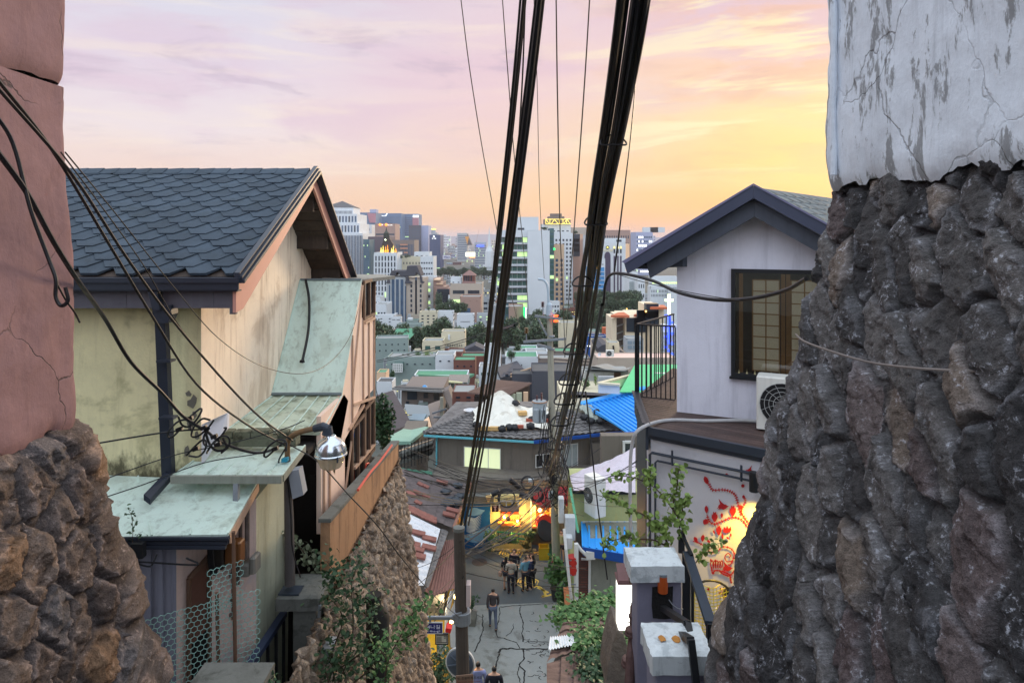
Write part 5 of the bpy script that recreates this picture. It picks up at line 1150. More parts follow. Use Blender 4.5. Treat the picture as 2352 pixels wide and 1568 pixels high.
ivy('dark ivy hanging past the end of the cream board wall',P(882,975,11.2),(.20,.3,.60),900,.09,L_dark,8)
G=lambda zx,zy,Y=6.7:P(*Z3(zx,zy),Y)
vineplant('young tree with small round yellow green leaves before the mural wall',[[G(705,660),G(660,560),G(600,500),G(540,445),G(430,400),G(350,345),G(262,312)],[G(815,600),G(780,490),G(720,390),G(650,300),G(560,230),G(440,190),G(322,185)],[G(735,400),G(740,330),G(762,250),G(765,180),G(778,122)],[G(705,660),G(600,612),G(480,605),G(390,580)],[G(700,640),G(670,570),G(640,540),G(670,510)],[G(790,500),G(800,440),G(795,380),G(828,345)],[G(560,240),G(575,180),G(590,130)],[G(780,530),G(750,490),G(690,470)]],520,.062,L_lite,9,.032,.010,'young_tree','tree',.2)
vineplant('sprig of round leaves rising behind the taller gate pillar',[[G(885,765),G(930,700),G(960,660),G(1000,645),G(1048,632)],[G(930,705),G(925,740)]],60,.06,L_lite,10,.03,.006,'young_tree','tree',.2)
vineplant('loose pale leaves drifting before the small blue awning',[[G(500,640),G(420,600),G(330,620),G(270,670)],[G(340,615),G(290,615)]],46,.06,L_lite,11,.035,.005,'young_tree','tree',.2)
def text3(txt,size,mt,origin,ux,uz,parent=None,name='lettering',depth=.004,align='LEFT',maxw=None):
 cu=bpy.data.curves.new(name,'FONT');cu.body=txt;cu.size=size;cu.extrude=depth/2;cu.align_x=align;cu.resolution_u=2
 o=bpy.data.objects.new(name,cu);C.objects.link(o);bpy.context.view_layer.update()
 dg=bpy.context.evaluated_depsgraph_get();me=bpy.data.meshes.new_from_object(o.evaluated_get(dg));C.objects.unlink(o);bpy.data.objects.remove(o)
 ux,uz=Vector(ux).normalized(),Vector(uz).normalized();un=ux.cross(uz);off=rootloc(parent)if parent else Vector((0,0,0));sx=1
 if maxw and len(me.vertices):
  w_=max(v.co.x for v in me.vertices)-min(v.co.x for v in me.vertices);sx=maxw/w_ if w_>0 else 1
 for v in me.vertices:v.co=Vector(origin)+ux*v.co.x*sx+uz*v.co.y+un*v.co.z-off
 me.materials.clear();me.materials.append(mt);o=bpy.data.objects.new(name,me);C.objects.link(o)
 if parent:o.parent=parent
 return o
M_oldtile=mat('broken old dark tile',srgb(92,84,84),.9,.4,1.5,.02,12,patch=srgb(60,56,58),pamt=.6)
M_redtile=mat('loose red tile',srgb(128,84,76),.85,.35,4)
rp0=Vector((-2.5,30,-12.85));rn=Vector((.36,0,1)).normalized()
def onR(px,py,p0=rp0,n=rn):
 d=Vector(((px-HX)/F,1,-(py-HY)/F));return d*(n.dot(p0)/n.dot(d))
oh=thing('old_house',(-4,28,ZS),'low old house with sagging tile roof and corrugated sheets, left of the street','house')
q=[onR(*Z5(600,1150)),onR(*Z5(742,775)),onR(*Z5(80,640)),onR(*Z5(-60,900))]
tileroof(onR(1040,1213),onR(1077,1112),onR(905,1075),onR(905,1165),.5,.5,.05,.03).build('tile_roof',M_oldtile,oh,True)
m=MB();m.beam(onR(1040,1215)+Vector((.05,0,.02)),onR(1078,1112)+Vector((.05,0,.02)),.12,.22);m.build('rake_board',mat('brown rake board',srgb(132,92,76),.7,.2,3),oh)
def corr(a,b_,c,d,pu,amp,name,mt,par,lift=.0):
 a,b_,c,d=[Vector(v)for v in(a,b_,c,d)];nrm=(b_-a).cross(d-a).normalized();nrm=nrm if nrm.z>0 else-nrm
 n=int((b_-a).length/pu)*6;m=MB()
 m.sheet(lambda u,v:tuple(a.lerp(b_,u).lerp(d.lerp(c,u),v)+nrm*(lift+amp*math.sin(u*n/6*2*math.pi))),n,3);return m.build(name,mt,par,True)
up=Vector((0,0,.05))
corr(onR(*Z4(150,530)),onR(*Z5(490,1165)),onR(*Z5(150,1000)),onR(*Z4(-120,530)),.42,.05,'corrugated_roof',M_white,oh,.06)
e0,e1_=onR(*Z4(152,560)),onR(*Z5(500,1165));g0,g1=onR(*Z4(200,545)),onR(*Z5(560,1185))
tileroof(e0,e1_,g1,g0,.3,.34,.05,.03).build('edge_tiles',M_tile,oh,True)
rp1=rp0+Vector((0,0,-.35));onR1=lambda px,py:onR(px,py,rp1,Vector((.30,0,1)).normalized())
corr(onR1(*Z4(250,622)),onR1(*Z4(490,545)),onR1(*Z4(510,10)),onR1(*Z4(375,30)),.16,.03,'porch_roof',M_corr,oh)
m=MB();A,B=onR1(*Z4(155,580)),onR1(*Z4(250,625));
corr(onR1(*Z4(158,580)),onR1(*Z4(255,622)),onR1(*Z4(380,30)),onR1(*Z4(372,30)),.16,.03,'porch_roof',M_corr,oh)
for x0,y0,x1,y1 in((295,770,395,815),(255,840,410,900),(205,845,265,890),(270,930,330,960)):
 A,B=onR(*Z5(x0,y0)),onR(*Z5(x1,y1));k=max(2,int((B-A).length/.32))
 for i in range(k):p=A.lerp(B,i/k)+Vector((0,0,.12));q_=A.lerp(B,(i+.9)/k)+Vector((0,0,.10));mm=MB();mm.beam(p,q_,.26,.08);tag(mm.build('red_tile',M_redtile),'loose red clay tile laid on the old street roofs','tile','loose red tiles on the old roofs')
for k in range(18):
 x,y=170+(k%9)*32+random.uniform(-6,6),960+(k//9)*26+(k%9)*15;p=onR(*Z5(x,y));mm=MB();mm.obox(p+Vector((0,0,.11)),(.34,.05,-.12),(0,.24,0),(0,0,.07));tag(mm.build('red_tile',M_redtile),'loose red clay tile laid on the old street roofs','tile','loose red tiles on the old roofs')
for x,y in((300,1222),(398,1272),(255,1320),(290,1368),(395,1350),(300,1425),(200,1300),(510,770),(570,1060),(600,1020)):
 p=onR(*Z5(x,y));mm=MB();mm.obox(p+Vector((0,0,.17)),(.55,.1,-.18),(0,.34,0),(0,0,.08));tag(mm.build('red_tile',M_redtile),'loose red clay tile laid on the old street roofs','tile','loose red tiles on the old roofs')
for i,(x,y,s_)in enumerate(((600,945,.5),(555,960,.35),(540,850,.3),(670,890,.3),(640,800,.3))):
 tag(blob(onR(*Z5(x,y))+Vector((0,0,.15)),s_,.8,.45,i).build('plastic_bundle',mat('dark plastic bundle',srgb(56,62,70),.4,.3,3),None,True),'dark crumpled plastic bundle on the old tile roof','bundle','dark plastic bundles on the old tile roof')
m=MB();m.box(-5.6,-2.55,24.2,34.4,ZS,-13.4);m.box(-7,-5.6,22,34.4,ZS,-13);m.build('wall',M_dkwall,oh)
b=MB();p=onR(*Z5(684,1078));tag(wallwin((-2.5,29),(-2.5,35),1055,1067,1190,1212,oh,glow('amber lit pane',srgb(240,150,30),1.1),M_brown,1),'small amber lit window')
yb=thing('yellow_house',(-2.6,23,ZS),'ochre yellow house front with wavy white trim and dark doorway by the mirror','house')
M_och=mat('ochre paint',srgb(206,156,20),.7,.12,1.5,streak=srgb(140,100,24),samt=.3)
XY=-2.35
m=MB();m.box(-5,XY,19.3,26.2,ZS,-14.0);m.build('wall',M_och,yb)
xw=XY+.012
def onYb(x,y,xo=xw):return onX(*Z4(x,y),xo)
m=MB();m.prism([onYb(380,800),onYb(440,570),onYb(480,560),onYb(410,860),onYb(395,1150),onYb(372,1260)],(.02,0,0));m.prism([onYb(420,820),onYb(480,700),onYb(520,560),onYb(520,1200),onYb(440,1180)],(.015,0,0));m.build('white_trim',M_wfr,yb)
m=MB();m.prism([onYb(150,640,xw-.004),onYb(370,600,xw-.004),onYb(365,850,xw-.004),onYb(200,880,xw-.004)],(.015,0,0));m.build('doorway',M_black,yb)
m=MB();m.prism([onYb(290,1140),onYb(370,1120),onYb(368,1200),onYb(300,1330)],(.02,0,0));m.build('window',M_glass,yb)
m=MB();m.beam(onYb(310,1400,xw+.05),onYb(400,1230,xw+.05),.06,.12);m.build('slanted_board',M_och,yb)
ivy('dark bushy ivy at the foot of the ochre yellow house',P(*Z4(290,1470),19.0),(.75,.5,1.1),1100,.13,L_dark,12)
bulb('wall_globe',P(*Z4(500,632),23.2),30,(1,.75,.4,1),.10,'white globe wall lamp on the ochre yellow house',1.2)
bulb('trim_lamp',P(*Z4(452,905),20.6),45,(1,.70,.25,1),.06,'small yellow lamp lighting the wavy white trim',8)
m=MB();m.prism([P(*Z4(385,1000),16.5),P(*Z4(395,972),16.5),P(*Z4(455,985),16.5),P(*Z4(440,1030),16.5),P(*Z4(388,1025),16.5)],(0,.25,0));tag(m.build('letter_box',mat('red enamel',srgb(206,40,36),.4,.08,3)),'small bright red box beside the street sign','box')
YP=15.0
M_pole=mat('dark stained concrete pole',srgb(74,68,62),.85,.2,3,.004,40,streak=srgb(52,46,42),samt=.5)
pt=P(1054,1215,YP);pb=P(1066,1640,YP)
wp=thing('utility_pole',(pb.x,pb.y,pb.z),'nearer dark utility pole carrying the street sign and round mirror','utility pole')
m=MB();m.tube([pb,pb.lerp(pt,.5),pt],[.16,.145,.125],14);m.build('shaft',M_pole,wp)
m=MB();m.lathe([(.13,0),(.135,.02),(.135,.08),(.0,.10)],pt-Vector((0,0,.03)),14);m.build('pole_cap',M_conc,wp)
c=P(1062,1415,YP);m=MB();m.lathe([(.19,-.14),(.20,-.13),(.20,.13),(.19,.14)],c,16);m.build('clamp_band',M_galv,wp)
ss=thing('street_sign',P(995,1440,YP-.15),'dark blue street name sign with white lettering on a grey arm','street sign')
YSg=YP-.18
m=MB();m.beam(P(958,1418,YSg),P(1040,1418,YSg),.06,.07);m.prism([P(1038,1413,YSg),P(1060,1406,YSg),P(1060,1432,YSg),P(1038,1424,YSg)],(0,.05,0));m.build('arm',M_galv,ss)
a,c=P(945,1430,YSg),P(1015.5,1453.5,YSg)
m=MB();m.box(a.x,c.x,YSg,YSg+.03,c.z,a.z);m.build('panel',mat('sign blue',srgb(28,34,106),.4,.05,3),ss)
m=MB();
for x0,x1,z0_,z1_ in((a.x-.012,c.x+.012,a.z,a.z+.014),(a.x-.012,c.x+.012,c.z-.014,c.z),(c.x,c.x+.012,c.z,a.z),(a.x-.012,a.x,c.z,a.z)):m.box(x0,x1,YSg-.004,YSg+.034,z0_,z1_)
m.build('border',M_wfr,ss)
text3('충신4나길',.10,M_wht,P(957.5,1442.5,YSg-.004),(1,0,0),(0,0,1),ss,'lettering',.004,maxw=.52)
text3('Chungsin 4na-gil',.066,M_wht,P(949.5,1450.8,YSg-.004),(1,0,0),(0,0,1),ss,'lettering',.004,maxw=.60)
m=MB();m.box(P(985,0,YSg).x,P(990,0,YSg).x,YSg+.002,YSg+.02,a.z+.014,P(0,1419,YSg).z);m.build('hanger',M_galv,ss)
ps=thing('postcard_sign',P(1013,1472,15.5),'white rectangular sign drawn like a ruled postcard under the blue street sign','sign')
a,c=P(*Z4(285,1042),15.5),P(*Z4(410,1140),15.5)
m=MB();m.box(a.x,c.x,15.5,15.54,c.z,a.z);m.build('board',mat('cream sign board',srgb(206,204,190),.6,.06,3),ps)
m=MB();W_,H_=c.x-a.x,a.z-c.z
def pl(x0,y0,x1,y1):m.box(a.x+W_*x0,a.x+W_*x1,15.494,15.4995,c.z+H_*y0,c.z+H_*y1)
for r_ in((.04,.12,.95,.17),(.04,.90,.95,.94),(.90,.17,.94,.90),(.45,.2,.47,.84),(.70,.58,.84,.61),(.70,.82,.84,.85),(.70,.61,.73,.82),(.81,.61,.84,.82),(.06,.72,.42,.75),(.06,.6,.42,.63),(.06,.48,.42,.51),(.06,.36,.42,.39),(.06,.24,.42,.27)):pl(*r_)
m.build('ruled_lines',M_black,ps)
m=MB()
for x0,x1,z0_,z1_ in((a.x-.02,c.x+.02,a.z,a.z+.02),(a.x-.02,c.x+.02,c.z-.02,c.z),(c.x,c.x+.02,c.z,a.z),(a.x-.02,a.x,c.z,a.z)):m.box(x0,x1,15.49,15.55,z0_,z1_)
m.build('frame',M_bsteel,ps)
mr=thing('traffic_mirror',P(1056,1490,YP+.25),'large round traffic mirror seen from its grey back on the nearer pole','traffic mirror')
cm_=P(*Z4(545,1350),YP+.30);r0_=.345
m=MB();m.lathe([(0,-.10),(r0_*.5,-.085),(r0_*.85,-.04),(r0_*.97,.0),(r0_*.97,.02),(0,.02)],(0,0,0),36,'y');o=m.build('mirror_back',mat('grey fibreglass',srgb(78,88,100),.5,.1,3),mr,True,off=(0,0,0));o.location=cm_-mr.location;o.rotation_euler=(0,0,R(-12))
m=MB();m.lathe([(r0_*.96,-.01),(r0_*1.03,-.01),(r0_*1.03,.04),(r0_*.96,.04)],(0,0,0),36,'y');o2=m.build('rim',M_wfr,mr,True,off=(0,0,0));o2.location=o.location;o2.rotation_euler=o.rotation_euler
m=MB();m.beam((-.27,-.09,-.05),(-.02,-.12,.04),.05,.03);m.beam((-.2,-.10,.2),(-.07,-.11,.12),.05,.03);m.beam((.08,-.11,.12),(.25,-.09,.18),.05,.03);m.beam((-.02,-.115,.04),(.24,-.08,-.12),.05,.03);o3=m.build('rib',MATS['grey fibreglass'],mr,False,off=(0,0,0));o3.location=o.location;o3.rotation_euler=o.rotation_euler
cs=thing('cardboard_sign',P(1053,1568,YP-.3),'brown cardboard notice with black handwriting at the foot of the nearer pole','sign')
a,c=P(*Z4(498,1484),YP-.3),P(*Z4(688,1660),YP-.3)
m=MB();m.prism([(a.x,YP-.3,a.z-.01),(c.x,YP-.3,a.z+.03),(c.x,YP-.3,c.z),(a.x+.01,YP-.3,c.z)],(0,.02,0));m.build('board',mat('brown cardboard',srgb(132,108,92),.85,.12,4),cs)
text3('쉿, 조용히 해주세요',.075,M_black,(a.x+.03,YP-.306,a.z-.095),(1,0,.05),(0,0,1),cs,'lettering',.003,maxw=.56)
text3('Please be quiet. This is a residential',.04,mat('dull red ink',srgb(120,44,40),.8,.1,4),(a.x+.03,YP-.306,a.z-.155),(1,0,.04),(0,0,1),cs,'lettering',.003,maxw=.52)
m=MB();m.bev(P(1071,0,15).x,P(1081,0,15).x,14.9,15.15,P(0,1388,15).z,P(0,1338,15).z,.01);tag(m.build('meter_box',mat('pale pink box',srgb(190,176,176),.6,.08,3)),'narrow pale box fixed to the nearer utility pole','box')
m=MB();m.prism([onZ(*Z4(640,880),ZS+.3),onZ(*Z4(710,885),ZS+.3),onZ(*Z4(725,790),ZS+.6),onZ(*Z4(655,780),ZS+.6)],(0,0,-.3));tag(m.build('planter',mat('weathered planter',srgb(116,116,108),.85,.25,4)),'weathered grey planter box behind the nearer pole','planter')
plant('dark leafy plant in the weathered planter behind the pole',onZ(*Z4(675,800),ZS+.35),(.4,.4,.55),260,.12,L_dark,31)
YU=32.0
M_upole=mat('grey concrete pole',srgb(150,148,134),.85,.12,1.5,.004,30,streak=srgb(96,92,84),samt=.4)
up_=thing('utility_pole',P(1279,1322,YU),'tall pale concrete utility pole with transformer and crossarms rising from the street','utility pole')
m=MB();m.tube([P(1279,1325,YU),P(1272,1100,YU),P(1264,800,YU),P(1262,722,YU)],[.21,.19,.145,.13],14);m.build('shaft',M_upole,up_)
m=MB();m.tube([P(1262,724,YU),P(1262,712,YU),P(1262,700,YU),P(1260,695,YU)],[.16,.17,.15,.08],12);m.tube(catmull([P(1260.5,697,YU),P(1259,668,YU),P(1256,652,YU),P(1248,643,YU),P(1236,641,YU)],5),[.07]*3+[.062]*50,8);m.build('curved_arm',mat('pale blue steel',srgb(168,184,196),.5,.08,4),up_)
def arm(z,pts,w_=.11):
 m=MB();m.beam(P(*Z8(*pts[0]),YU-.25),P(*Z8(*pts[1]),YU-.25),w_,w_);m.build('crossarm',M_galv,up_)
arm(0,((730,692),(1290,765)),.09);arm(0,((720,712),(1000,745)),.05);arm(0,((490,1228),(1370,1165)));arm(0,((770,1285),(1060,1352)),.13)
m=MB();m.beam(P(*Z8(795,750),YU-.2),P(*Z8(975,1095),YU-.15),.06,.09,(1,0,0));m.build('brace',M_galv,up_)
def insul(x,y,h_,mt,name='insulator'):
 p=P(*Z8(x,y),YU-.25);L_=h_/5.226/1.7007/F*YU;m=MB();pr=[]
 for k in range(7):pr+=[(.045,-L_*k/7),(.105,-L_*(k+.35)/7),(.045,-L_*(k+.6)/7)]
 m.lathe(pr,p,10);return m.build(name,mt,up_,True)
insul(888,410,115,mat('brown glazed insulator',srgb(78,40,44),.3,.1,3));insul(556,940,120,mat('dark gold insulator',srgb(110,78,36),.3,.2,3))
m=MB();m.tube([P(*Z8(893,530),YU-.25),P(*Z8(895,670),YU-.25)],.03,6);m.tube([P(*Z8(555,1060),YU-.25),P(*Z8(556,1195),YU-.25)],.03,6);m.build('insulator_rod',M_galv,up_)
for y in(694,800):insul(1158,y-18,40,glow('reddish lit insulator',srgb(255,92,40),2.4),'lit_insulator')  # reddish light on these insulators is built in as emission
m=MB();c=P(*Z6(335,1270),YU-.42);m.lathe([(0,-.52),(.30,-.52),(.33,-.46),(.33,.36),(.30,.44),(.34,.46),(.34,.50),(.0,.56)],c,20);tr_=m.build('transformer',mat('transformer grey',srgb(146,156,162),.5,.06,3,streak=srgb(110,104,98),samt=.3),up_,True)
for dx in(-.17,.17):m=MB();m.bev(c.x+dx-.13,c.x+dx+.13,c.y-.47,c.y-.30,c.z-.42,c.z+.20,.03);m.build('radiator',MATS['transformer grey'],tr_)
m=MB();m.lathe([(.34,0),(.36,.01),(.36,.04),(.34,.05)],c+Vector((0,0,.44)),20);m.build('rusty_rim',mat('rusty rim',srgb(160,120,90),.7,.3,6),tr_)
for x,h_ in((.10,.38),(-.12,.25)):
 m=MB();pr=[]
 for k in range(5):pr+=[(.03,h_*k/5),(.06,h_*(k+.4)/5),(.03,h_*(k+.7)/5)]
 m.lathe(pr,c+Vector((x,-.05,.54)),8);m.build('bushing',MATS['brown glazed insulator'],tr_)
for y in(1110,1370):m=MB();m.lathe([(.17,-.04),(.18,-.03),(.18,.03),(.17,.04)],P(1266 if y<1200 else 1266,Z8(0,y)[1],YU),12);m.build('band',M_galv,up_)
for x0,y0,x1,y1,lab in((1372,390,1478,530,'upper pale box fixed to the tall pole in front of the red awning'),):
 X0,X1,z0_,z1_=rect(Z7,x0,y0,x1,y1,YU-.4);m=MB();m.bev(X0,X1,YU-.4,YU-.15,z0_,z1_,.015);tag(m.build('junction_box',mat('pale box',srgb(176,186,190),.5,.06,3)),lab,'box')
m=MB();X0,X1,z0_,z1_=rect(Z7,960,105,1065,165,30);m.bev(X0,X1,29.9,30.1,z0_,z1_,.01);tag(m.build('junction_box',MATS['pale box']),'small grey junction box hanging on the cable run left of the pole','box')
for k in range(7):
 m=MB();y=1120+k*28;m.lathe([(.21,-.1),(.212,0),(.21,.1)],P(1276+k*.4,y+140,YU),12)
 if k in(1,3,4):tag(m.build('pole_notice',mat(('pole notice white','pole notice red')[k%2],(srgb(190,190,180),srgb(130,60,60))[k%2],.8,.3,12),up_),None)
sp_=thing('utility_pole',P(1014,975,60),'small distant concrete utility pole with two crossarms before the taupe house','utility pole')
ZC=lambda zx,zy:(823.2+zx*.1875,705.6+zy*.1875)
m=MB();m.tube([P(*ZC(1020,1100),58),P(*ZC(1022,1480),58)],[.16,.2],10);m.build('shaft',M_upole,sp_)
for a,c in(((905,1300),(1080,1240)),((920,1345),(1130,1345))):m=MB();m.beam(P(*ZC(*a),57.8),P(*ZC(*c),57.8),.12,.14);m.build('crossarm',M_galv,sp_)
def strand(pts,r,n=5):return catmull(pts,n),r
gR='strands of the big right cable bundle';gL='strands of the left cable bundle'
rc=random.Random(3)
Rpath=[(1462,-60,2.75),(1440,100,3.1),(1408,300,3.75),(1372,500,4.9),(1345,680,7.0),(1318,850,10.5),(1290,980,17),(1262,1085,28)]
def along(path,dx,dy,Rr,k0=0):
 out=[]
 for i,(x,y,Y)in enumerate(path):
  spread=(.072,.072,.07,.07,.075,.09,.14,.25)[i]
  p=P(x,y,Y);sj=.5*spread if i>3 else 0;dx+=rc.uniform(-.5,.5)*(i>3);dy+=rc.uniform(-.4,.4)*(i>3);out.append(p+Vector((dx*spread,dy*spread*.5,dy*spread*.3+.012*math.sin(i*2.3+k0))))
 return out
nR=16
for k in range(nR):
 a=rc.uniform(0,6.28);q=math.sqrt(rc.uniform(.1,1));dx,dy=q*math.cos(a),q*math.sin(a)
 pp=along(Rpath,dx,dy,.062,k);m=MB();th_=rc.choice((.008,.010,.012,.009));cp=catmull(pp,6);n=len(cp);m.tube(cp,[th_*(1+.6*i/n)for i in range(n)],6,False)
 tag(m.build('cable',M_cable if k%4 else M_cable2,None,True),'thick black strand within the big right overhead cable bundle','cable',gR)
for i,(x,y,Y,r_)in enumerate(((1408,322,3.8,.075),(1368,505,4.95,.085),(1338,645,6.3,.10),(1318,800,9.,.14),(1307,870,11,.17),(1296,915,13,.2),(1286,965,16,.22),(1276,1020,21,.26))):
 m=MB();c=P(x,y,Y);m.tube([c+Vector((r_*math.cos(t_),-.02+r_*.5*math.sin(t_),r_*.45*math.sin(t_)-r_*.3*abs(math.cos(t_))**2))for t_ in(j*math.pi/12 for j in range(25))],.0065*Y/3.8*.8,6,False)
 tag(m.build('cable_ring',M_black,None,True),'black ring hung around the big right cable bundle','cable ring','rings along the big right cable bundle')
Lp=[(1246,-60,3.1),(1228,100,3.35),(1206,280,3.7),(1180,480,4.4),(1151,700,5.9),(1128,880,7.8),(1098,1050,10.5),(1068,1205,14.6)]
for k,(off,r_,dx2)in enumerate(((0,.014,0),(1,.009,.0),(-1,.008,-.0),(-38,.008,0),(-46,.006,0),(-34,.006,0))):
 pp=[]
 for i,(x,y,Y)in enumerate(Lp):
  f_=i/(len(Lp)-1);o_=off*(1-.75*f_)if abs(off)>5 else off*8;pp.append(P(x+o_,y,Y+.02*k))
 m=MB();cp=catmull(pp,6);n=len(cp);m.tube(cp,[r_*(1+.9*i/n)for i in range(n)],6,False)
 tag(m.build('cable',M_cable if k!=3 else M_cable2,None,True),'dark strand of the left overhead cable run down to the nearer pole','cable',gL)
M_thin=mat('weathered thin wire',srgb(112,104,92),.6,.2,4)
for lab,pts,r_ in(('thin wire slanting from the top left of the cables down to the middle pole crossarm',[(1055,-30,6),(1085,200,8),(1122,420,12),(1160,620,18),(1190,740,31)],.006),('thin wire crossing the glass office tower between the cable bundles',[(1152,-30,6),(1166,160,8),(1185,400,12),(1205,600,20),(1216,735,31)],.006),('hair thin wire falling onto the curved lamp arm of the tall pole',[(1225,-30,10),(1234,200,13),(1240,460,20),(1250,640,31.5)],.006),('straight thin wire just right of the left cable run',[(1277,-30,6),(1281,250,8),(1287,540,14),(1296,760,22),(1298,820,31)],.008),('straight thin wire leaning right between the two cable bundles',[(1356,-30,6),(1342,200,8),(1325,440,12),(1307,680,19),(1297,820,31)],.008),('faint wire beside the big right bundle ending at the gable tip',[(1464,130,7),(1450,300,7.5),(1430,470,8),(1411,625,8.6)],.006),('thin black wire rising left of the thick left cables',[(1208,-30,4),(1196,250,5),(1176,500,7),(1140,800,10),(1092,1080,14)],.006)):
 m=MB();cp=catmull([P(*q)for q in pts],8);n=len(cp);m.tube(cp,[r_*(.8+1.3*i/n)for i in range(n)],5,False)
 tag(m.build('wire',M_thin if 'thin wire' in lab or 'straight' in lab else M_cable,None,True),lab,'wire')
for lab,pts,r_ in(('black branch cable swinging left of the big bundle into the pole tangle',[(1350,690,7),(1318,790,10),(1300,900,14),(1284,1010,22),(1262,1120,31)],.016),('long black branch cable dropping to the tangle behind the right bundle',[(1383,700,8),(1350,860,12),(1322,960,18),(1300,1060,26),(1278,1140,31)],.022),('grey branch cable crossing before the blue roof down to the awning',[(1345,900,12),(1352,960,14),(1362,1060,14),(1374,1170,14),(1395,1330,14)],.016)):
 m=MB();m.tube(catmull([P(*q)for q in pts],8),r_,6,False);tag(m.build('cable',M_cable,None,True),lab,'cable')
rt_=random.Random(17)
runs=[((1190,741,31.5),(865,828,45),.5,.025),((1190,745,31.5),(865,832,45),.6,.02),((1182,748,31.5),(1120,762,40),.1,.07)]
for i,(a,c,s_,r_)in enumerate(runs):m=MB();m.tube(sag(P(*a),P(*c),s_*.3,20),r_,5,False);tag(m.build('cable',M_cable,None,True),('upper long cable sagging left from the tall pole crossarm','lower long cable sagging left from the tall pole crossarm','thick black cable sleeve left of the tall pole crossarm')[i],'cable')
for k in range(34):
 y0=rt_.uniform(1060,1150);y1=rt_.uniform(1020,1160);x1=rt_.choice((995,960,930,1072,1072,1055))
 Y1_={995:33,960:26,930:16,1072:14.9,1055:14.9}[x1]
 if x1 in(1072,1055):y1=rt_.uniform(1222,1300);x1=1056+rt_.uniform(-6,6)
 a,c=P(1272+rt_.uniform(-8,8),y0,31.6),P(x1,y1,Y1_)
 m=MB();m.tube(sag(a,c,rt_.uniform(.1,.7),18),rt_.choice((.008,.012,.016)),4,False)
 tag(m.build('street_wire',M_cable if k%4 else M_thin,None,True),'thin wire strung low across the street to the tall pole','wire','low wires strung to the tall pole')
for k in range(16):
 a=P(1274+rt_.uniform(-8,8),rt_.uniform(1070,1160),31.6);x1,y1,Y1_=rt_.choice(((1440,1120,24),(1462,1080,20),(1418,1000,35),(1310,1180,28),(1460,1180,14),(1345,1195,22)))
 m=MB();m.tube(sag(a,P(x1+rt_.uniform(-8,8),y1+rt_.uniform(-30,30),Y1_),rt_.uniform(.05,.4),14),rt_.choice((.008,.012)),4,False)
 tag(m.build('street_wire',M_cable,None,True),'thin wire running right from the tall pole to the awnings','wire','wires running right from the tall pole')
for k in range(12):
 a=P(1062+rt_.uniform(-6,6),rt_.uniform(1225,1330),14.85);c=P(rt_.choice((960,940,985,1300,1330,1345)),rt_.uniform(1300,1480),rt_.uniform(15,27))
 m=MB();m.tube(sag(a,c,rt_.uniform(.0,.3),12),rt_.choice((.006,.009)),4,False)
 tag(m.build('street_wire',M_cable if k%3 else M_thin,None,True),'thin wire fanning out low from the nearer pole','wire','wires fanning out from the nearer pole')
for k in range(26):
 c=P(1268+rt_.uniform(-14,22),rt_.uniform(1040,1150),31.4-rt_.uniform(0,.8));r_=rt_.uniform(.15,.55);a0=rt_.uniform(0,6)
 m=MB();m.tube([c+Vector((r_*math.cos(a0+t_)*rt_.uniform(.9,1.1),.1*math.sin(t_),r_*1.5*math.sin(a0+t_)*rt_.uniform(.9,1.1)))for t_ in(j*.32 for j in range(rt_.randint(10,19)))],rt_.choice((.014,.02,.028)),5,False)
 tag(m.build('cable_loop',M_cable if k%3 else M_cable2,None,True),'slack cable loop in the tangle on the tall pole','cable loop','slack loops tangled on the tall pole')
for k in range(9):
 x=1240+k*4;m=MB();m.tube(catmull([P(1255+rt_.uniform(-6,10),930+k*6,31),P(x,1010,31.3),P(x+4+rt_.uniform(-4,4),1060,31.4),P(1268+rt_.uniform(-6,6),1110,31.5)],6),.02,5,False);tag(m.build('cable_loop',M_cable,None,True),'slack cable loop in the tangle on the tall pole','cable loop','slack loops tangled on the tall pole')
for(x,y,rx,Y_,n,lab)in((1078+(512-510)*.1,0,0,0,0,''),):
 pass
def coil(zx,zy,r_,Y_,n,lab):
 c=P(*Z7(zx,zy),Y_);m=MB()
 for k in range(n):rr_=r_*(1-.04*k+.02*math.sin(k*3));m.tube([c+Vector((rr_*math.cos(t_)+.02*k,-.03*k,rr_*1.08*math.sin(t_)-.015*k))for t_ in(j*math.pi/14 for j in range(29))],.024,6,False)
 tag(m.build('cable_coil',M_cable,None,True),lab,'cable coil')
coil(512,488,.59*.62,28,3,'neat round coil of black cable hanging before the cream cafe wall');coil(1110,390,.30,29,6,'messy coil of black cable before the red awning');coil(940,180,.28,29.5,2,'coil of black cable high beside the small junction box')
for a,c,lab in(((575,105),(800,300),'ribbed black cable closure hanging steeply above the cafe'),((210,425),(380,345),'black cable closure with white bands left of the round coil'),((775,420),(970,480),'black cable closure with pale band right of the round coil')):
 A,B=P(*Z7(*a),28.5),P(*Z7(*c),28.5);m=MB();d=B-A;m.tube([A,A+d*.04,B-d*.04,B],[.05,.12,.12,.05],10);tag(m.build('cable_closure',M_black,None,True),lab,'cable closure')
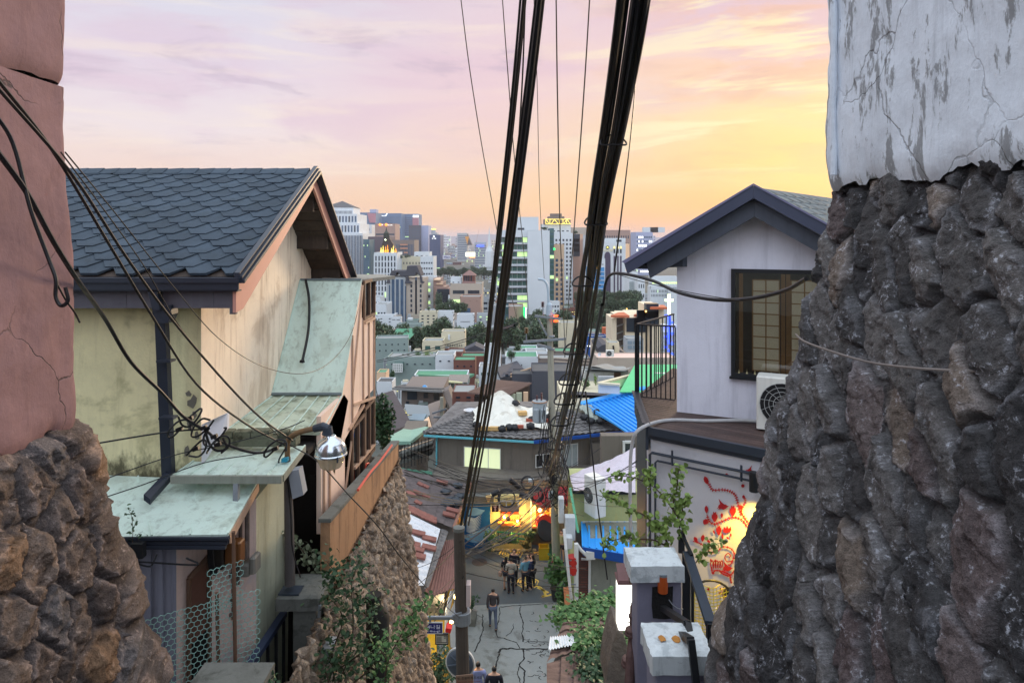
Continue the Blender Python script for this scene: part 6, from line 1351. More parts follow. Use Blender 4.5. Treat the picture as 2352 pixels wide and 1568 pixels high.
for lab,pts,r_ in(('thick brown cable running down across the blue shingle roof to the lamp post, left one',[(-20,165,3.0),(120,345,3.5),(250,560,4.1),(352,730,4.7),(450,880,5.3),(560,970,5.9),(655,1022,6.3)],.009),('thick brown cable running down across the blue shingle roof to the lamp post, right one',[(-20,185,3.0),(165,400,3.6),(290,590,4.2),(400,740,4.8),(520,880,5.4),(600,960,5.9),(672,1012,6.3)],.009),('thin wire right of the two brown cables over the shingle roof',[(140,350,3.4),(230,470,4.0),(330,610,4.8),(420,760,5.3),(540,900,5.8),(640,1000,6.2)],.004),('thin wire curving from the shingle roof and swagged across the steep mint panel',[(150,350,3.4),(265,490,4.3),(400,660,5.2),(500,775,5.9),(600,840,6.6),(695,858,7.2),(760,830,7.9),(805,770,8.6),(828,690,9.2)],.004),('black looped cable hanging down the pink plaster wall',[(-20,250,3.2),(30,330,3.3),(70,480,3.35),(110,590,3.4),(128,640,3.4),(128,680,3.4),(140,702,3.4),(156,690,3.4),(150,660,3.4)],.010),('tail of frayed wire under the looped cable on the pink wall',[(130,650,3.4),(152,690,3.45),(170,715,3.5),(183,740,3.6)],.005),('heavy black twisted cable from the pink wall down to the tangled connectors',[(-20,330,3.1),(60,440,3.35),(120,550,3.6),(176,640,3.95),(240,730,4.7),(300,830,5.1),(370,900,5.4),(420,955,5.6),(465,985,5.7)],.014),('black cable from the connectors across the mint roofs to the lamp post',[(470,985,5.7),(500,1010,5.75),(540,1028,5.85),(590,1040,6.0),(630,1030,6.2),(660,1010,6.35)],.012),('thin black wire low across the mossy wall and flat mint roof',[(222,1018,5.6),(330,1000,5.7),(400,990,5.7),(470,985,5.7)],.008),('thin wire crossing the lowest mint roof to the lamp post',[(240,1100,5.3),(400,1045,5.6),(520,1020,5.9),(650,985,6.2),(700,965,6.3)],.005),('second thin wire crossing the lowest mint roof',[(240,1142,5.3),(330,1112,5.5),(470,1062,5.8),(600,1040,6.1),(652,1018,6.3)],.005),('thin wire from the lamp post down past the brown retaining wall',[(664,1020,6.35),(730,1060,6.3),(800,1135,6.3),(870,1210,6.3),(930,1290,7),(1000,1370,12),(1058,1420,14.9)],.006),('thin wire hanging from the cream boards down toward the street',[(826,765,10),(834,800,10.2),(860,880,10.6),(880,960,11)],.005)):
 m=MB();m.tube(catmull([P(*q)for q in pts],6),r_,6,False);tag(m.build('wire',M_cable2 if 'brown' in lab else M_cable,None,True),lab,'cable' if r_>.007 else 'wire')
for k,(x,y)in enumerate(((412,985),(468,982),(492,1002),(436,960),(450,1030),(500,1020),(632,1030))):
 m=MB();c=P(x,y,5.68);m.tube(catmull([c+Vector((.10*math.cos(t_+k),.02*math.sin(2*t_),.08*math.sin(t_*1.3+k)))for t_ in(j*.8 for j in range(7))],4),.009,5,False);m.obox(c,(.05,0,.02),(0,.03,0),(-.01,0,.03));tag(m.build('wire_connector',M_black,None,True),'black tangled wire connector before the mossy green wall','connector','wire connectors tangled before the mossy wall')
m=MB();m.tube(catmull([P(470,985,5.7),P(482,1020,5.7),P(500,1035,5.7),P(520,1028,5.7),P(512,1005,5.7)],6),.011,6,False);tag(m.build('cable_loop',M_cable,None,True),'single hanging cable loop above the flat mint roof','cable loop')
sl=thing('street_lamp',P(665,1340,6.35),'street lamp with bell shaped glass and metal hood on a bent rusty arm','street lamp')
m=MB();m.tube([P(666,1342,6.35),P(664,1200,6.35),P(661,1100,6.35),P(659,1050,6.35)],[.050,.045,.036,.034],12);m.build('post',mat('grey brown post',srgb(84,80,80),.6,.2,5),sl)
m=MB();m.tube(catmull([P(660,1052,6.35),P(661,1015,6.35),P(672,1000,6.33),P(695,990,6.3),P(730,982,6.25)],6),.026,10);m.build('arm',mat('rusty arm',srgb(124,96,66),.7,.3,10,patch=srgb(90,88,88),pamt=.5),sl,True)
m=MB();m.tube([P(722,984,6.26),P(742,979,6.24),P(756,984,6.22)],[.036,.042,.036],10);m.tube([P(752,980,6.22),P(753,992,6.22),P(752,998,6.22)],[.045,.05,.055],10);m.build('socket',M_steel,sl)
hc=P(760,1045,6.2);u_=6.2/F
m=MB();m.lathe([(0,46*u_),(10*u_,46*u_),(14*u_,40*u_),(26*u_,34*u_),(33*u_,22*u_),(35*u_,10*u_),(35*u_,6*u_),(37*u_,4*u_),(37*u_,1*u_),(34*u_,0)],hc,28);hd=m.build('hood',mat('polished aluminium',srgb(206,214,222),.18,.1,4,metal=.9),sl,True)
gl2=bpy.data.materials.new('ribbed lamp glass');gl2.use_nodes=True;gb=gl2.node_tree.nodes['Principled BSDF'];gb.inputs['Base Color'].default_value=srgb(206,190,160);gb.inputs['Roughness'].default_value=.12;gb.inputs['Alpha'].default_value=.72;gb.inputs['Specular IOR Level'].default_value=.8
m=MB();pr=[(33*u_,0)]
for k in range(14):f_=k/13;r_=33-10*f_**1.3;pr+=[(r_*u_,-(f_*26)*u_),((r_-.7)*u_,-(f_*26+1)*u_)]
pr+=[(18*u_,-29*u_),(0,-30*u_)];m.lathe(pr,hc,28);m.build('glass_bowl',gl2,sl,True)
m=MB();m.lathe([(.0,-.09),(.03,-.08),(.03,-.01),(.0,0)],hc,10);m.build('bulb',mat('unlit bulb',srgb(226,214,190),.3,.05,4),sl,True)
for a_ in(-.9,2.6):m=MB();m.obox(hc+Vector((37*u_*math.cos(a_),37*u_*math.sin(a_)-.0,-.005)),(.012,0,0),(0,.02,0),(0,0,.05));m.build('clip',M_steel,sl)
m=MB();c0,c1=P(665,1085,6.3),P(697,1142,6.3);m.prism([P(661,1083,6.28),P(686,1078,6.28),P(697,1136,6.28),P(672,1146,6.28)],(.0,.12,.0));tag(m.build('control_box',mat('pale metal box',srgb(150,156,166),.5,.08,3)),'pale metal control box strapped to the street lamp post','box')
m=MB();m.tube(catmull([P(655,1070,6.3),P(660,1100,6.28),P(668,1180,6.28),P(672,1260,6.3),P(690,1325,6.3)],6),.007,5);m.tube(catmull([P(655,1030,6.3),P(640,1060,6.3),P(655,1085,6.3)],5),.008,5);tag(m.build('lamp_wire',M_cable),'black wires wound along the street lamp post','wire')
m=MB();c=P(655,1055,6.28);m.obox(c,(.06,0,.01),(0,.05,0),(0,0,.035));tag(m.build('blue_tape',mat('blue tape',srgb(40,140,170),.5,.2,8)),'wad of blue tape around the street lamp wires','tape')
lpil=thing('pillar',P(690,1568,6.4),'dark mossy concrete pillar carrying the street lamp','pillar')
zt_=P(0,1372,6.25).z
cap(P(634,0,6.25).x,P(736,0,6.25).x,6.25,6.72,zt_-.13,zt_,31).build('cap',M_conc,lpil)
m=MB();m.bev(P(672,0,6.3).x,P(726,0,6.3).x,6.3,6.65,-9,zt_-.131,.012);m.build('shaft',M_conc,lpil)
m=MB();p=P(668,1343,6.35);m.box(p.x-.10,p.x+.10,6.28,6.44,zt_+.0035,zt_+.018);m.build('base_plate',M_steel,lpil)
m=MB();m.prism([P(*ZL(765,1370),6.2),P(*ZL(885,1370),6.2),P(*ZL(905,1300),6.5),P(*ZL(800,1290),6.5)],(0,0,-.012));m.prism([P(*ZL(765,1378),6.2),P(*ZL(870,1378),6.2),P(*ZL(860,1470),6.2),P(*ZL(770,1465),6.2)],(0,.15,0));tag(m.build('metal_box',mat('bright galvanised lid',srgb(176,184,190),.35,.12,4,metal=.4)),'small steel box with bright slanted lid beside the mossy pillar','box')
m=MB();m.tube([P(*ZL(808,1120),6.25),P(*ZL(795,1300),6.25)],.016,8);tag(m.build('conduit',M_galv),'short pale conduit on the side of the mossy pillar','pipe')
m=MB();m.tube([P(*ZL(1115,1060),6.8),P(*ZL(1118,1130),6.8),P(*ZL(1140,1190),6.8),P(*ZL(1140,1600),6.8)],[.085,.08,.12,.12],14);tag(m.build('chimney_pipe',mat('sooty pipe',srgb(40,38,36),.8,.3,5),None,True),'sooty black flue pipe among the leaves by the carved stone wall','pipe')
hr2=thing('handrail',P(600,1568,6.),'dark blue steel handrail sloping down left of the mossy pillar','handrail')
m=MB();m.beam(P(*ZL(400,1470),5.6),P(*ZL(600,1170),6.7),.07,.05);m.build('rail',mat('dark blue rail',srgb(46,56,82),.4,.15,4),hr2)
for k in range(5):f_=k/4;p=P(*ZL(400,1470),5.6).lerp(P(*ZL(600,1170),6.7),f_);m=MB();m.box(p.x-.012,p.x+.012,p.y-.012,p.y+.012,p.z-.95,p.z-.03);m.build('baluster',M_bsteel,hr2)
m=MB()
for x,y0,y1,r_ in((352,590,830,.018),(390,530,850,.022),(300,880,1200,.016),(335,800,1000,.02)):m.tube([P(*ZL(x,y0),6.0),P(*ZL(x,y1),6.0)],r_,8)
m.tube([P(*ZL(330,820),6.0),P(*ZL(375,790),5.95)],.04,8);m.tube([P(*ZL(375,760),5.95),P(*ZL(385,850),5.95)],.03,8)
for y in(760,805,940,1080,1170):m.lathe([(.03,-.02),(.035,0),(.03,.02)],P(*ZL(300 if y>900 else 345,y),6.),8)
tag(m.build('gas_pipes',mat('dirty brown pipe',srgb(96,84,80),.7,.3,10)),'cluster of dirty gas pipes on the pale alley wall','pipes')
for i,(x0,y0,x1,y1)in enumerate(((345,890,398,960),(398,850,435,945))):
 X0,X1,z0_,z1_=rect(ZL,x0,y0,x1,y1,5.9);m=MB();m.bev(X0,X1,5.9,6.05,z0_,z1_,.015);m.box(X0+.03,X1-.03,5.895,5.9,z0_+(z1_-z0_)*.45,z1_-.03);tag(m.build('gas_meter',mat('grey meter',srgb(120,118,112),.6,.15,5)),('lower left grey gas meter box on the alley wall','upper right grey gas meter box on the alley wall')[i],'meter')
X0,X1,z0_,z1_=rect(ZL,198,765,262,905,5.7);m=MB();m.bev(X0,X1,5.66,5.8,z0_,z1_,.012);mb_=m.build('meter_cabinet',mat('black meter cover',srgb(46,42,40),.4,.2,5));tag(mb_,'black and amber electric meter under the lowest mint roof','meter')
m=MB();m.bev(X1+.003,X1+.14,5.68,5.8,z0_+.04,z1_+.01,.012);m.build('amber_cover',mat('amber plastic',srgb(104,66,36),.4,.15,5),mb_,off=(0,0,0))
m=MB()
for k in range(4):m.tube(catmull([P(*ZL(165+k*9,780),5.62),P(*ZL(170+k*9,880),5.62),P(*ZL(190+k*7,945),5.62),P(*ZL(210+k*3,900),5.62)],5),.009,5)
tag(m.build('meter_cables',M_cable),'bunch of black cables looping below the electric meter','cable')
m=MB();m.tube(catmull([P(*ZL(40,850),5.4),P(*ZL(100,890),5.4),P(320,1290,5.35),P(345,1300,5.35),P(360,1272,5.4)],5),.008,5);m.obox(P(318,1262,5.4),(.10,0,0),(0,.06,0),(0,0,.12));tag(m.build('gutter_bracket',M_bsteel),'dark bracket and loose wire under the lowest mint roof gutter','bracket')
def hexnet(A,B,z0_,z1_,s_,r_,bulge=.0):
 A,B=Vector(A),Vector(B);A.z=B.z=0;L_=(B-A).length;m=MB();u=(B-A).normalized();nrm=Vector((u.y,-u.x,0));rows=int((z1_-z0_)/(s_*.87));colsn=int(L_/(s_*.75*2))
 def pt(x,z):return A+u*x+nrm*bulge*math.sin(x*5+z*3)+Vector((0,0,z))
 def seg(x0,z0,x1,z1):
  if min(x0,x1)<0 or max(x0,x1)>L_ or z1>z1_ or z0>z1_:return
  p,q=pt(x0,z0),pt(x1,z1);d=(q-p);s2=nrm*r_;s1_=d.cross(nrm).normalized()*r_
  m.add([p-s1_,q-s1_,q+s1_,p+s1_],[(0,1,2,3)]);m.add([p-s2,q-s2,q+s2,p+s2],[(0,1,2,3)])
 h_=s_*.5;w_=s_*.43
 for j in range(int((z1_-z0_)/(h_*1.5))):
  z=z0_+j*h_*1.5
  for i in range(int(L_/(2*w_))+1):
   x=i*2*w_+(w_ if j%2 else 0)
   seg(x,z,x,z+h_);seg(x,z+h_,x+w_,z+h_*1.5);seg(x,z+h_,x-w_,z+h_*1.5)
 return m
M_net=mat('green plastic net',srgb(150,186,180),.6,.1,5);
wn=thing('wire_netting',P(430,1568,5.1),'green hexagonal wire netting stretched before the pink wall and brown door','netting')
hexnet(P(330,1500,5.0),P(600,1500,5.5),-4.2,P(0,1405,5.1).z,.055,.0032,.02).build('net',M_net,wn)
hexnet(P(478,1500,5.2),P(560,1500,5.4),P(0,1420,5.2).z+.003,P(0,1310,5.2).z,.055,.0032,.02).build('net_upper',M_net,wn)
for x,y0 in((498,1360),(536,1220)):m=MB();m.tube([P(x,y0,5.35),P(x+6,1640,5.35)],.016,8);m.build('post',M_brown,wn)
m=MB();m.box(-2.35,P(620,0,4.9).x,4.75,5.0,-9,P(0,1540,4.9).z);tag(m.build('planter_wall',M_conc),'low rough mossy concrete ledge at the foot of the wire netting','wall')
ivy('low dark moss clump along the concrete ledge under the netting',P(560,1562,4.9),(.35,.15,.08),300,.04,L_dark,55)
Z3s=Z3
gh=thing('green_house',(3,28,ZS),'low house with patchy green ochre wall above the bright blue awning','house')
YG=29.0
a,c=P(*Z5(1660,830),YG),P(*Z5(2200,1110),YG)
M_gw=mat('patchy green ochre wall',srgb(176,182,130),.85,.15,.7,patch=srgb(96,160,128),pamt=.7,pscale=.5,streak=srgb(200,178,110),samt=.4)
m=MB();m.box(a.x,c.x+1.2,YG,YG+3,ZS,a.z);m.build('wall',M_gw,gh)
m=MB();m.beam(P(*Z5(1630,800),YG-.1),P(*Z5(1700,1190),YG-1.2),.28,.10,(1,0,.2));m.build('green_trim',mat('pale green trim',srgb(110,190,150),.7,.15,3),gh)
m=MB();m.beam(P(*Z5(1650,826),YG-.1),P(*Z5(2200,832),YG-.1),.25,.12);m.build('eave_beam',M_bsteel,gh)
tq2=[P(*Z5(1640,700),30),P(*Z5(2200,820),27),P(*Z5(2200,450),31.5),P(*Z5(1980,560),32)]
tq2=[P(*Z5(1625,690),31),P(*Z5(1660,815),28.8),P(*Z5(2200,830),28.5),P(*Z5(2200,445),31.5)]
m=MB();m.sheet(lambda u,v:tuple(tq2[0].lerp(tq2[3],u).lerp(tq2[1].lerp(tq2[2],u),v)+Vector((0,0,.03*math.sin(v*11+u*7)+.02*math.sin(u*9-v*5)+.012*math.sin(u*37+v*29)+random.uniform(-.01,.01)))),40,30)
tag(m.build('tarpaulin',mat('silver pink tarpaulin',srgb(196,186,196),.35,.12,1.5,.02,6,streak=srgb(140,150,160),samt=.5),None,True),'wrinkled silvery pink tarpaulin roof below the mural wall corner','tarpaulin')
aa=P(*Z5(1748,1030),YG-.6)
aircon('air_conditioner',P(*Z5(1800,1038),YG-.75)+Vector((0,0,.02)),.85,1.75*.95,.55,R(-62),'tall white air conditioner standing on its side against the green ochre wall')
ba=thing('blue_awning',P(*Z5(1950,1300),27),'bright blue ribbed metal awning with dark blue front edge, right of the street','awning')
q=[P(*Z5(1730,1103),28.9),P(*Z5(2230,1103),28.9),P(*Z5(2230,1395),25.6),P(*Z5(1740,1315),26.3)]
m=MB();m.prism(q,(0,0,-.04));m.build('sheet',M_blue,ba)
m=MB()
for k in range(9):f_=k/8;m.beam(q[0].lerp(q[1],f_)+Vector((0,0,.04)),q[3].lerp(q[2],f_)+Vector((0,0,.04)),.07,.07)
m.build('rib',M_blue,ba)
m=MB();m.beam(q[3]+Vector((0,-.03,-.14)),q[2]+Vector((0,-.03,-.16)),.05,.34);m.build('front_edge',M_bdk,ba);m=MB();m.beam(q[0]+Vector((0,0,.05)),q[1]+Vector((0,0,.05)),.12,.05);m.build('top_flashing',M_wfr,ba)
bw=thing('brick_house',P(*Z4(1880,660),26),'small brick and stained concrete house under the blue awning','house')
M_brick=bpy.data.materials.new('dark red brick');M_brick.use_nodes=True;t=NT(M_brick.node_tree);bt=t.new('ShaderNodeTexBrick');tc=t.new('ShaderNodeTexCoord')
t.link(t.mapping(tc.outputs['Object'],rot=(R(90),0,0)),bt.inputs[0]);bt.inputs['Scale'].default_value=1;bt.inputs['Brick Width'].default_value=.3;bt.inputs['Row Height'].default_value=.1;bt.inputs['Mortar Size'].default_value=.012
bt.inputs['Color1'].default_value=srgb(112,66,56);bt.inputs['Color2'].default_value=srgb(84,52,46);bt.inputs['Mortar'].default_value=srgb(60,54,52);t.link(bt.outputs[0],t.n['Principled BSDF'].inputs['Base Color']);t.n['Principled BSDF'].inputs['Roughness'].default_value=.85
a,c=P(*Z4(1815,100),27.2),P(*Z4(1945,690),27.2)
m=MB();m.box(a.x,c.x,27.2,28.8,ZS,a.z);m.build('brick_wall',M_brick,bw)
m=MB();m.box(c.x+.002,c.x+6,26.9,28.8,ZS,P(0,Z4(0,200)[1],26.9).z+.6);m.build('concrete_wall',mat('stained concrete wall',srgb(132,134,124),.9,.2,.8,.006,20,streak=srgb(70,70,62),samt=.6,sscale=.5),bw)
m=MB();m.tube([P(*Z4(1800,60),26.2),P(*Z4(1850,130),26.2),P(*Z4(1960,230),26.2)],.07,8);m.obox(P(*Z4(1955,180),26.2),(.35,0,0),(0,.2,0),(0,0,.3));m.tube([P(*Z4(1855,225),26.4),P(*Z4(1945,235),26.4),P(*Z4(1942,600),26.6)],.05,8);tag(m.build('gutter_pipe',M_wfr,bw),'white gutter pipe')
wc=thing('wall_cabinets',P(*Z4(1760,660),26),'narrow white cabinet column with meters and red gas drums beside the pole','cabinets')
for(x0,y0,x1,y1,Y_)in((1680,-220,1790,30,27.5),(1690,0,1760,120,27.0),(1610,-420,1668,-160,27.8)):a,c=P(*Z4(x0,y0),Y_),P(*Z4(x1,y1),Y_);m=MB();m.bev(a.x,c.x,Y_,Y_+.4,c.z,a.z,.02);m.build('cabinet',mat('white cabinet',srgb(196,202,204),.6,.08,3,streak=srgb(130,130,128),samt=.4),wc)
m=MB();m.tube([P(*Z4(1690,130),26),P(*Z4(1720,420),26),P(*Z4(1745,640),26)],.06,8);m.tube([P(*Z4(1800,60),26.1),P(*Z4(1800,660),26.1)],.09,8);m.tube([P(*Z4(1668,-100),26.4),P(*Z4(1690,130),26.)],.06,8);m.build('downpipe',M_wfr,wc)
for y in(325,250):c_=P(*Z4(1762,y),26.2);m=MB();m.lathe([(0,-.22),(.22,-.2),(.24,0),(.22,.2),(0,.24)],c_,14);m.build('gas_drum',mat('red gas drum',srgb(176,44,36),.5,.1,4),wc,True)
m=MB()
for y in(240,300,400,500):m.beam(P(*Z4(1725,y),26),P(*Z4(1795,y),26),.03,.04)
m.build('ladder_frame',M_galv,wc)
m=MB();m.prism([P(*Z4(1662,540),25.5),P(*Z4(1715,530),25.5),P(*Z4(1742,770),25.5),P(*Z4(1680,780),25.5)],(0,.05,0));tag(m.build('leaning_board',mat('orange board',srgb(206,134,92),.7,.1,3)),'tall orange brown board leaning at the street corner','board')
m=MB();m.prism([P(*Z4(1716,532),25.6),P(*Z4(1740,540),25.6),P(*Z4(1770,700),25.6),P(*Z4(1745,770),25.6)],(0,.05,0));tag(m.build('leaning_board',M_wfr),'white board leaning just right of the orange brown board','board')
p=onZ(*Z4(1560,640),ZS+.02);m=MB();m.lathe([(.2,0),(.27,.5),(.29,.5),(.29,.55),(.22,.55)],p+Vector((.1,-.2,0)),12);tag(m.build('plant_pot',mat('dark pot',srgb(50,52,52),.6,.2,4)),'dark plant pot standing at the tall pole foot','plant pot')
plant('tall glossy potted plant at the tall pole foot',p+Vector((.1,-.2,.5)),(.62,.5,.95),420,.22,L_mid,77)
plant('second leafy plant right of the glossy potted plant',onZ(*Z4(1650,800),ZS),(.5,.4,.8),320,.18,L_mid,78)
lr=thing('tile_house',P(*Z4(1800,1300),15),'low dark tiled roof overgrown with green creepers, lower right of the street','house')
rq=[P(*Z4(1475,1400),17.0),P(*Z4(1480,1620),15.2),P(*Z4(2300,1620),13.6),P(*Z4(2300,860),19.5),P(*Z4(1690,860),22.0)]
zpl=rq[0].z
tn=Vector((.10,.22,1)).normalized()
onT=lambda x,y:onR(*Z4(x,y),P(*Z4(1480,1400),17.0),tn)
tileroof(onT(1478,1380),onT(1478,1620),onT(2330,1620),onT(2330,1060),.42,.42,.05,.05).build('roof',M_tileb,lr,True)
tileroof(onT(1478,1380)+Vector((.0,.05,0)),onT(2330,1060)+Vector((0,.05,0)),onT(2330,820),onT(1700,830),.42,.42,.05,.05).build('roof',M_tileb,lr,True)
t0=onT(1490,1400);m=MB();m.prism([onT(1500,1380)-Vector((0,0,.2)),onT(1500,1640)-Vector((0,0,.2)),onT(2500,1640)-Vector((0,0,.2)),onT(2500,850)-Vector((0,0,.3)),onT(1720,850)-Vector((0,0,.3))],(0,0,-4));m.build('wall',M_dkwall,lr)
corr(onT(1495,1270)+up*2,onT(1810,1205)+up*2,onT(1760,1100)+up*2,onT(1515,1125)+up*2,.1,.02,'corrugated_patch',mat('clean white corrugated',srgb(220,226,230),.5,.05,2),lr,.05)
def roofclump(label,pts,n,size,mt,seed,h_=.35):
 A=[onT(*p)for p in pts];r_=thing('creeper',A[0],label,'creeper');c0=np.array([tuple(a)for a in A])
 def fp(rs_,n):k=rs_.randint(0,len(A),n);o=c0[k]+rs_.normal(size=(n,3))*np.array([.26,.30,.07]);o[:,2]+=h_*.55*rs_.uniform(0,1,n);return o
 V,Fc=leafmesh(n,fp,size,seed,.75,.9);leaves('foliage',mt,r_,V,Fc,tuple(A[0]));m=MB();m.tube([a+Vector((0,0,.08))for a in A[:6]],.02,5);m.build('stem',M_bark,r_);return r_
rg=random.Random(8)
roofclump('broad leaved green creeper spilling over the top of the tiled roof',[(x,y)for x in range(1720,2260,60)for y in(700,760,830,880)if rg.random()<.8 and y>900-(x-1600)*.6],1100,.18,L_mid,1,.3)
roofclump('dense creeper bush in the middle of the tiled roof',[(x+rg.uniform(-20,20),y)for x in range(1870,2240,50)for y in range(1090,1340,50)if rg.random()<.75],1500,.15,L_mid,2,.5)
roofclump('darker creeper bush at the bottom of the tiled roof',[(x+rg.uniform(-20,20),y)for x in range(1930,2200,50)for y in range(1380,1600,50)if rg.random()<.8],1000,.14,L_dark,3,.4)
roofclump('thin trailing creeper on the left roof corner',[(1640,880),(1680,840),(1700,900),(1730,860),(1660,920)],260,.16,L_mid,4,.2)
rk=thing('boulder',P(*Z3(330,1500),6.6),'upright rough stone slab beside the rusty pole','rock')
g=[(285,1600),(300,1450),(335,1290),(360,1215),(400,1240),(430,1330),(445,1600)]
m=MB();m.prism([P(*Z3(*p),7.2)for p in g],(0,.5,0));m.build('slab',mat('rough grey slab',srgb(120,112,104),.9,.4,6,.03,14),rk)
def skin_mesh(name,verts,edges,radii,mt,parent,lvl=2):
 me=bpy.data.meshes.new(name+'_cage');me.from_pydata([tuple(v)for v in verts],edges,[]);o=bpy.data.objects.new(name,me);C.objects.link(o)
 sk=o.modifiers.new('s','SKIN');sk.use_smooth_shade=True
 for i,v in enumerate(me.skin_vertices[0].data):v.radius=radii[i]if isinstance(radii[i],tuple)else(radii[i],radii[i]);v.use_root=(i==0)
 sb=o.modifiers.new('u','SUBSURF');sb.levels=lvl;sb.render_levels=lvl
 bpy.context.view_layer.update();dg=bpy.context.evaluated_depsgraph_get();m2=bpy.data.meshes.new_from_object(o.evaluated_get(dg));C.objects.unlink(o);bpy.data.objects.remove(o)
 m2.materials.clear();m2.materials.append(mt);ob=bpy.data.objects.new(name,m2);C.objects.link(ob)
 if parent:ob.parent=parent
 return ob
M_skin=mat('skin',srgb(206,160,134),.55,.06,6);M_hair=mat('black hair',(.014,.011,.010,1),.5,.3,12)
def person(loc,face,label,h=1.62,top=None,bottom=None,skirt=False,hair='long',pose='stand',shorts=False,sleeves=True,bag=None,group=None):
 """face: heading in degrees, 0 = looks away from the camera (+Y)"""
 k=h/1.70;r_=thing('person',loc,label,'person',group);r_.rotation_euler=(0,0,R(face));s=lambda*a:tuple(v*k for v in a)
 st=.16 if pose=='walk' else .03;at=.10 if pose=='walk' else 0
 V=[s(0,0,.95),s(0,.01,1.12),s(0,.0,1.30),s(0,-.01,1.43),s(0,0,1.50),s(0,.02,1.575),s(0,.02,1.66),s(-.10,0,.88),s(-.11,st,.50),s(-.11,st*.9-.05,.09),s(-.115,st*.9+.08,.04),s(.10,0,.88),s(.11,-st*.4,.50),s(.11,-st*1.6,.10),s(.115,-st*1.6+.13,.04),s(-.18,-.01,1.40),s(-.24,-at,1.12),s(-.22,.06-at+(.16 if pose=='hold' else 0),.90+(.16 if pose=='hold' else 0)),s(-.21,.09-at+(.22 if pose=='hold' else 0),.81+(.28 if pose=='hold' else 0)),s(.18,-.01,1.40),s(.24,at,1.12),s(.22,.06+at+(.16 if pose=='hold' else 0),.90+(.16 if pose=='hold' else 0)),s(.21,.09+at+(.22 if pose=='hold' else 0),.81+(.28 if pose=='hold' else 0))]
 E=[(0,1),(1,2),(2,3),(3,4),(4,5),(5,6),(0,7),(7,8),(8,9),(9,10),(0,11),(11,12),(12,13),(13,14),(3,15),(15,16),(16,17),(17,18),(3,19),(19,20),(20,21),(21,22)]
 Rd=[(.13,.10),(.115,.085),(.14,.095),(.12,.08),(.05,.055),(.072,.085),(.062,.075),.085,.055,.035,(.03,.035),.085,.055,.035,(.03,.035),.055,.04,.03,(.018,.03),.055,.04,.03,(.018,.03)]
 Rd=[tuple(q*k for q in(a if isinstance(a,tuple)else(a,a)))for a in Rd]
 skin_mesh('body',V,E,Rd,M_skin,r_)
 if top:
  V=V+[tuple(Vector(V[3]).lerp(Vector(V[4]),.35))];Rd=Rd+[(.11*k,.085*k)];E=E+[(3,23)]
  idx=[0,1,2,3,15,16,19,20,23]+([17,21]if sleeves else[]);mp={i:n for n,i in enumerate(idx)}
  skin_mesh('top',[V[i]for i in idx],[(mp[a],mp[c])for a,c in E if a in mp and c in mp],[tuple(q*(1.38 if i in(3,15,19)else 1.2)+.008 for q in Rd[i])for i in idx],top,r_)
 if bottom:
  if skirt:
   m=MB();m.lathe([(.12*k,.98*k),(.16*k,.86*k),(.20*k,.62*k),(.19*k,.60*k)],(0,0,0),14);m.build('skirt',bottom,r_,True,off=(0,0,0))
  else:
   Vb=list(V)
   if shorts:Vb[8]=tuple(Vector(V[7]).lerp(Vector(V[8]),.55));Vb[12]=tuple(Vector(V[11]).lerp(Vector(V[12]),.55))
   idx=[0,7,8,11,12]+([]if shorts else[9,13]);mp={i:n for n,i in enumerate(idx)}
   skin_mesh('trousers' if not shorts else 'shorts',[Vb[i]for i in idx],[(mp[a],mp[c])for a,c in E if a in mp and c in mp],[tuple(q*1.18+.006 for q in Rd[i])for i in idx],bottom,r_)
 hv=[s(0,-.01,1.69),s(0,-.035,1.62)]+([s(0,-.075,1.50),s(0,-.09,1.36),s(0,-.085,1.25)]if hair=='long' else[s(0,-.04,1.56)])
 hr_=[(.075*k,.085*k),(.088*k,.088*k)]+([(.085*k,.05*k),(.08*k,.04*k),(.06*k,.025*k)]if hair=='long' else[(.07*k,.06*k)])
 skin_mesh('hair',hv,[(i,i+1)for i in range(len(hv)-1)],hr_,M_hair,r_)
 m=MB()
 m.obox(s(0,.115,1.60),(.018*k,0,0),(0,.03*k,0),(0,0,.035*k));m.build('nose',M_skin,r_,off=(0,0,0))
 for sx in(-1,1):
  m=MB();m.lathe([(0,-.006*k),(.011*k,0),(0,.006*k)],s(sx*.03,.098,1.625),8,'y');m.build('eye',M_black,r_,off=(0,0,0))
  q=V[10]if sx<0 else V[14];m=MB();q=Vector(q);m.sheet(lambda u,v:tuple(q+Vector((.05*k*math.sin(math.pi*v)*math.cos(6.2832*u),-.02+.13*k*math.cos(math.pi*v),max(-.038*k,.05*k*math.sin(math.pi*v)*math.sin(6.2832*u))))),10,7);m.build('shoe',mat('pale shoes',srgb(170,166,160),.6,.1,4)if 'white shoe' in label else M_black,r_,True,off=(0,0,0))
 m=MB();m.obox(s(0,.108,1.565),(.035*k,0,0),(0,.008*k,0),(0,0,.008*k));m.build('mouth',mat('lips',srgb(150,80,76),.5,.05,4),r_,off=(0,0,0))
 if bag:m=MB();m.bev(-.40*k,-.24*k,-.06,.08,.66*k,.88*k,.02);m.tube([s(-.32,0,.88),s(-.22,0,1.12),s(-.1,0,1.42)],.008,5);m.build('bag',bag,r_,False,off=(0,0,0))
 return r_
T_black=mat('black shirt',srgb(38,38,48),.8,.15,5);T_cream=mat('cream shirt',srgb(176,170,158),.8,.06,5);T_blue=mat('light blue shirt',srgb(104,156,178),.8,.08,5);T_den=mat('grey blue trousers',srgb(88,98,118),.8,.12,5);T_khaki=mat('brown grey tunic',srgb(96,88,84),.8,.15,5);T_vest=mat('dark vest',srgb(66,60,62),.8,.3,6);T_navy=mat('navy shirt',srgb(40,48,80),.8,.2,5)
def foot(x,y):return onZ(*Z4(x,y),ZS+.015)
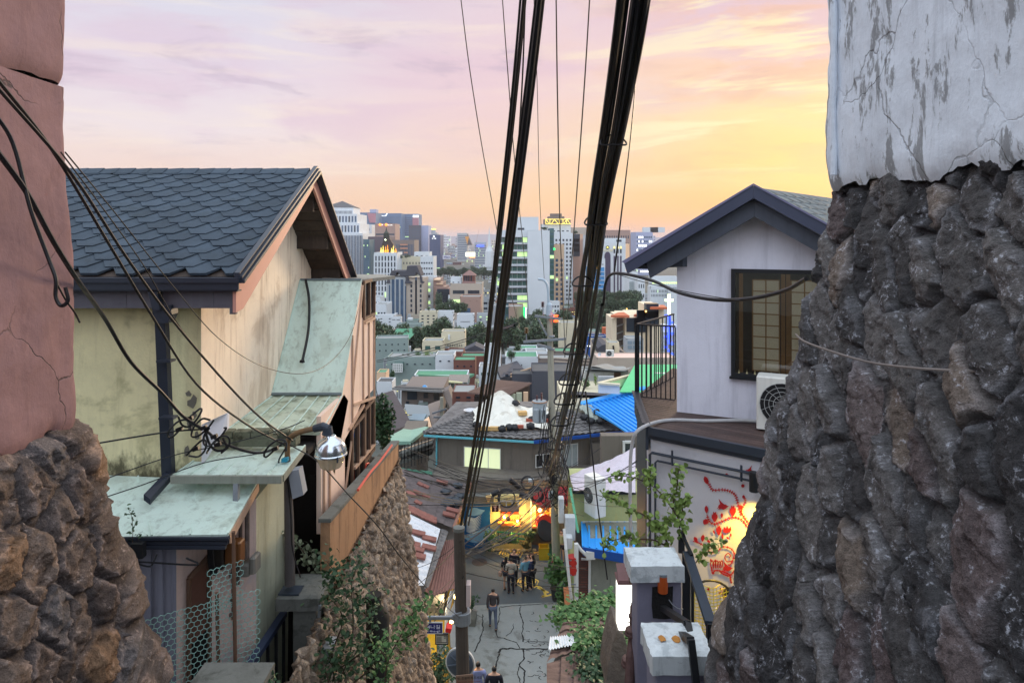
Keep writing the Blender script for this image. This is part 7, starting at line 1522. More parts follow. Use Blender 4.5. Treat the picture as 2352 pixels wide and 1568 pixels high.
person(foot(1045,568),-20,'long haired person in black top and shorts with beige bag, left in the group',1.62,T_black,T_black,shorts=True,hair='long',bag=mat('beige bag',srgb(170,140,124),.7,.1,4),sleeves=False)
person(foot(1130,500),170,'person with dark hair in black top facing the others, at the back of the group',1.68,T_black,T_black,hair='long',pose='hold')
person(foot(1095,600),0,'person in cream shirt and dark trousers, nearest in the street group',1.66,T_cream,T_black,hair='short',pose='hold')
person(foot(1250,578),25,'person in light blue shirt and black trousers standing in the group',1.66,T_blue,T_black,hair='short',pose='hold')
person(foot(1325,555),60,'person with ponytail in navy top and white shoes, rightmost in the group',1.64,T_navy,T_black,hair='long',pose='hold')
person(foot(1285,540),120,'person in brown grey tunic with white shoes between the blue and navy ones',1.60,T_khaki,T_black,hair='long')
person(foot(900,975),5,'person in dark vest over pale shirt and grey blue trousers walking alone down the street',1.70,T_vest,T_den,hair='short',pose='walk')
p=P(*Z7(1640,1250),33.6);p.z=ZS+.02
person(Vector((P(*Z7(1640,1240),33.4).x,33.4,ZS+.02)),150,'person in pale top and black shorts standing by the stall behind the tall pole',1.64,mat('pale yellow top',srgb(190,180,130),.8,.08,4),T_black,shorts=True,hair='long')
zf=P(0,1518,20.).z-1.68
person(Vector((P(1098,0,20).x,20.,zf)),5,'person in pale lavender shirt at the bottom edge beside the cardboard notice',1.68,mat('lavender shirt',srgb(150,160,206),.7,.12,4),T_den,hair='short')
person(Vector((P(1135,0,19.).x,19.,P(0,1528,19.).z-1.66)),0,'person in dark clothes with black hair on the steps at the bottom edge',1.66,T_black,T_black,hair='short')
person(P(1668,1375,7.3)+Vector((.02,0,-1.30)),30,'person in white top half hidden by the rubble wall near the yellow chair',1.45,mat('white top',srgb(200,200,210),.8,.05,4),T_black,hair='long')
Za=lambda x,y:(705.6+x*.1875,441+y*.1875)
Zb=lambda x,y:(1087.8+x*.1875,458.6+y*.1875)
def fac(name,c,**k):
 k.setdefault('var',.07);k.setdefault('scale',.15);return mat('facade '+name,c,.8,streak=k.pop('streak',None),samt=.3,sscale=.05,**k)
F_w=fac('white tile',srgb(206,212,216));F_c=fac('cream',srgb(206,198,172));F_g=fac('pale grey',srgb(166,172,176));F_t=fac('grey green',srgb(136,152,148));F_b=fac('beige stone',srgb(178,166,152));F_p=fac('pink brown',srgb(160,132,120))
F_br=fac('red brick',srgb(116,76,66));F_dk=fac('dark grey',srgb(78,80,88));F_tp=fac('taupe',srgb(120,110,104));F_bl=fac('blue glass',srgb(86,116,148));F_lv=fac('lavender panel',srgb(160,168,196));F_tl=fac('teal glass',srgb(66,100,112));F_or=fac('peach render',srgb(218,186,154));F_rd=fac('rose panel',srgb(176,120,130));F_ind=fac('indigo glass',srgb(62,76,112))
R_gr=mat('green roof paint',srgb(84,142,112),.8,.12,.4);R_dk=mat('dark flat roof',srgb(84,86,88),.9,.15,.3);R_or=mat('orange tile roof',srgb(190,104,72),.8,.15,1);R_gy=mat('grey flat roof',srgb(142,146,146),.9,.12,.3)
W_d=mat('far window glass',srgb(40,50,62),.15,.25,.3,spec=.6);W_g=glow('window lit green white',srgb(190,226,150),.85);W_y=glow('window lit yellow',srgb(236,220,130),.9);W_b=mat('far blue glass',srgb(58,84,110),.12,.3,.3,spec=.7);W_t=mat('far teal glass',srgb(52,92,86),.12,.3,.3,spec=.7)
rb=random.Random(21)
def bq(zf,x0,y0,x1,y1,Y,Y0,Y1,name,mt,par=None):
 a,c=P(*zf(x0,y0),Y),P(*zf(x1,y1),Y);m=MB();m.box(a.x,c.x,Y0,Y1,c.z,a.z);return m.build(name,mt,par)
_wm={}
def wmesh(w,h,mt,frame):
 key=(round(w,2),round(h,2),mt.name,frame.name if frame else '')
 if key in _wm:return _wm[key]
 m=MB();e=min(.12,w*.12);m.box(-w/2,w/2,-.05,.10,-h/2,h/2)
 me=bpy.data.meshes.new('window');me.from_pydata([tuple(v)for v in m.v],[],m.f);me.materials.append(mt)
 _wm[key]=me
 return me
def facade(par,a,u,L_,z0,z1,cols,rows,wf,hf,pane=W_d,lit=.0,litm=W_g,budget=100,mull=True):
 """cols x rows windows on the wall that starts at a and runs along u"""
 n=Vector((u.y,-u.x,0));cw,rh_=L_/cols,(z1-z0)/rows;ang=math.atan2(u.y,u.x);k=0
 for j in range(rows):
  for i in range(cols):
   if k>=budget:return k
   mt=litm if rb.random()<lit else pane
   o=bpy.data.objects.new('window',wmesh(cw*wf,rh_*hf,mt,None));C.objects.link(o);o.parent=par
   o.location=a+u*(cw*(i+.5))+n*.03+Vector((0,0,z0+rh_*(j+.5)))-par.location;o.rotation_euler=(0,0,ang);k+=1
 return k
def block(x0,x1,yt,Y,dep,label,wall,front=None,side=None,zf=None,yaw=0,cat='building',roof=R_gy,par=.6,name='building',base=None,pane=W_d,lit=.08,litm=W_g,extras=(),group=None,yb=None):
 """front face from photo x0 to x1 at distance Y (left corner), top at photo yt, turned by yaw degrees"""
 if zf:(x0,yt),x1=zf(x0,yt),zf(x1,0)[0]
 if Y<260:dep*=.42
 A=P(x0,yt,Y);u=Vector((math.cos(R(yaw)),math.sin(R(yaw)),0));n=Vector((u.y,-u.x,0));kx=(x1-HX)/F
 L_=(kx*A.y-A.x)/(u.x-kx*u.y);zt=A.z;zb=(P(0,yb if not zf else zf(0,yb)[1],Y).z if yb else gz(Y))if base is None else base
 A=Vector((A.x,A.y,0));back=-n*dep
 r_=thing(name,A+u*L_/2+back/2+Vector((0,0,zb)),label,cat,group)
 zlow=min(zb,gz(Y))-3
 m=MB();pl=[A,A+u*L_,A+u*L_+back,A+back];m.prism([p+Vector((0,0,zlow))for p in pl],(0,0,zt-zlow-.02));m.build('wall',wall,r_)
 par=min(par,Y*.0022)
 m=MB();pi=min(.35,L_*.04,Y*.0015);q=[A+u*pi-n*pi,A+u*(L_-pi)-n*pi,A+u*(L_-pi)+back+n*pi,A+u*pi+back+n*pi];m.prism([p+Vector((0,0,zt-.015))for p in q],(0,0,.05));m.build('roof',roof,r_)
 if par:
  m=MB();
  for a_,b_ in((0,1),(1,2),(2,3),(3,0)):
   d=(pl[b_]-pl[a_]).normalized();nn_=Vector((-d.y,d.x,0));e_=pi*.9;m.prism([pl[a_]+Vector((0,0,zt-.02)),pl[b_]+Vector((0,0,zt-.02)),pl[b_]+nn_*e_-d*0+Vector((0,0,zt-.02)),pl[a_]+nn_*e_+Vector((0,0,zt-.02))],(0,0,par*(1+.002*a_)))
  m.build('parapet',wall,r_)
 bud=96;zb0=zb
 if Y<290:zb=max(zb,zt-(.62*L_ if L_<Y*.05 else .38*L_))
 if front:
  c_,rw_,wf,hf=front[:4];t0,t1=front[4:6]if len(front)>4 else(.04,.94);used=facade(r_,A+u*L_*.03,u,L_*.94,zb+(zt-zb)*t0,zb+(zt-zb)*t1,c_,rw_,wf,hf,pane,lit,litm,bud);bud-=used
 if side:
  c_,rw_,wf,hf=side[:4];t0,t1=side[4:6]if len(side)>4 else(.04,.94)
  sgn=1 if(x0+x1)/2<HX else-1
  if yaw>4:sgn=-1
  if yaw<-4:sgn=1
  if sgn>0:facade(r_,A+u*L_+back*.03,-n,dep*.94,zb+(zt-zb)*t0,zb+(zt-zb)*t1,c_,rw_,wf,hf,pane,lit,litm,bud)
  else:facade(r_,A+back*.97,n,dep*.94,zb+(zt-zb)*t0,zb+(zt-zb)*t1,c_,rw_,wf,hf,pane,lit,litm,bud)
 zb=zb0
 for e in extras:
  kind=e[0]
  if kind=='box':
   m=MB();m.prism([A+u*L_*a_+back*b_+Vector((0,0,zt+.03))for a_,b_ in((e[1],e[3]),(e[2],e[3]),(e[2],e[4]),(e[1],e[4]))],(0,0,e[5]));m.build('roof_room',e[6],r_)
  if kind=='tank':
   c=A+u*L_*e[1]+back*e[2];m=MB();m.lathe([(e[3],0),(e[3],e[3]*1.3),(e[3]*.6,e[3]*1.6),(0,e[3]*1.65)],c+Vector((0,0,zt+.04)),12);m.build('water_tank',e[4],r_,True)
  if kind=='hip':
   h_=e[1];o_=e[2]if len(e)>2 else .4;c=(pl[0]+pl[2])/2;long_=u*max(0,L_/2-dep/2)if L_>dep else Vector();
   q=[p+(p-c).normalized()*o_+Vector((0,0,zt+.3))for p in pl];c1,c2=c-long_+Vector((0,0,zt+h_)),c+long_+Vector((0,0,zt+h_))
   m=MB();m.add(q+[c1,c2],[(0,1,5,4),(1,2,5),(2,3,4,5),(3,0,4),(3,2,1,0)]);m.build('hip_roof',e[3]if len(e)>3 else R_or,r_)
  if kind=='gable':
   h_=e[1];o_=.5;q=[p+Vector((0,0,zt))for p in(A+n*o_-u*o_,A+u*(L_+o_)+n*o_,A+u*(L_+o_)+back-n*o_,A+back-n*o_-u*o_)];mid1,mid2=(q[0]+q[1])/2+Vector((0,0,h_)),(q[2]+q[3])/2+Vector((0,0,h_))
   m=MB();m.add(q+[mid1,mid2],[(0,4,5,3),(1,2,5,4),(0,1,4),(2,3,5)]);m.build('gable_roof',e[2],r_)
  if kind=='lamp':
   m=MB();m.box(-.5,.5,-.2,.2,-.3,.3)
 r_['_']=0;del r_['_']
 return r_,A,u,n,L_,zt,zb
def sign(par,txt,zf,x,y,Y,size,mt,maxw=None,name='lettering'):return text3(txt,size,mt,P(*zf(x,y),Y),(1,0,0),(0,0,1),par,name,.2,maxw=maxw)
G_w=glow('sign white glow',(1,1,.95,1),1.4);G_o=glow('sign orange glow',srgb(255,150,40),1.6);G_gn=glow('sign green glow',srgb(40,240,110),1.8);G_bl=glow('sign blue glow',srgb(60,90,255),2.2);G_y=glow('sign yellow glow',srgb(255,230,110),1.6)
r_,A,u,n,L_,zt,zb=block(205,565,190,900,40,'tall pale grey stepped tower with dark hip roof, nearest skyscraper beside the gable',F_w,(22,1,.5,.9,.80,.96),None,Za,par=0,extras=(('hip',10,1,R_dk),),pane=W_d,lit=0)
for x0,x1,yt,Y,nc in((150,612,268,890,12),(110,640,383,880,14),(80,680,505,868,16)):
 A2,B2_=P(*Za(x0,yt),Y),P(*Za(x1,yt),Y);m=MB();m.box(A2.x,B2_.x,Y,Y+60,-52,A2.z);w_=m.build('tier',F_w,r_)
 Y_=Y-.5;
 for k in range(nc*2 if yt>500 else nc):
  f_=(k+.5)/(nc*2 if yt>500 else nc);zlo=P(0,Za(0,{268:383,383:505,505:1900}[yt])[1],Y).z+1.5
  o=bpy.data.objects.new('window_strip',None)if False else None
  xw_=A2.x+(B2_.x-A2.x)*f_;m=MB();ww=(B2_.x-A2.x)/(nc*2 if yt>500 else nc)*.26;m.box(xw_-ww,xw_+ww,Y_,Y_+.6,max(zlo,-48),A2.z-3);m.build('window_strip',W_b if k%3 else W_d,r_)
block(645,840,255,1400,60,'far blue glass block with a slanted rose upper corner',F_bl,(6,12,.5,.5),None,Za,pane=W_b,lit=0,extras=(('box',.55,.95,.2,.6,8,F_lv),))
m=MB();m.prism([P(*Za(735,258),1398),P(*Za(838,262),1398),P(*Za(838,376),1398),P(*Za(765,376),1398)],(0,1,0));tag(m.build('rose_panel',F_rd),'slanted rose red glass corner on the far blue block','facade panel')
block(645,790,402,1250,50,'low white banded office block between the stepped tower and the far glass blocks',F_w,(1,8,.7,.45),None,Za,pane=W_d,lit=0)
r_,*_=block(836,1155,264,1500,60,'widest far blue glass office tower with white rooftop sign',F_bl,(1,22,.98,.35),None,Za,pane=W_b,lit=.05)
sign(r_,'MIRAE ASSET',Za,852,298,1496,3.6,G_w,maxw=20)
m=MB();m.prism([P(*Za(955,295),1497),P(*Za(965,295),1497),P(*Za(985,262),1497),P(*Za(975,262),1497)],(0,1,0));m.build('sign_bar',G_w,r_)
r_,*_=block(1155,1362,272,1550,60,'far blue glass tower with white sign and rose striped right edge',F_bl,(1,20,.98,.4),None,Za,pane=W_b,lit=.08)
m=MB();m.box(P(*Za(1295,0),1546).x,P(*Za(1362,0),1546).x,1546,1549,P(0,Za(0,310)[1],1546).z,P(0,Za(0,285)[1],1546).z);m.build('sign_panel',G_w,r_)
m=MB();m.box(P(*Za(1290,0),1547).x,P(*Za(1364,0),1547).x,1547,1549,P(0,Za(0,420)[1],1547).z,P(0,Za(0,315)[1],1547).z);m.build('rose_edge',F_rd,r_)
r_,*_=block(830,1078,392,1200,50,'beige and grey banded far block with two round orange emblems',F_p,(1,9,.98,.5,0,.80),None,Za,lit=0)
for x in(885,960):m=MB();m.lathe([(2.4,-1),(2.4,0),(1,0),(1,-1)],P(*Za(x+8,400),1197),16,'y');m.build('emblem',G_o,r_)
sign(r_,'한화',Za,900,408,1197,2.6,G_w,maxw=4);sign(r_,'Hanwha',Za,982,410,1197,2.6,G_w,maxw=9)
block(1245,1392,412,1100,50,'dark blue grey slab tower with fine floor lines',F_dk,(1,22,.98,.3),None,Za,pane=W_b,lit=0)
block(1390,1485,415,1105,40,'plain lavender blue slab beside the dark slab tower',F_lv,None,None,Za)
r_,*_=block(1497,1632,528,1050,50,'dark indigo tower with small white rooftop emblem',F_ind,(1,14,.96,.3),None,Za,pane=W_b,lit=.05)
m=MB();m.lathe([(1.3,-.5),(1.3,0)],P(*Za(1551,545),1048),14,'y');m.build('emblem',G_w,r_);sign(r_,'호텔',Za,1524,576,1048,2.2,G_w,maxw=7)
block(1488,1590,500,1600,40,'small far grid tower with yellow lit crown',F_g,(6,6,.6,.5),None,Za,lit=0)
m=MB();m.lathe([(6.8,0),(6.8,9),(7,11)],P(*Za(1540,500),1620),18);tag(m.build('tower_crown',F_g),'round grey drum on the small far grid tower','tower');m=MB();m.lathe([(7.2,0),(7.2,2.6)],P(*Za(1540,462),1620)+Vector((0,0,0)),18);tag(m.build('lit_band',G_y),'yellow lit band on top of the far round drum','lit band')
r_,*_=block(1838,1960,506,1500,50,'far pale banded tower with a golden glass triangle',F_g,(1,14,.96,.4),None,Za,pane=W_b,lit=0)
m=MB();m.prism([P(*Za(1960,512),1500),P(*Za(2018,650),1500),P(*Za(1955,650),1500)],(0,30,0));m.build('sloped_wing',F_dk,r_);m=MB();m.prism([P(*Za(1932,545),1496),P(*Za(1982,545),1496),P(*Za(1960,645),1496)],(0,1,0));m.build('gold_triangle',mat('gold glass',srgb(230,160,60),.3,.1,.1,metal=.3),r_)
r_,*_=block(2050,2196,622,1150,60,'wide far grid office with blue lit roof sign left of the glass tower',F_g,(10,9,.6,.5),None,Za,pane=W_b,lit=.05)
m=MB();m.box(P(*Za(2078,0),1147).x,P(*Za(2165,0),1147).x,1147,1149,P(0,Za(0,668)[1],1147).z,P(0,Za(0,652)[1],1147).z);m.build('blue_sign',G_bl,r_)
m=MB();m.tube([P(*Za(2070,615),1700),P(*Za(2107,445),1700)],.3,4);m.tube([P(*Za(2066,605),1700),P(*Za(2080,615),1700)],.6,4);tag(m.build('crane',mat('crane red',srgb(170,110,96),.7,.1,1)),'far construction crane leaning against the sunset','crane')
block(745,1010,552,850,40,'plain dark brown office slab behind the gothic tower crown',fac('dark umber',srgb(84,74,84)),None,None,Za,lit=0)
block(685,762,585,800,30,'narrow teal glass block right of the stepped tower',F_tl,(5,16,.6,.7),None,Za,pane=W_b,lit=.06)
block(1040,1312,592,820,40,'curved grey glass block with orange blinds behind the gothic tower',F_tp,(14,1,.5,.9),None,Za,pane=W_b,lit=0)
for x0,x1,y in((1135,1228,645),(1135,1228,690),(1185,1228,742)):m=MB();m.box(P(*Za(x0,0),817).x,P(*Za(x1,0),817).x,817,818.5,P(0,Za(0,y+7)[1],817).z,P(0,Za(0,y-7)[1],817).z);tag(m.build('blind',mat('orange blind',srgb(200,140,110),.7,.1,1)),'orange blind strip on the curved grey glass block','blind','orange blinds on the curved glass block')
r_,A,u,n,L_,zt,zb=block(815,1100,757,450,22,'white gothic tower with arched windows and a gold lit black spire',F_w,(7,8,.42,.8,.05,.97),None,Za,lit=.02,par=1.2)
def gp(x,y,Y=452):return P(*Za(x,y),Y)
m=MB();base_=gp(1000,752,460);
pr=[((890,1100),755),((905,1075),700),((915,1050),640),((935,1020),590),((940,1005),560)]
prev=None
for(xa,xb),y in pr:
 a_,b_=gp(xa,y,455),gp(xb,y,455);w_=b_.x-a_.x;ring=[Vector((a_.x,455,a_.z)),Vector((b_.x,455,a_.z)),Vector((b_.x,455+w_*.8,a_.z)),Vector((a_.x,455+w_*.8,a_.z))]
 i0=len(m.v);m.v+=ring
 if prev is not None:m.f+=[(prev+k,prev+(k+1)%4,i0+(k+1)%4,i0+k)for k in range(4)]
 prev=i0
m.f.append((prev,prev+1,prev+2,prev+3));m.build('spire_roof',mat('black slate',srgb(58,48,48),.7,.2,.3),r_)
m=MB();c=gp(970,560,460);sc=460/F*.1875
m.lathe([(30*sc,0),(30*sc,50*sc),(34*sc,55*sc),(20*sc,72*sc),(10*sc,90*sc),(3*sc,125*sc),(0,128*sc)],c,10);m.build('lantern',mat('dark green bronze',srgb(60,66,58),.6,.2,.5),r_)
for k in range(8):a_=k*math.pi/4;m=MB();q=c+Vector((33*sc*math.cos(a_),33*sc*math.sin(a_),-20*sc));m.lathe([(3*sc,0),(3*sc,55*sc),(0,80*sc)],q,5);m.build('pinnacle',MATS['dark green bronze'],r_)
for x,h_,mt in((905,80,G_y),(930,100,G_y),(960,90,G_o),(985,110,G_o),(1035,70,G_y),(1055,100,G_y),(1085,60,G_o)):
 m=MB();q=gp(x,752,452.5);m.lathe([(9*sc,0),(10*sc,h_*.35*sc),(3.5*sc,h_*.5*sc),(4*sc,h_*.7*sc),(0,h_*sc)],q,6);m.build('lit_pinnacle',mt,r_)
m=MB();m.lathe([(0,-8*sc),(8*sc,0),(0,8*sc)],gp(958,585,452),8);m.build('floodlight',glow('star floodlight',srgb(225,255,190),14),r_)
block(1080,1400,800,470,18,'cream lower wing with tall arches right of the gothic tower',F_c,(8,1,.3,.3,.80,.95),None,Za,lit=.0)
for x0,x1,yt,h_ in((1385,1545,800,440),):block(x0,x1,yt,455,20,'white grid tile block with balconies behind the slate roofed hall',F_w,(5,8,.6,.3),None,Za,lit=.02)
block(1310,1500,742,480,14,'white rooftop block with satellite dish far behind the slate roofed hall',F_w,(3,1,.5,.2,.9,.97),None,Za,lit=0)
hb,A,u,n,L_,zt,zb=block(972,1205,1040,350,14,'pale grey hall with steep dark slate gables and tall narrow windows',F_g,None,None,Za,yaw=0,par=0,roof=R_dk)
zw=lambda y:P(0,Za(0,y)[1],349.9).z
for x0,x1,y0 in((1035,1068,1070),(1088,1122,1070),(1143,1178,1070),(1000,1015,1140),(1197,1210,1150)):
 q0_,q1_=P(*Za(x0,y0),349.8),P(*Za(x1,y0),349.8);m=MB();m.box(q0_.x,q1_.x,349.8,350.3,-44,q0_.z);m.build('tall_window',W_b,hb)
q0_,q1_=P(*Za(1205,1040),350),P(*Za(1425,1040),352);m=MB();m.box(q0_.x+.01,q1_.x,350.5,372,-52,q0_.z-1);m.build('east_wing',F_b,hb)
for x in(1275,1333,1390):
 for y in range(1150 if x!=1333 else 1080,1500,60 if x!=1333 else 38):q_=P(*Za(x,y),350.3);m=MB();m.box(q_.x-.45,q_.x+.45,350.3,350.8,q_.z-(1.6 if x==1333 else .8),q_.z+(1.6 if x==1333 else .8));m.build('window',W_d if x!=1333 else W_b,hb)
M_slt=mat('dark slate roof',srgb(66,68,76),.75,.15,.6)
def roofsolid(pts,Y,d,name='slate_roof'):m=MB();m.prism([P(*Za(x,y),Y)for x,y in pts],(0,d,0));return m.build(name,M_slt,hb)
roofsolid([(1005,1030),(1030,965),(1215,965),(1225,905),(1345,905),(1395,1030),(1365,1020),(1342,980),(1310,1030),(1145,1030),(1105,975),(1070,1030)],349.2,13)
roofsolid([(1215,1010),(1240,1060),(1250,1090),(1284,1105),(1284,1118),(1196,1118),(1196,1105),(1215,1060)],349.0,3);roofsolid([(1378,1030),(1400,1040),(1410,1090),(1430,1105),(1428,1115),(1388,1115)],349.6,3);roofsolid([(985,1050),(1005,1040),(1015,1115),(962,1115),(962,1108),(978,1095)],349.4,3)
for y in(1330,1232,1288,1342):pass
r_,*_=block(1440,1545,1060,372,20,'white grid apartment with awning terraces stepping down to the right',F_w,(1,6,.3,.5),None,Za,lit=.5)
for k,(x1,yt)in enumerate(((1635,1060),(1665,1110),(1705,1160),(1738,1190))):
 q0_,q1_=P(*Za(1545+k*4,yt),371-k*1.2),P(*Za(x1,yt),371-k*1.2);m=MB();m.box(q0_.x,q1_.x,371-k*1.2,386,-50,q0_.z);m.build('terrace_block',F_p,r_)
 if k<3:m=MB();m.prism([P(*Za(1545+k*35,yt+22),369),P(*Za(x1-40,yt),372),P(*Za(x1,yt),372),P(*Za(x1-5,yt+25),369)],(0,0,.5));m.build('awning',F_or,r_)
for y in range(1210,1400,38):
 for x in(1610,1650,1690,1722):q_=P(*Za(x,y),366);m=MB();m.box(q_.x-.9,q_.x+.9,365.9,366.3,q_.z-1.1,q_.z+1.1);m.build('window',W_d,r_)
m=MB();m.tube([P(*Za(1738,1260),360),P(*Za(1738,1420),360)],.5,6);tag(m.build('flue',F_w),'thin white flue beside the stepping terraces','pipe')
r_,*_=block(1752,2142,1136,300,16,'beige tile office with dark ribbon windows below a red brick pyramid tower',F_b,(2,4,.78,.38,.25,.95),None,Za,lit=.05)
m=MB();q_=P(*Za(1905,1022),304);q2=P(*Za(2055,1022),304);m.box(q_.x,q2.x,304,310,P(0,Za(0,1136)[1],304).z,q_.z);m.build('brick_tower',F_br,r_)
m=MB();c=(q_+q2)/2;c.y=307;m.add([(q_.x-.5,303.4,q_.z),(q2.x+.5,303.4,q_.z),(q2.x+.5,310.6,q_.z),(q_.x-.5,310.6,q_.z),(c.x,307,q_.z+2.6*1)],[(0,1,4),(1,2,4),(2,3,4),(3,0,4),(3,2,1,0)]);m.build('pyramid_roof',mat('rose brown roof',srgb(134,104,98),.8,.1,1),r_)
for x in(1930,1955,1980,2010):q_=P(*Za(x,1050),303.9);m=MB();m.box(q_.x-.3,q_.x+.3,303.8,304,q_.z-1.5,q_.z+1);m.build('slot_window',W_d,r_)
m=MB();q_=P(*Za(1885,1136),303);m.prism([P(*Za(1885,1136),303),P(*Za(2060,1136),303),P(*Za(2050,1095),303.5),P(*Za(1905,1090),303.5)],(0,6,0));m.build('mansard',MATS['rose brown roof'],r_)
block(1755,1890,1060,306,8,'white tiled rooftop block left of the red brick pyramid tower',F_w,(2,1,.3,.2,.9,.97),None,Za,lit=0)
r_,*_=block(1872,2125,1298,262,12,'pink brown stone block with large blue glazed lower window',F_p,(3,1,.25,.12,.70,.82),None,Za,lit=0)
m=MB();m.box(P(*Za(1880,0),261.8).x,P(*Za(2000,0),261.8).x,261.8,262.1,P(0,Za(0,1500)[1],262).z,P(0,Za(0,1420)[1],262).z);m.build('glazed_window',W_b,r_)
block(820,970,1388,300,14,'white office with two rows of dark windows at the annexe edge',F_w,(4,2,.6,.35,.45,.85),None,Za,lit=.1)
block(820,900,1300,315,10,'white rooftop volume behind the office at the annexe edge',F_w,(2,1,.5,.3,.8,.95),None,Za,lit=0)
m=MB();q_=P(*Za(1660,822),700);q2=P(*Za(1752,775),700);m.box(q_.x,q2.x,700,702,q_.z,q2.z);bb=m.build('billboard',mat('billboard white',srgb(214,214,226),.6,.04,.2));tag(bb,'white billboard reading Max above the far low roofs','billboard');text3('Max',3.4,mat('billboard blue',srgb(50,50,120),.6,.05,1),P(*Za(1672,812),699.5),(1,0,.08),(0,0,1),bb,'lettering',.2,maxw=6.4)
m=MB();q_=P(*Za(1940,790),900);q2=P(*Za(2056,738),900);m.box(q_.x,q2.x,900,903,q_.z,q2.z);tag(m.build('screen',glow('bright screen',srgb(250,250,220),1.6)),'large bright white screen on a far low building','screen')
m=MB();q_=P(*Za(1990,810),880);q2=P(*Za(2056,792),880);m.box(q_.x,q2.x,880,882,q_.z,q2.z);tag(m.build('screen',glow('orange screen',srgb(240,150,100),1.3)),'orange lit strip just below the large bright screen','screen')
r_,A,u,n,L_,zt,zb=block(660,932,378,400,30,'white grid clad slab forming the right half of the tall glass tower',F_w,None,None,Zb,par=0)
gt_,A,u,n,L_,zt,zb=block(300,660,372,402,24,'tall office tower with green glass floor bands and white spandrels',F_w,None,None,Zb,par=0)
for k in range(11):
 y0=462+k*88.5;
 for i in range(6):
  f0,f1=290+(660-290)*i/6,290+(660-290)*(i+1)/6-6;q_,q2=P(*Zb(f0,y0),401.6),P(*Zb(f1,y0+(56 if k else 58)),401.6);lit_=(k==2 and i in(1,4,5))or(k in(8,9)and i>3)or rb.random()<.12
  m=MB();m.box(q_.x,q2.x,401.6,402.3,q2.z,q_.z);m.build('window_band',W_g if lit_ else W_t,gt_)
 m=MB();q_,q2=P(*Zb(290,y0-4),401),P(*Zb(692,y0),401);m.box(q_.x,q2.x,400.2,402,q2.z,q_.z);m.build('sunshade',F_dk,gt_)
bq(Zb,415,212,795,376,410,410,424,'penthouse',F_w,gt_)
bq(Zb,540,345,620,400,409.6,409.6,410,'penthouse_window',W_d,gt_)
q_,q2=P(*Zb(932,350),404),P(*Zb(985,1420),404);m=MB();m.box(q_.x,q2.x,404,425,-52,q_.z);gs=m.build('glass_core',F_tl,gt_)
for k in range(16):y0=370+k*62;bq(Zb,936,y0,982,y0+40,403.8,403.8,404.1,'window_band',W_g if k in(5,9,14)else W_t,gt_)
m=MB();q_=P(*Zb(988,605),402);m.lathe([(0,-.7),(.6,-.6),(.6,.6),(0,.7)],q_,8);tag(m.build('green_lamp',G_gn),'small green light on the dark edge of the tall glass tower','lamp')
for x0,x1 in((800,945),(1215,1280)):
 clump(P(*Zb((x0+x1)/2,350 if x0<900 else 395),405),((x1-x0)*.1875/F*405/2,1.5,1.1),500,.5,L_far,'foliage',None,x0,12);tag(bpy.data.objects[-1]if False else C.objects[-1],'rooftop trees on the glass tower' if x0<900 else 'rooftop shrubs on the square windowed block','tree')
r_,*_=block(985,1215,418,470,22,'white tiled block with square windows behind the tall glass tower',F_w,(5,15,.5,.5),None,Zb,lit=.02)
q_,q2=P(*Zb(1215,418),472),P(*Zb(1298,418),486);m=MB();m.prism([(q_.x+.01,471,-52),(q2.x,486,-52),(q2.x+4,500,-52),(q_.x+2,495,-52)],(0,0,52+q_.z));m.build('side_wing',F_p,r_)
for k in range(13):
 for i in range(5):q_=P(*Zb(1228+i*14,470+k*58),474+i*2.6);m=MB();m.box(q_.x-.9,q_.x+.9,q_.y-2.0,q_.y-1.6,q_.z-3,q_.z+3);m.build('slit_window',W_d,r_)if k*5+i<20 else None
r2,*_=block(830,1190,308,480,16,'white upper block with lit lattice crown and dark roof house',F_w,(6,1,.5,.12,.86,.98),None,Zb,lit=.0)
bq(Zb,862,240,1190,300,478,479,490,'crown',F_tp,r2)
m=MB()
for a_,b_ in(((885,298),(885,240)),((885,240),(930,298)),((935,298),(935,240)),((950,298),(990,245)),((990,245),(1040,298)),((885,240),(1190,240)),((885,298),(1190,298)),((1050,298),(1050,240)),((1095,298),(1095,240)),((1100,298),(1145,242)),((1145,242),(1185,298)),((1140,298),(1140,242))):m.beam(P(*Zb(*a_),477),P(*Zb(*b_),477),.28,.28)
m.build('lit_truss',G_y,r2)
q_,q2=P(*Zb(910,205),480),P(*Zb(1112,238),480);m=MB();m.box(q_.x,q2.x,480,488,q2.z,q_.z);m.box(P(*Zb(942,0),480).x,P(*Zb(1082,0),480).x,481,487,q_.z+.01,P(0,Zb(0,170)[1],480).z);m.build('roof_house',F_tp,r2)
block(988,1110,556,430,12,'pinkish stone annexe strip below the square windowed block',F_or,(2,10,.5,.6,.05,.8),None,Zb,lit=.1,pane=W_b)
block(1195,1400,348,620,30,'far beige wing with roof trees behind the big cable bundle',F_b,None,None,Zb)
block(1296,1400,440,560,30,'tall plain grey slab half hidden by the big cable bundle',F_g,(2,8,.3,.5),None,Zb,lit=0)
block(1560,1920,378,800,40,'far dull brown building with a green upper storey behind the arched tower',F_p,(12,6,.5,.4),None,Zb,lit=.02)
r_,*_=block(1915,1975,430,950,30,'narrow reddish tower right of the arched tower',F_p,None,None,Zb)
r_,*_=block(1988,2195,402,900,40,'far glass office full of lit windows by the right gable tip',F_lv,(9,9,.7,.45),None,Zb,lit=.45,litm=G_w,pane=W_b)
for x in(2083,2165):q_=P(*Zb(x,338),905);m=MB();m.box(q_.x,q_.x+20,905,915,P(0,Zb(0,402)[1],905).z,q_.z);m.build('roof_box',F_w,r_)
block(1390,1510,470,500,20,'pale shoulder block of the arched tower',F_w,None,None,Zb)
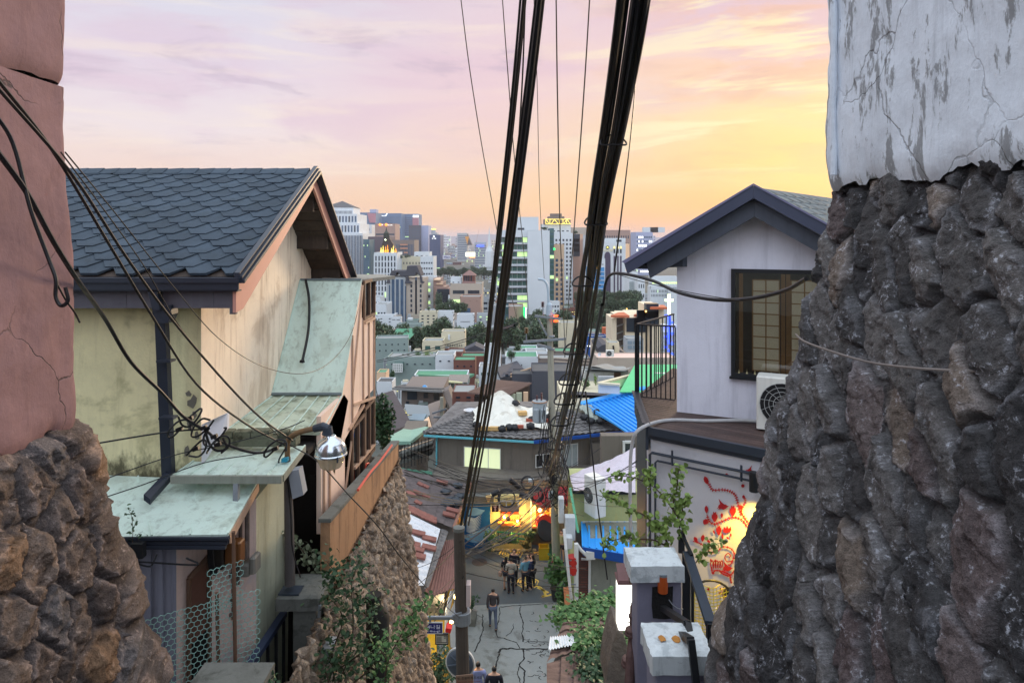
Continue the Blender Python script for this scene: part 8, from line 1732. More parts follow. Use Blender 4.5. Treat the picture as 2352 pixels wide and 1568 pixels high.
ar,A,u,n,L_,zt,zb=block(1512,1862,535,450,26,'white stone tower with tall arched window, round emblem and gold lettering',F_w,None,None,Zb,par=1.5)
bq(Zb,1510,470,1865,535,455,456,470,'attic',F_w,ar)
bq(Zb,1750,490,1812,525,455.6,455.6,456,'attic_window',W_d,ar)
m=MB();pts_=[P(*Zb(1605,1210),449.6)]+[P(*Zb(1641-37*math.cos(t_),690-52*math.sin(t_)),449.6)for t_ in(k*math.pi/10 for k in range(11))]+[P(*Zb(1678,1210),449.6)];m.prism(pts_,(0,.5,0));m.build('arched_window',mat('plum glass',srgb(74,66,88),.2,.2,.3),ar)
for x in(1725,1768,1804):
 bq(Zb,x-9,688,x+9,1210,449.7,449.7,450.1,'tall_window',MATS['plum glass'],ar)
 bq(Zb,x-9,572,x+9,600,449.7,449.7,450.1,'lit_window',W_y,ar)
 bq(Zb,x-9,602,x+9,655,449.7,449.7,450.1,'window',W_d,ar)
m=MB();m.lathe([(1.2,-.3),(1.2,0)],P(*Zb(1641,585),449.5),18,'y');m.build('emblem',mat('dark green emblem',srgb(50,70,60),.5,.1,1),ar)
m=MB();c=P(*Zb(1641,585),448.7);m.prism([c+Vector((x,0,z))for x,z in((-.5,-.5),(-.5,.15),(0,.7),(.5,.15),(.5,-.5),(.2,-.5),(.2,.05),(-.2,.05),(-.2,-.5))],(0,.2,0));m.build('emblem_mark',G_y,ar)
sign(ar,'여전도회관',Zb,1576,632,448.8,1.7,mat('gold lettering',srgb(240,222,150),.4,.05,1),maxw=7.2)
q_,q2=P(*Zb(1862,560),450.2),P(*Zb(1915,560),462);m=MB();m.prism([(q_.x+.02,450.3,-52),(q2.x,464,-52),(q2.x,476,-52),(q_.x+.02,476,-52)],(0,0,52+q_.z+1));m.build('side_face',F_or,ar)  # warm low sun on the white tower's side is put into its colour
q_,q2=P(*Zb(1590,1215),446),P(*Zb(1900,1250),446);m=MB();m.box(q_.x,q2.x,446,449,q2.z-6,q_.z);m.build('base_canopy',F_w,ar)
r_,*_=block(1405,1600,840,420,14,'blue banded office with white floor lines behind the thick cable',mat('bright blue cladding',srgb(60,136,194),.5,.06,.2),(2,6,.22,.3,.15,.92),None,Zb,lit=0)
for k in range(7):y0=880+k*52;bq(Zb,1405,y0,1602,y0+6,419.5,419.4,420,'floor_band',F_w,r_)
block(1490,1612,730,424,10,'white top storeys with orange sign above the blue banded office',F_w,(2,1,.4,.12,.85,.95),None,Zb,lit=0)
m=MB();m.box(P(*Zb(1462,0),418).x,P(*Zb(1545,0),418).x,418,419,P(0,Zb(0,848)[1],418).z,P(0,Zb(0,825)[1],418).z);m.build('sign_panel',glow('orange sign panel',srgb(240,180,60),1.0),r_)
r_,*_=block(1388,1538,1122,330,10,'grey ribbed block with a single red brown Korean character sign',F_g,(2,1,.1,.9),None,Zb,lit=0)
sign(r_,'아',Zb,1455,1155,329,1.5,mat('red brown sign',srgb(140,70,70),.6,.1,1))
r_,*_=block(430,612,1325,262,12,'pink brown stone building with green neon sign below the glass tower',F_p,(1,4,.1,.2),None,Zb,lit=0)
bq(Zb,612,1318,636,1470,260,260,262,'neon_sign',G_gn,r_);bq(Zb,637,1325,646,1460,260.1,260.1,262,'sign_face',G_w,r_)
block(310,432,1330,266,12,'teal glass front next to the green neon building',F_tl,(3,5,.8,.7),None,Zb,lit=.12,pane=W_t)
block(215,300,1310,268,10,'pale green tile block left of the teal glass front',F_g,(2,3,.4,.4),None,Zb,lit=.1)
block(1905,2012,905,330,14,'pale green striped office under the dark gable end',F_w,(8,1,.4,.7,.3,.95),None,Zb,lit=0,pane=W_t)
block(2012,2100,960,320,14,'white office with paired windows under the dark gable end',F_w,(3,5,.4,.4),None,Zb,lit=0)
Zg=lambda x,y:((2300+x/4.2375)/1.7007,(880+y/4.2375)/1.7007)
block(1020,1340,1035,230,12,'white street block with small slit windows behind the neon cross',F_w,(12,2,.3,.6,.2,.9),None,Zg,lit=.05)
block(1035,1480,870,236,12,'white block with a row of bright green windows under the right eave',F_w,(14,1,.5,.6,.62,.78),None,Zg,lit=1,litm=glow('bright green window',srgb(226,250,150),1.1))
block(1345,1480,1020,226,12,'white block with tall mixed windows at the white house edge',F_w,(4,5,.5,.6),None,Zg,lit=.15)
block(745,962,72,230,12,'cream three storey block with square windows above the tree belt',F_c,(3,3,.38,.4,.05,.9),None,ZC,lit=0)
block(962,1160,70,232,12,'white block with one tall dark window above the tree belt',F_w,(1,1,.16,.4,.3,.7),(3,2,.4,.3),ZC,lit=0)
block(1205,1412,105,225,12,'pale blue white house with long ribbon window above the tree belt',F_w,(1,1,.6,.14,.3,.6),(2,3,.4,.3),ZC,lit=0)
block(1450,1625,95,228,10,'pale grey building with balcony and two lit windows behind the left cables',F_g,(2,3,.3,.35),None,ZC,lit=.4)
block(225,440,112,250,10,'white tiled block with four small windows beside the annexe',F_w,(2,3,.2,.25),(2,2,.5,.4),ZC,lit=0)
block(400,520,140,248,8,'low white wing with two dark windows beside the slate roofed hall',F_w,(2,1,.7,.3,.7,.95),None,ZC,lit=0)
block(470,780,222,215,10,'glass fronted shop building with lit blue showroom',F_t,(3,1,.8,.5),None,ZC,lit=.3,pane=W_t)
for x0,x1,yt in((315,455,330),(475,610,325)):q_,q2=P(*ZC(x0,yt),190),P(*ZC(x1,yt),190);m=MB();m.prism([(q_.x,190,q_.z-2),(q2.x,190,q_.z-2),(q2.x+2,200,q_.z),(q_.x+2,200,q_.z)],(0,0,.3));tag(m.build('green_canopy',R_gr),'left mint green canopy roof in the trees' if x0<400 else 'right mint green canopy roof in the trees','canopy')
block(625,840,285,200,8,'small brick house with white roof edge among trees',F_br,(3,1,.4,.3),None,ZC,lit=0)
block(212,612,398,150,12,'long grey green block with parapet and two small window pairs',F_t,(5,2,.22,.22,.3,.9),None,ZC,yaw=8,lit=0)
block(780,1040,425,150,12,'low cream block with dark corner glazing before the trees',F_c,(2,1,.5,.5,.3,.85),None,ZC,lit=0,pane=W_t)
r_,*_=block(1015,1305,308,155,10,'tall plain cream block with white roof door before the trees',F_c,None,None,ZC)
bq(ZC,1098,335,1122,400,154.8,154.7,155,'door',F_w,r_)
for i in range(7):bq(ZC,1095+i*28,452,1100+i*28,480,154.8,154.7,155,'slot',W_d,r_)
r_,*_=block(350,942,622,115,12,'long teal grey block with rooftop garden and white glazed bay',F_t,(6,1,.25,.25,.55,.8),None,ZC,lit=0)
q_,q2=P(*ZC(435,680),114),P(*ZC(548,780),114);m=MB();m.box(q_.x,q2.x,113.2,115,q2.z,q_.z);by=m.build('glazed_bay',W_t,r_)
m=MB()
for i in range(6):x=q_.x+(q2.x-q_.x)*i/5;m.box(x-.07,x+.07,113.1,113.25,q2.z,q_.z)
for i in range(6):z=q2.z+(q_.z-q2.z)*i/5;m.box(q_.x,q2.x,113.08,113.2,z-.07,z+.07)
m.build('bay_frame',M_wfr,by)
for i,(x,y,s_)in enumerate(((600,600,1.4),(725,560,2.0),(850,545,2.6),(985,560,2.6),(560,600,1.2))):plant(('low hedge at the left of the rooftop garden','small round tree in the rooftop garden','feathery tree in the middle of the rooftop garden','dense bush at the right of the rooftop garden','low planting beside the glazed bay')[i],P(*ZC(x,625),118),(s_*.42,s_*.4,s_*.36),260,.2,(L_dark,L_mid,L_lite,L_dark,L_dark)[i],200+i,cat='tree',kind='tree')
block(942,1170,598,112,10,'white panelled end block with tall window beside the brick house',F_w,(2,1,.25,.3,.4,.75),None,ZC,lit=0)
r_,*_=block(1085,1285,560,122,10,'red brick house with roof railing behind the green deck',F_br,None,None,ZC);
r_,*_=block(1165,1430,660,108,9,'red brick house with white edge and green roof deck',F_br,(3,1,.28,.3,.45,.8),None,ZC,roof=R_gr,lit=0)
block(1255,1545,612,118,9,'dark roofed brick house with a green awning patch',F_br,None,None,ZC,roof=R_gr)
block(1312,1545,528,130,9,'white gabled house with dark roof and three small windows',F_w,(3,1,.2,.3,.5,.85),None,ZC,lit=0,par=0,extras=(('gable',1.1,M_slt),))
block(1540,1742,490,105,8,'white tile tower block behind the left cables',F_w,(1,1,.1,.1,.4,.5),None,ZC,lit=0)
r_,*_=block(1475,1710,740,95,8,'low white tile building with teal door under the sloped dark roof',F_w,(3,1,.4,.35,.2,.8),None,ZC,lit=0,pane=W_t)
m=MB();m.prism([P(*ZC(1695,735),92),P(*ZC(1745,860),88),P(*ZC(2050,780),92),P(*ZC(1940,655),100)],(0,0,-.6));m.prism([P(*ZC(1745,862),88.3),P(*ZC(2050,782),92.3),P(*ZC(2050,760),92.3),P(*ZC(1780,800),90)],(0,.3,-2.6));tag(m.build('sloped_roof',M_slt),'long dark sloping roof right of the white tile tower','roof')
for i in range(4):q_,q2=P(*ZC(1800+i*60,812-i*10),88),P(*ZC(1838+i*60,850-i*10),88);m=MB();m.box(q_.x,q2.x,87.9,88.2,q2.z,q_.z);tag(m.build('window',W_d),'dark window in the row under the long sloping roof','window','windows under the long sloping roof')
gb_,*_=block(1965,2195,520,120,10,'white roof terrace block with pavilion right of the sloping roof',F_w,(1,1,.1,.1,.3,.4),None,ZC,roof=R_gr,lit=0)
gz_=thing('pavilion',P(*ZC(2032,612),108),'dark roofed open pavilion on a green roof terrace','pavilion');c=P(*ZC(2032,555),108);m=MB();m.lathe([(1.1,0),(.7,.25),(.25,.45),(0,.6)],c,4);m.build('roof',M_slt,gz_)
for dx,dy in((-.7,-.7),(.7,-.7),(.7,.7),(-.7,.7)):m=MB();m.box(c.x+dx-.04,c.x+dx+.04,c.y+dy-.04,c.y+dy+.04,P(0,ZC(0,612)[1],108).z,c.z);m.build('post',M_brown,gz_)
block(1800,2200,620,100,12,'pale tiled terrace wall with green lawn below the pavilion',F_w,(3,1,.1,.2,.5,.8),None,ZC,roof=R_gr,lit=0)
r_,*_=block(680,1335,845,92,9,'white house with long bright green roof and glazed sunroom',F_w,None,None,ZC,roof=R_gr,par=.25)
q_=[P(*ZC(x,y),Y)for x,y,Y in((735,822,91),(1330,855,91),(1420,812,100),(860,785,100))];m=MB();m.prism(q_,(0,0,-.35));m.build('green_roof',R_gr,r_)
q_,q2=P(*ZC(1075,918),86),P(*ZC(1335,1010),86);m=MB();m.box(q_.x,q2.x,86,91,q2.z,q_.z);sr=m.build('sunroom',mat('sunroom glass',srgb(92,104,96),.2,.3,1,spec=.6),r_)
m=MB();m.prism([P(*ZC(1000,905),85.5),P(*ZC(1270,920),85.5),P(*ZC(1330,868),91),P(*ZC(1060,855),91)],(0,0,-.15));m.build('sunroom_roof',mat('straw sheet roof',srgb(190,190,150),.7,.2,1),sr)
m=MB()
for i in range(6):x=q_.x+(q2.x-q_.x)*i/5;m.box(x-.09,x+.09,85.85,86,q2.z,q_.z)
m.build('sunroom_frame',M_tp if False else M_galv,sr)
m=MB();c=P(*ZC(786,948),84);m.lathe([(.52,0),(.54,.04),(.54,.32),(.5,.42),(.24,.5),(.12,.54),(0,.55)],c,18);tag(m.build('water_tank',mat('orange water tank',srgb(232,146,30),.5,.06,2),None,True),'round orange water tank beside the white house with green roof','water tank')
ct=thing('canopy_tent',P(*ZC(960,960),82),'pale blue square canopy tent behind the taupe house roof','tent');c=P(*ZC(962,930),82)
m=MB();w_=1.2;m.add([c+Vector((-w_,-1,-.1)),c+Vector((w_,-1,-.1)),c+Vector((w_,1.2,-.1)),c+Vector((-w_,1.2,-.1)),c+Vector((0,.1,.38)),c+Vector((-w_,-1,-.2)),c+Vector((w_,-1,-.2))],[(0,1,4),(1,2,4),(2,3,4),(3,0,4),(5,6,1,0)]);m.build('canopy',mat('pale blue canvas',srgb(170,196,222),.7,.05,1),ct)
for dx in(-1.15,1.15):m=MB();m.box(c.x+dx-.02,c.x+dx+.02,81.05,81.1,c.z-1,c.z-.11);m.build('leg',M_galv,ct)
m=MB();c=P(*ZC(812,990),74);m.lathe([(.32,0),(.32,.12),(.2,.3),(.08,.36),(0,.37)],c,14);tag(m.build('water_tank',mat('blue tank',srgb(80,150,206),.5,.08,2),None,True),'small blue domed tank on the taupe house flat roof','water tank')
th_=thing('house',P(*ZC(800,1300),72),'modern taupe house with flat roof slab and slanting buttress wall','house')
a_,c_=P(*ZC(528,1030),72),P(*ZC(1020,1350),72);m=MB();m.box(a_.x,c_.x,72,80,gz(72)-3,a_.z);m.build('wall',F_tp,th_)
m=MB();m.prism([P(*ZC(412,985),71),P(*ZC(905,1015),69.5),P(*ZC(1030,1020),70),P(*ZC(1122,975),78),P(*ZC(540,940),80)],(0,0,-.22));m.build('roof_slab',fac('slab grey',srgb(126,128,128)),th_);m=MB();m.prism([P(*ZC(440,978),71.6),P(*ZC(905,1003),70.4),P(*ZC(1020,1006),70.8),P(*ZC(1095,975),77.4),P(*ZC(550,945),79.4)],(0,0,.06));m.build('roof_felt',R_dk,th_)
m=MB();m.prism([P(*ZC(1030,1040),71),P(*ZC(1105,1000),71),P(*ZC(1230,1340),69),P(*ZC(1180,1350),69),P(*ZC(1150,1345),69.6)],(0,2.2,0));m.prism([P(*ZC(1110,985),74),P(*ZC(1135,1000),74),P(*ZC(1270,1290),73),P(*ZC(1200,1290),73)],(0,1,0));m.build('buttress',F_tp,th_)
m=MB();m.prism([P(*ZC(1048,1050),71.05),P(*ZC(1105,1020),72.5),P(*ZC(1215,1290),71),P(*ZC(1195,1320),69.5)],(0,.1,0));m.build('buttress_glass',W_d,th_)
for x0,y0,x1,y1 in((598,1030,716,1130),(798,1052,850,1112),(922,1038,984,1135),(582,1150,620,1195)):q_,q2=P(*ZC(x0,y0),71.9),P(*ZC(x1,y1),71.9);m=MB();m.box(q_.x,q2.x,71.9,72.1,q2.z,q_.z);f=m.build('window',W_d,th_);m=MB();
m=MB();m.prism([P(*ZC(845,1215),64),P(*ZC(1000,1160),66),P(*ZC(1010,1300),64),P(*ZC(930,1460),60),P(*ZC(900,1450),60)],(0,1,0));m.build('lower_wall',F_tp,th_)
m=MB();m.prism([P(*ZC(565,1195),62),P(*ZC(845,1215),61),P(*ZC(870,1325),58),P(*ZC(600,1310),59)],(0,.4,0));tag(m.build('block_wall',fac('grey block wall',srgb(128,136,140))),'pale grey block wall in front of the taupe house','wall')
m=MB();m.prism([P(*ZC(600,1320),52),P(*ZC(860,1328),52),P(*ZC(800,1385),49),P(*ZC(620,1372),49)],(0,0,-.12));q_,q2=P(*ZC(625,1375),49.3),P(*ZC(800,1440),49.3);m.box(q_.x,q2.x,49.3,51,q2.z,q_.z);tag(m.build('glass_canopy',mat('blue green canopy glass',srgb(104,136,150),.3,.2,.6)),'blue green glass canopy below the pale block wall','canopy')
m=MB();m.prism([P(*ZC(800,1385),49),P(*ZC(860,1340),50),P(*ZC(895,1465),48),P(*ZC(835,1465),47)],(0,.1,0));tag(m.build('peach_board',F_or),'peach panel at the right end of the glass canopy','panel')
m=MB();m.prism([P(*ZC(390,1568),40),P(*ZC(655,1435),47),P(*ZC(860,1465),44),P(*ZC(640,1640),38),P(*ZC(400,1640),38)],(0,0,-.2));tag(m.build('mint_roof',mat('pale green sheet roof',srgb(130,168,150),.6,.15,.6,streak=srgb(90,110,100),samt=.4)),'broad pale green sheet roof left of the tiled house','roof')
m=MB();m.box(P(*ZC(400,0),40).x,P(*ZC(700,0),40).x,40.5,46,-20,P(0,ZC(0,1640)[1],40).z-.4);tag(m.build('shed',M_dkwall),'dark shed under the broad pale green sheet roof','shed')
bl_=thing('balcony',P(*Z5(280,520),38),'concrete balcony stair with railings and plants left of the tiled house','balcony')
for y0,y1 in((500,410),(560,480)):m=MB();m.prism([P(*Z5(135,y0),36),P(*Z5(420,y1),40),P(*Z5(420,y1+25),40),P(*Z5(135,y0+30),36)],(0,1.2,0));m.build('slab',M_conc,bl_)
for y in(470,545):
 for i in range(9):p=P(*Z5(150+i*30,y-i*10+20),36+i*.4);m=MB();m.box(p.x-.02,p.x+.02,p.y,p.y+.04,p.z-.5,p.z+.4);m.build('baluster',M_bsteel,bl_)
 m=MB();m.beam(P(*Z5(135,y),36),P(*Z5(420,y-95),40),.05,.05);m.build('rail',F_or if y<500 else M_bsteel,bl_)
tileroof(P(*Z5(125,700),33),P(*Z5(420,745),33),P(*Z5(420,655),36),P(*Z5(125,625),36),.35,.35,.05,.03).build('green_tile_roof',M_tileg,None,True);tag(C.objects[-1],'dark green tiled roof at the left foot of the tiled house','roof')
m=MB();m.prism([P(*ZC(222,1075),50),P(*ZC(425,1015),54),P(*ZC(652,1425),46),P(*ZC(400,1520),42),P(*ZC(222,1500),42)],(0,0,-.3));m.prism([P(*ZC(222,1080),50.4),P(*ZC(425,1020),54.4),P(*ZC(652,1440),46.5),P(*ZC(222,1560),43)],(0,5,-4));tag(m.build('sloped_roof',mat('charcoal shingle',srgb(66,64,72),.9,.25,2)),'large charcoal sloping roof beside the cream board annexe','roof')
block(222,335,812,90,6,'low beige rooftop cabin with green deck by the annexe edge',F_or,None,None,ZC,roof=R_gr)
block(222,412,925,80,6,'low white roof edge house beside the dark fir',F_w,None,None,ZC,roof=R_dk)
plant('pointed dark fir beside the low white houses',P(*ZC(415,920),88),(.45,.45,.85),500,.16,L_dark,301,cat='tree',kind='conifer',crownz=.85)
bh,A,u,n,L_,zt,zb=block(1418,1850,1095,52,8,'dark timber house with brown ribbed shed roof in the middle',mat('dark brown boards',srgb(66,56,52),.8,.2,.8),None,None,ZC,par=0)
m=MB();q_=[P(*ZC(1335,1045),52),P(*ZC(1805,1092),48.5),P(*ZC(2118,930),52.5),P(*ZC(1700,892),60)];m.prism(q_,(0,0,-.08));m.build('shed_roof',mat('brown ribbed roof',srgb(108,88,82),.6,.15,1),bh)
m=MB()
for k in range(26):f_=k/25;m.beam(q_[0].lerp(q_[1],f_)+Vector((0,0,.03)),q_[3].lerp(q_[2],f_)+Vector((0,0,.03)),.05,.06)
m.build('roof_rib',MATS['brown ribbed roof'],bh)
a_,c_=P(*ZC(1850,1070),50),P(*ZC(2100,1000),53);m=MB();m.prism([(a_.x,50,-19),(c_.x,53,-19),(c_.x,53,P(0,ZC(0,960)[1],53).z),(a_.x,50,P(0,ZC(0,1060)[1],50).z)],(0,1.5,0));m.build('side_wall',MATS['dark brown boards'],bh)
for i,(x0,y0,x1,y1,mt)in enumerate(((1862,1058,1925,1172,M_lit),(1935,1042,2002,1165,M_lit),(2022,1035,2078,1150,F_or))):bq(ZC,x0,y0,x1,y1,49.7,49.6,49.75,'window',mt if mt is F_or else mat('pale curtain window',srgb(178,186,162),.5,.06,2),bh)
block(1150,1420,1050,64,8,'brick house with pale stone band between the taupe and timber houses',F_br,(2,2,.4,.4,.2,.85),None,ZC,lit=0)
block(585,825,205,150,12,'beige block with four window pairs behind the big cable bundle',F_c,None,None,Z6)
block(825,912,215,150,12,'warm beige narrow face with paired windows right of the bundle',F_or,(2,4,.3,.3),None,Z6,lit=0)
block(915,1165,370,140,8,'bright cobalt blue glass front with three white lights',mat('cobalt glass',srgb(30,84,160),.3,.15,.4),(8,2,.3,.5),None,Z6,lit=0,pane=W_b)
for i,x in enumerate((928,955,982)):m=MB();m.lathe([(0,-.2),(.17,0),(0,.2)],P(*Z6(x,476),138),8);tag(m.build('white_lamp',G_w),'small white violet light on the cobalt front','lamp','lights on the cobalt front')
block(915,1075,305,160,8,'grey house with green roof and tank above the cobalt front',F_g,(2,1,.3,.15,.7,.9),None,Z6,roof=R_gr,lit=0)
block(1080,1222,345,150,6,'green roof with orange boxes left of the cream stair tower',F_g,None,None,Z6,roof=R_gr);m=MB();q_=P(*Z6(1115,358),150);m.box(q_.x,q_.x+9,150,152,q_.z,q_.z+2);tag(m.build('orange_box',R_or),'orange rooftop boxes beside the cream stair tower','box')
block(985,1215,425,120,8,'low tan building with dark green tops below the cobalt front',F_b,None,None,Z6,roof=R_gr)
cc_=thing('apartment_building',P(*Z6(1450,480),130),'cream apartment block with outdoor stair and orange tiled roofs','building')
for x0,x1,yt,Y_,d_ in((1222,1280,135,129,8),(1280,1385,105,133,8),(1385,1690,135,130,14),(1690,1860,0,128,12),(1430,1690,80,140,8)):
 a_,c_=P(*Z6(x0,yt),Y_),P(*Z6(x1,yt),Y_);m=MB();m.box(a_.x,c_.x,Y_,Y_+d_,-38,a_.z);m.build('wall',fac('warm cream',srgb(218,204,178)),cc_)
for k in range(4):y0=200+k*88;m=MB();m.prism([P(*Z6(1282,y0+35),131.5),P(*Z6(1378,y0),131.5),P(*Z6(1378,y0+10),131.5),P(*Z6(1282,y0+45),131.5)],(0,1.2,0));m.build('stair_flight',F_g,cc_)
m=MB();a_,c_=P(*Z6(1285,135),132.6),P(*Z6(1380,480),132.6);m.box(a_.x,c_.x,132.5,132.9,c_.z,a_.z);m.build('stair_recess',F_tp,cc_)
for pts_,Y_ in(([(1208,98),(1440,102),(1370,58),(1300,62)],127),([(1490,92),(1690,86),(1690,52),(1560,60)],130),([(1690,0),(1900,0),(1860,-30),(1760,-30)],126)):m=MB();m.prism([P(*Z6(*pts_[0]),Y_),P(*Z6(*pts_[1]),Y_),P(*Z6(*pts_[2]),Y_+8),P(*Z6(*pts_[3]),Y_+8)],(0,0,-.4));m.build('tile_roof',R_or,cc_)
for x,y in((1720,45),(1720,135),(1640,140),(1500,230),(1625,135),(1590,235)):q_=P(*Z6(x,y),127.8);m=MB();m.box(q_.x-1.2,q_.x+1.2,127.7 if x>1690 else 129.7,129.9,q_.z-1.4,q_.z+1.4);m.build('window',W_d,cc_)
for i,(x,y)in enumerate(((1640,50),(1405,20))):bulb('street_light',P(*Z6(x,y),125 if i==0 else 200),0,srgb(255,190,90),.17,('orange glowing lamp over the cream apartment roofs','yellow glowing lamp by the road among trees')[i],5)
block(1405,1610,395,85,6,'pale grey glass stair box in front of the cream apartments',F_g,(3,2,.8,.7),None,Z6,lit=0,pane=mat('pale glass',srgb(130,146,158),.2,.2,.5))
cs_=thing('church_spire',P(1537,1090*.0+820,100),'white louvred church spire with blue neon strip and glowing cross','church spire')
for k in range(46):
 y=762+k*3.0;f_=k/45;hw=13+8*f_;a_,c_=P(1537-hw,y,100),P(1537+hw,y+1.6,100);m=MB();m.box(a_.x,c_.x,100,101.2,c_.z,a_.z);m.build('louvre',F_w,cs_)
m=MB();m.tube([P(1524,760,100.8),P(1514,905,100.8)],.15,4);m.tube([P(1550,760,100.8),P(1560,905,100.8)],.15,4);m.build('corner_post',F_w,cs_)
a_,c_=P(1521,745,101),P(1553,762,101);m=MB();m.box(a_.x,c_.x,100.5,102,c_.z,a_.z);m.build('spire_top',F_w,cs_)
m=MB();m.box(P(1529,0,101.3).x,P(1545,0,101.3).x,101.25,101.5,P(0,905,101.3).z,P(0,740,101.3).z);m.build('shaft_core',F_g,cs_)
m=MB();m.box(P(1534,0,99.8).x,P(1540.5,0,99.8).x,99.7,99.85,P(0,790,99.8).z,P(0,722,99.8).z);m.build('neon_strip',G_bl,cs_)
m=MB()
for k in range(14):p=P(1530+(k%3)*7,725+k*8,99.9);m.box(p.x-.2,p.x+.2,99.88,99.95,p.z-.18,p.z+.18)
m.build('neon_dots',G_bl,cs_)
m=MB();a_,c_=P(1534.5,676,100),P(1540,722,100);m.box(a_.x,c_.x,100,100.3,c_.z,a_.z);a_,c_=P(1528,687,100),P(1546.5,692,100);m.box(a_.x,c_.x,99.98,100.32,c_.z,a_.z);m.build('cross',glow('neon cross',srgb(224,255,170),3.5),cs_)
a_=P(1462,835,88);
block(1040,2010,632,62,7,'long low tan building with pale pink roof edge behind the railing',F_b,None,None,Z6,roof=mat('pale pink roof',srgb(214,184,172),.8,.08,.6),par=.3)
aircon('air_conditioner',P(*Z6(1202,612),61)+Vector((0,0,.06)),.74,.6,.3,0,'rooftop air conditioner with grid front on the pale pink roof')
r_,*_=block(1178,1315,448,66,4,'small cream roof tower with black pipe on the pink roof',F_c,None,None,Z6);m=MB();m.tube(catmull([P(*Z6(1240,470),65.7),P(*Z6(1245,520),65.7),P(*Z6(1240,570),65.7),P(*Z6(1275,590),65.7)],4),.1,8);m.build('pipe',M_black,r_)
m=MB();m.lathe([(0,0),(.1,.02),(.19,.08),(.2,.1),(.1,.04),(0,.02)],(0,0,0),16);o=m.build('satellite_dish',M_white,None,True,off=(0,0,0));o.location=P(*Z6(1080,578),60);o.rotation_euler=(R(70),0,R(-50));tag(o,'white satellite dish at the left end of the pink roof','satellite dish')
m=MB();m.prism([P(*Z6(1050,500),75),P(*Z6(1110,460),75),P(*Z6(1175,455),75),P(*Z6(1400,560),75),P(*Z6(1400,600),75),P(*Z6(1080,600),75)],(0,6,0));tag(m.build('dark_roof',M_slt),'dark sloping roof behind the satellite dish','roof')
block(520,890,552,95,8,'plain taupe block with green roof right of the tall pole',F_tp,None,None,Z6,roof=R_gr)
block(330,960,640,80,7,'grey parapet wall with pale rails right of the tall pole',F_tp,None,None,Z6)
for y in(620,660,705):m=MB();m.beam(P(*Z6(520,y),78),P(*Z6(950,y+30),78),.1,.12);tag(m.build('parapet_rail',F_b),'pale horizontal rail on the grey parapet right of the pole','rail','rails on the grey parapet')
block(250,900,795,62,10,'dark stained concrete parapet block behind the transformer',F_dk,None,None,Z6,roof=R_dk)
block(0,260,830,64,6,'curved dark concrete wall behind the brown shed roof',F_dk,None,None,Z6,roof=R_dk)
m=MB()
for a_,c_ in(((230,780),(420,700)),((420,700),(760,710)),((230,770),(230,830)),((-20,820),(240,740)),((-20,850),(150,790))):m.beam(P(*Z6(*a_),66),P(*Z6(*c_),66),.12,.12)
tag(m.build('pipe_rail',F_or),'peach coloured pipe railing behind the tall pole','railing')
block(170,440,560,105,9,'pale tile terrace house left of the tall pole',F_w,(4,1,.15,.25,.5,.8),None,Z6,lit=0)
wh,A,u,n,L_,zt,zb=block(888,1440,790,50,5,'white hut with sagging grey slate roof and dark doorway',mat('hut white',srgb(206,208,204),.85,.08,.8,streak=srgb(150,150,140),samt=.3),None,None,Z6,par=0)
m=MB();q_=[P(*Z6(862,745),49),P(*Z6(1400,785),48.5),P(*Z6(1475,740),51),P(*Z6(1080,700),55)];m.sheet(lambda u_,v_:tuple(q_[0].lerp(q_[1],u_).lerp(q_[3].lerp(q_[2],u_),v_)+Vector((0,0,.12*math.sin(u_*7)+.1*(1-v_)*math.sin(u_*3)))),30,6);m.prism([P(*Z6(862,748),49),P(*Z6(1400,789),48.5),P(*Z6(1400,776),48.5),P(*Z6(862,738),49)],(0,.2,0));m.build('roof',mat('grey slate sheet',srgb(126,130,130),.8,.2,1.5),wh)
bq(Z6,1255,802,1335,872,49.8,49.8,50.05,'doorway',M_brown,wh)
a_,c_=P(*Z6(1060,850),47),P(*Z6(1250,980),47);m=MB();m.box(a_.x,c_.x,47,47.3,c_.z,a_.z);tag(m.build('low_wall',F_g),'pale grey low wall before the white hut','wall')
plant('climbing bush at the corner of the white hut',P(*Z6(900,990),46.5),(.42,.3,.42),420,.11,L_mid,401);plant('small upright vine on the pale low wall',P(*Z6(1020,960),46.5),(.2,.2,.45),160,.10,L_lite,402)
gt2=thing('roof_terrace',P(*Z6(1500,1000),43),'bright green painted roof terrace with white outer parapet','roof terrace')
a_=[P(*Z6(1322,1045),41.0),P(*Z6(2050,1045),41.5),P(*Z6(2050,930),48),P(*Z6(1490,905),49)];zf_=P(0,Z6(0,1045)[1],41).z
q_=[Vector((P(*Z6(1316,0),41).x,41,zf_)),Vector((16,41,zf_)),Vector((16,50,zf_)),Vector((P(*Z6(1505,0),50).x,50,zf_))]
m=MB();m.prism(q_,(0,0,.05));m.build('floor',mat('terrace green',srgb(80,188,128),.7,.1,.6),gt2)
W0,W1=P(*Z6(1060,930),41.0),P(*Z6(1318,948),41.0)
m=MB();m.prism([P(*Z6(1060,932),41.4),P(*Z6(1318,950),40.8),P(*Z6(1318,1062),40.8),P(*Z6(1060,1050),41.4)],(0,.25,0));m.build('white_parapet',F_w,gt2)
m=MB();m.prism([P(*Z6(1085,930),41.6),P(*Z6(1505,820),50),P(*Z6(1505,905),50),P(*Z6(1300,1000),42)],(0,.2,0));m.prism([P(*Z6(1505,820),50.3),P(*Z6(2050,855),50),P(*Z6(2050,960),50),P(*Z6(1505,905),50.3)],(0,.2,0));m.build('green_parapet',mat('parapet green',srgb(44,132,84),.7,.1,.6),gt2)
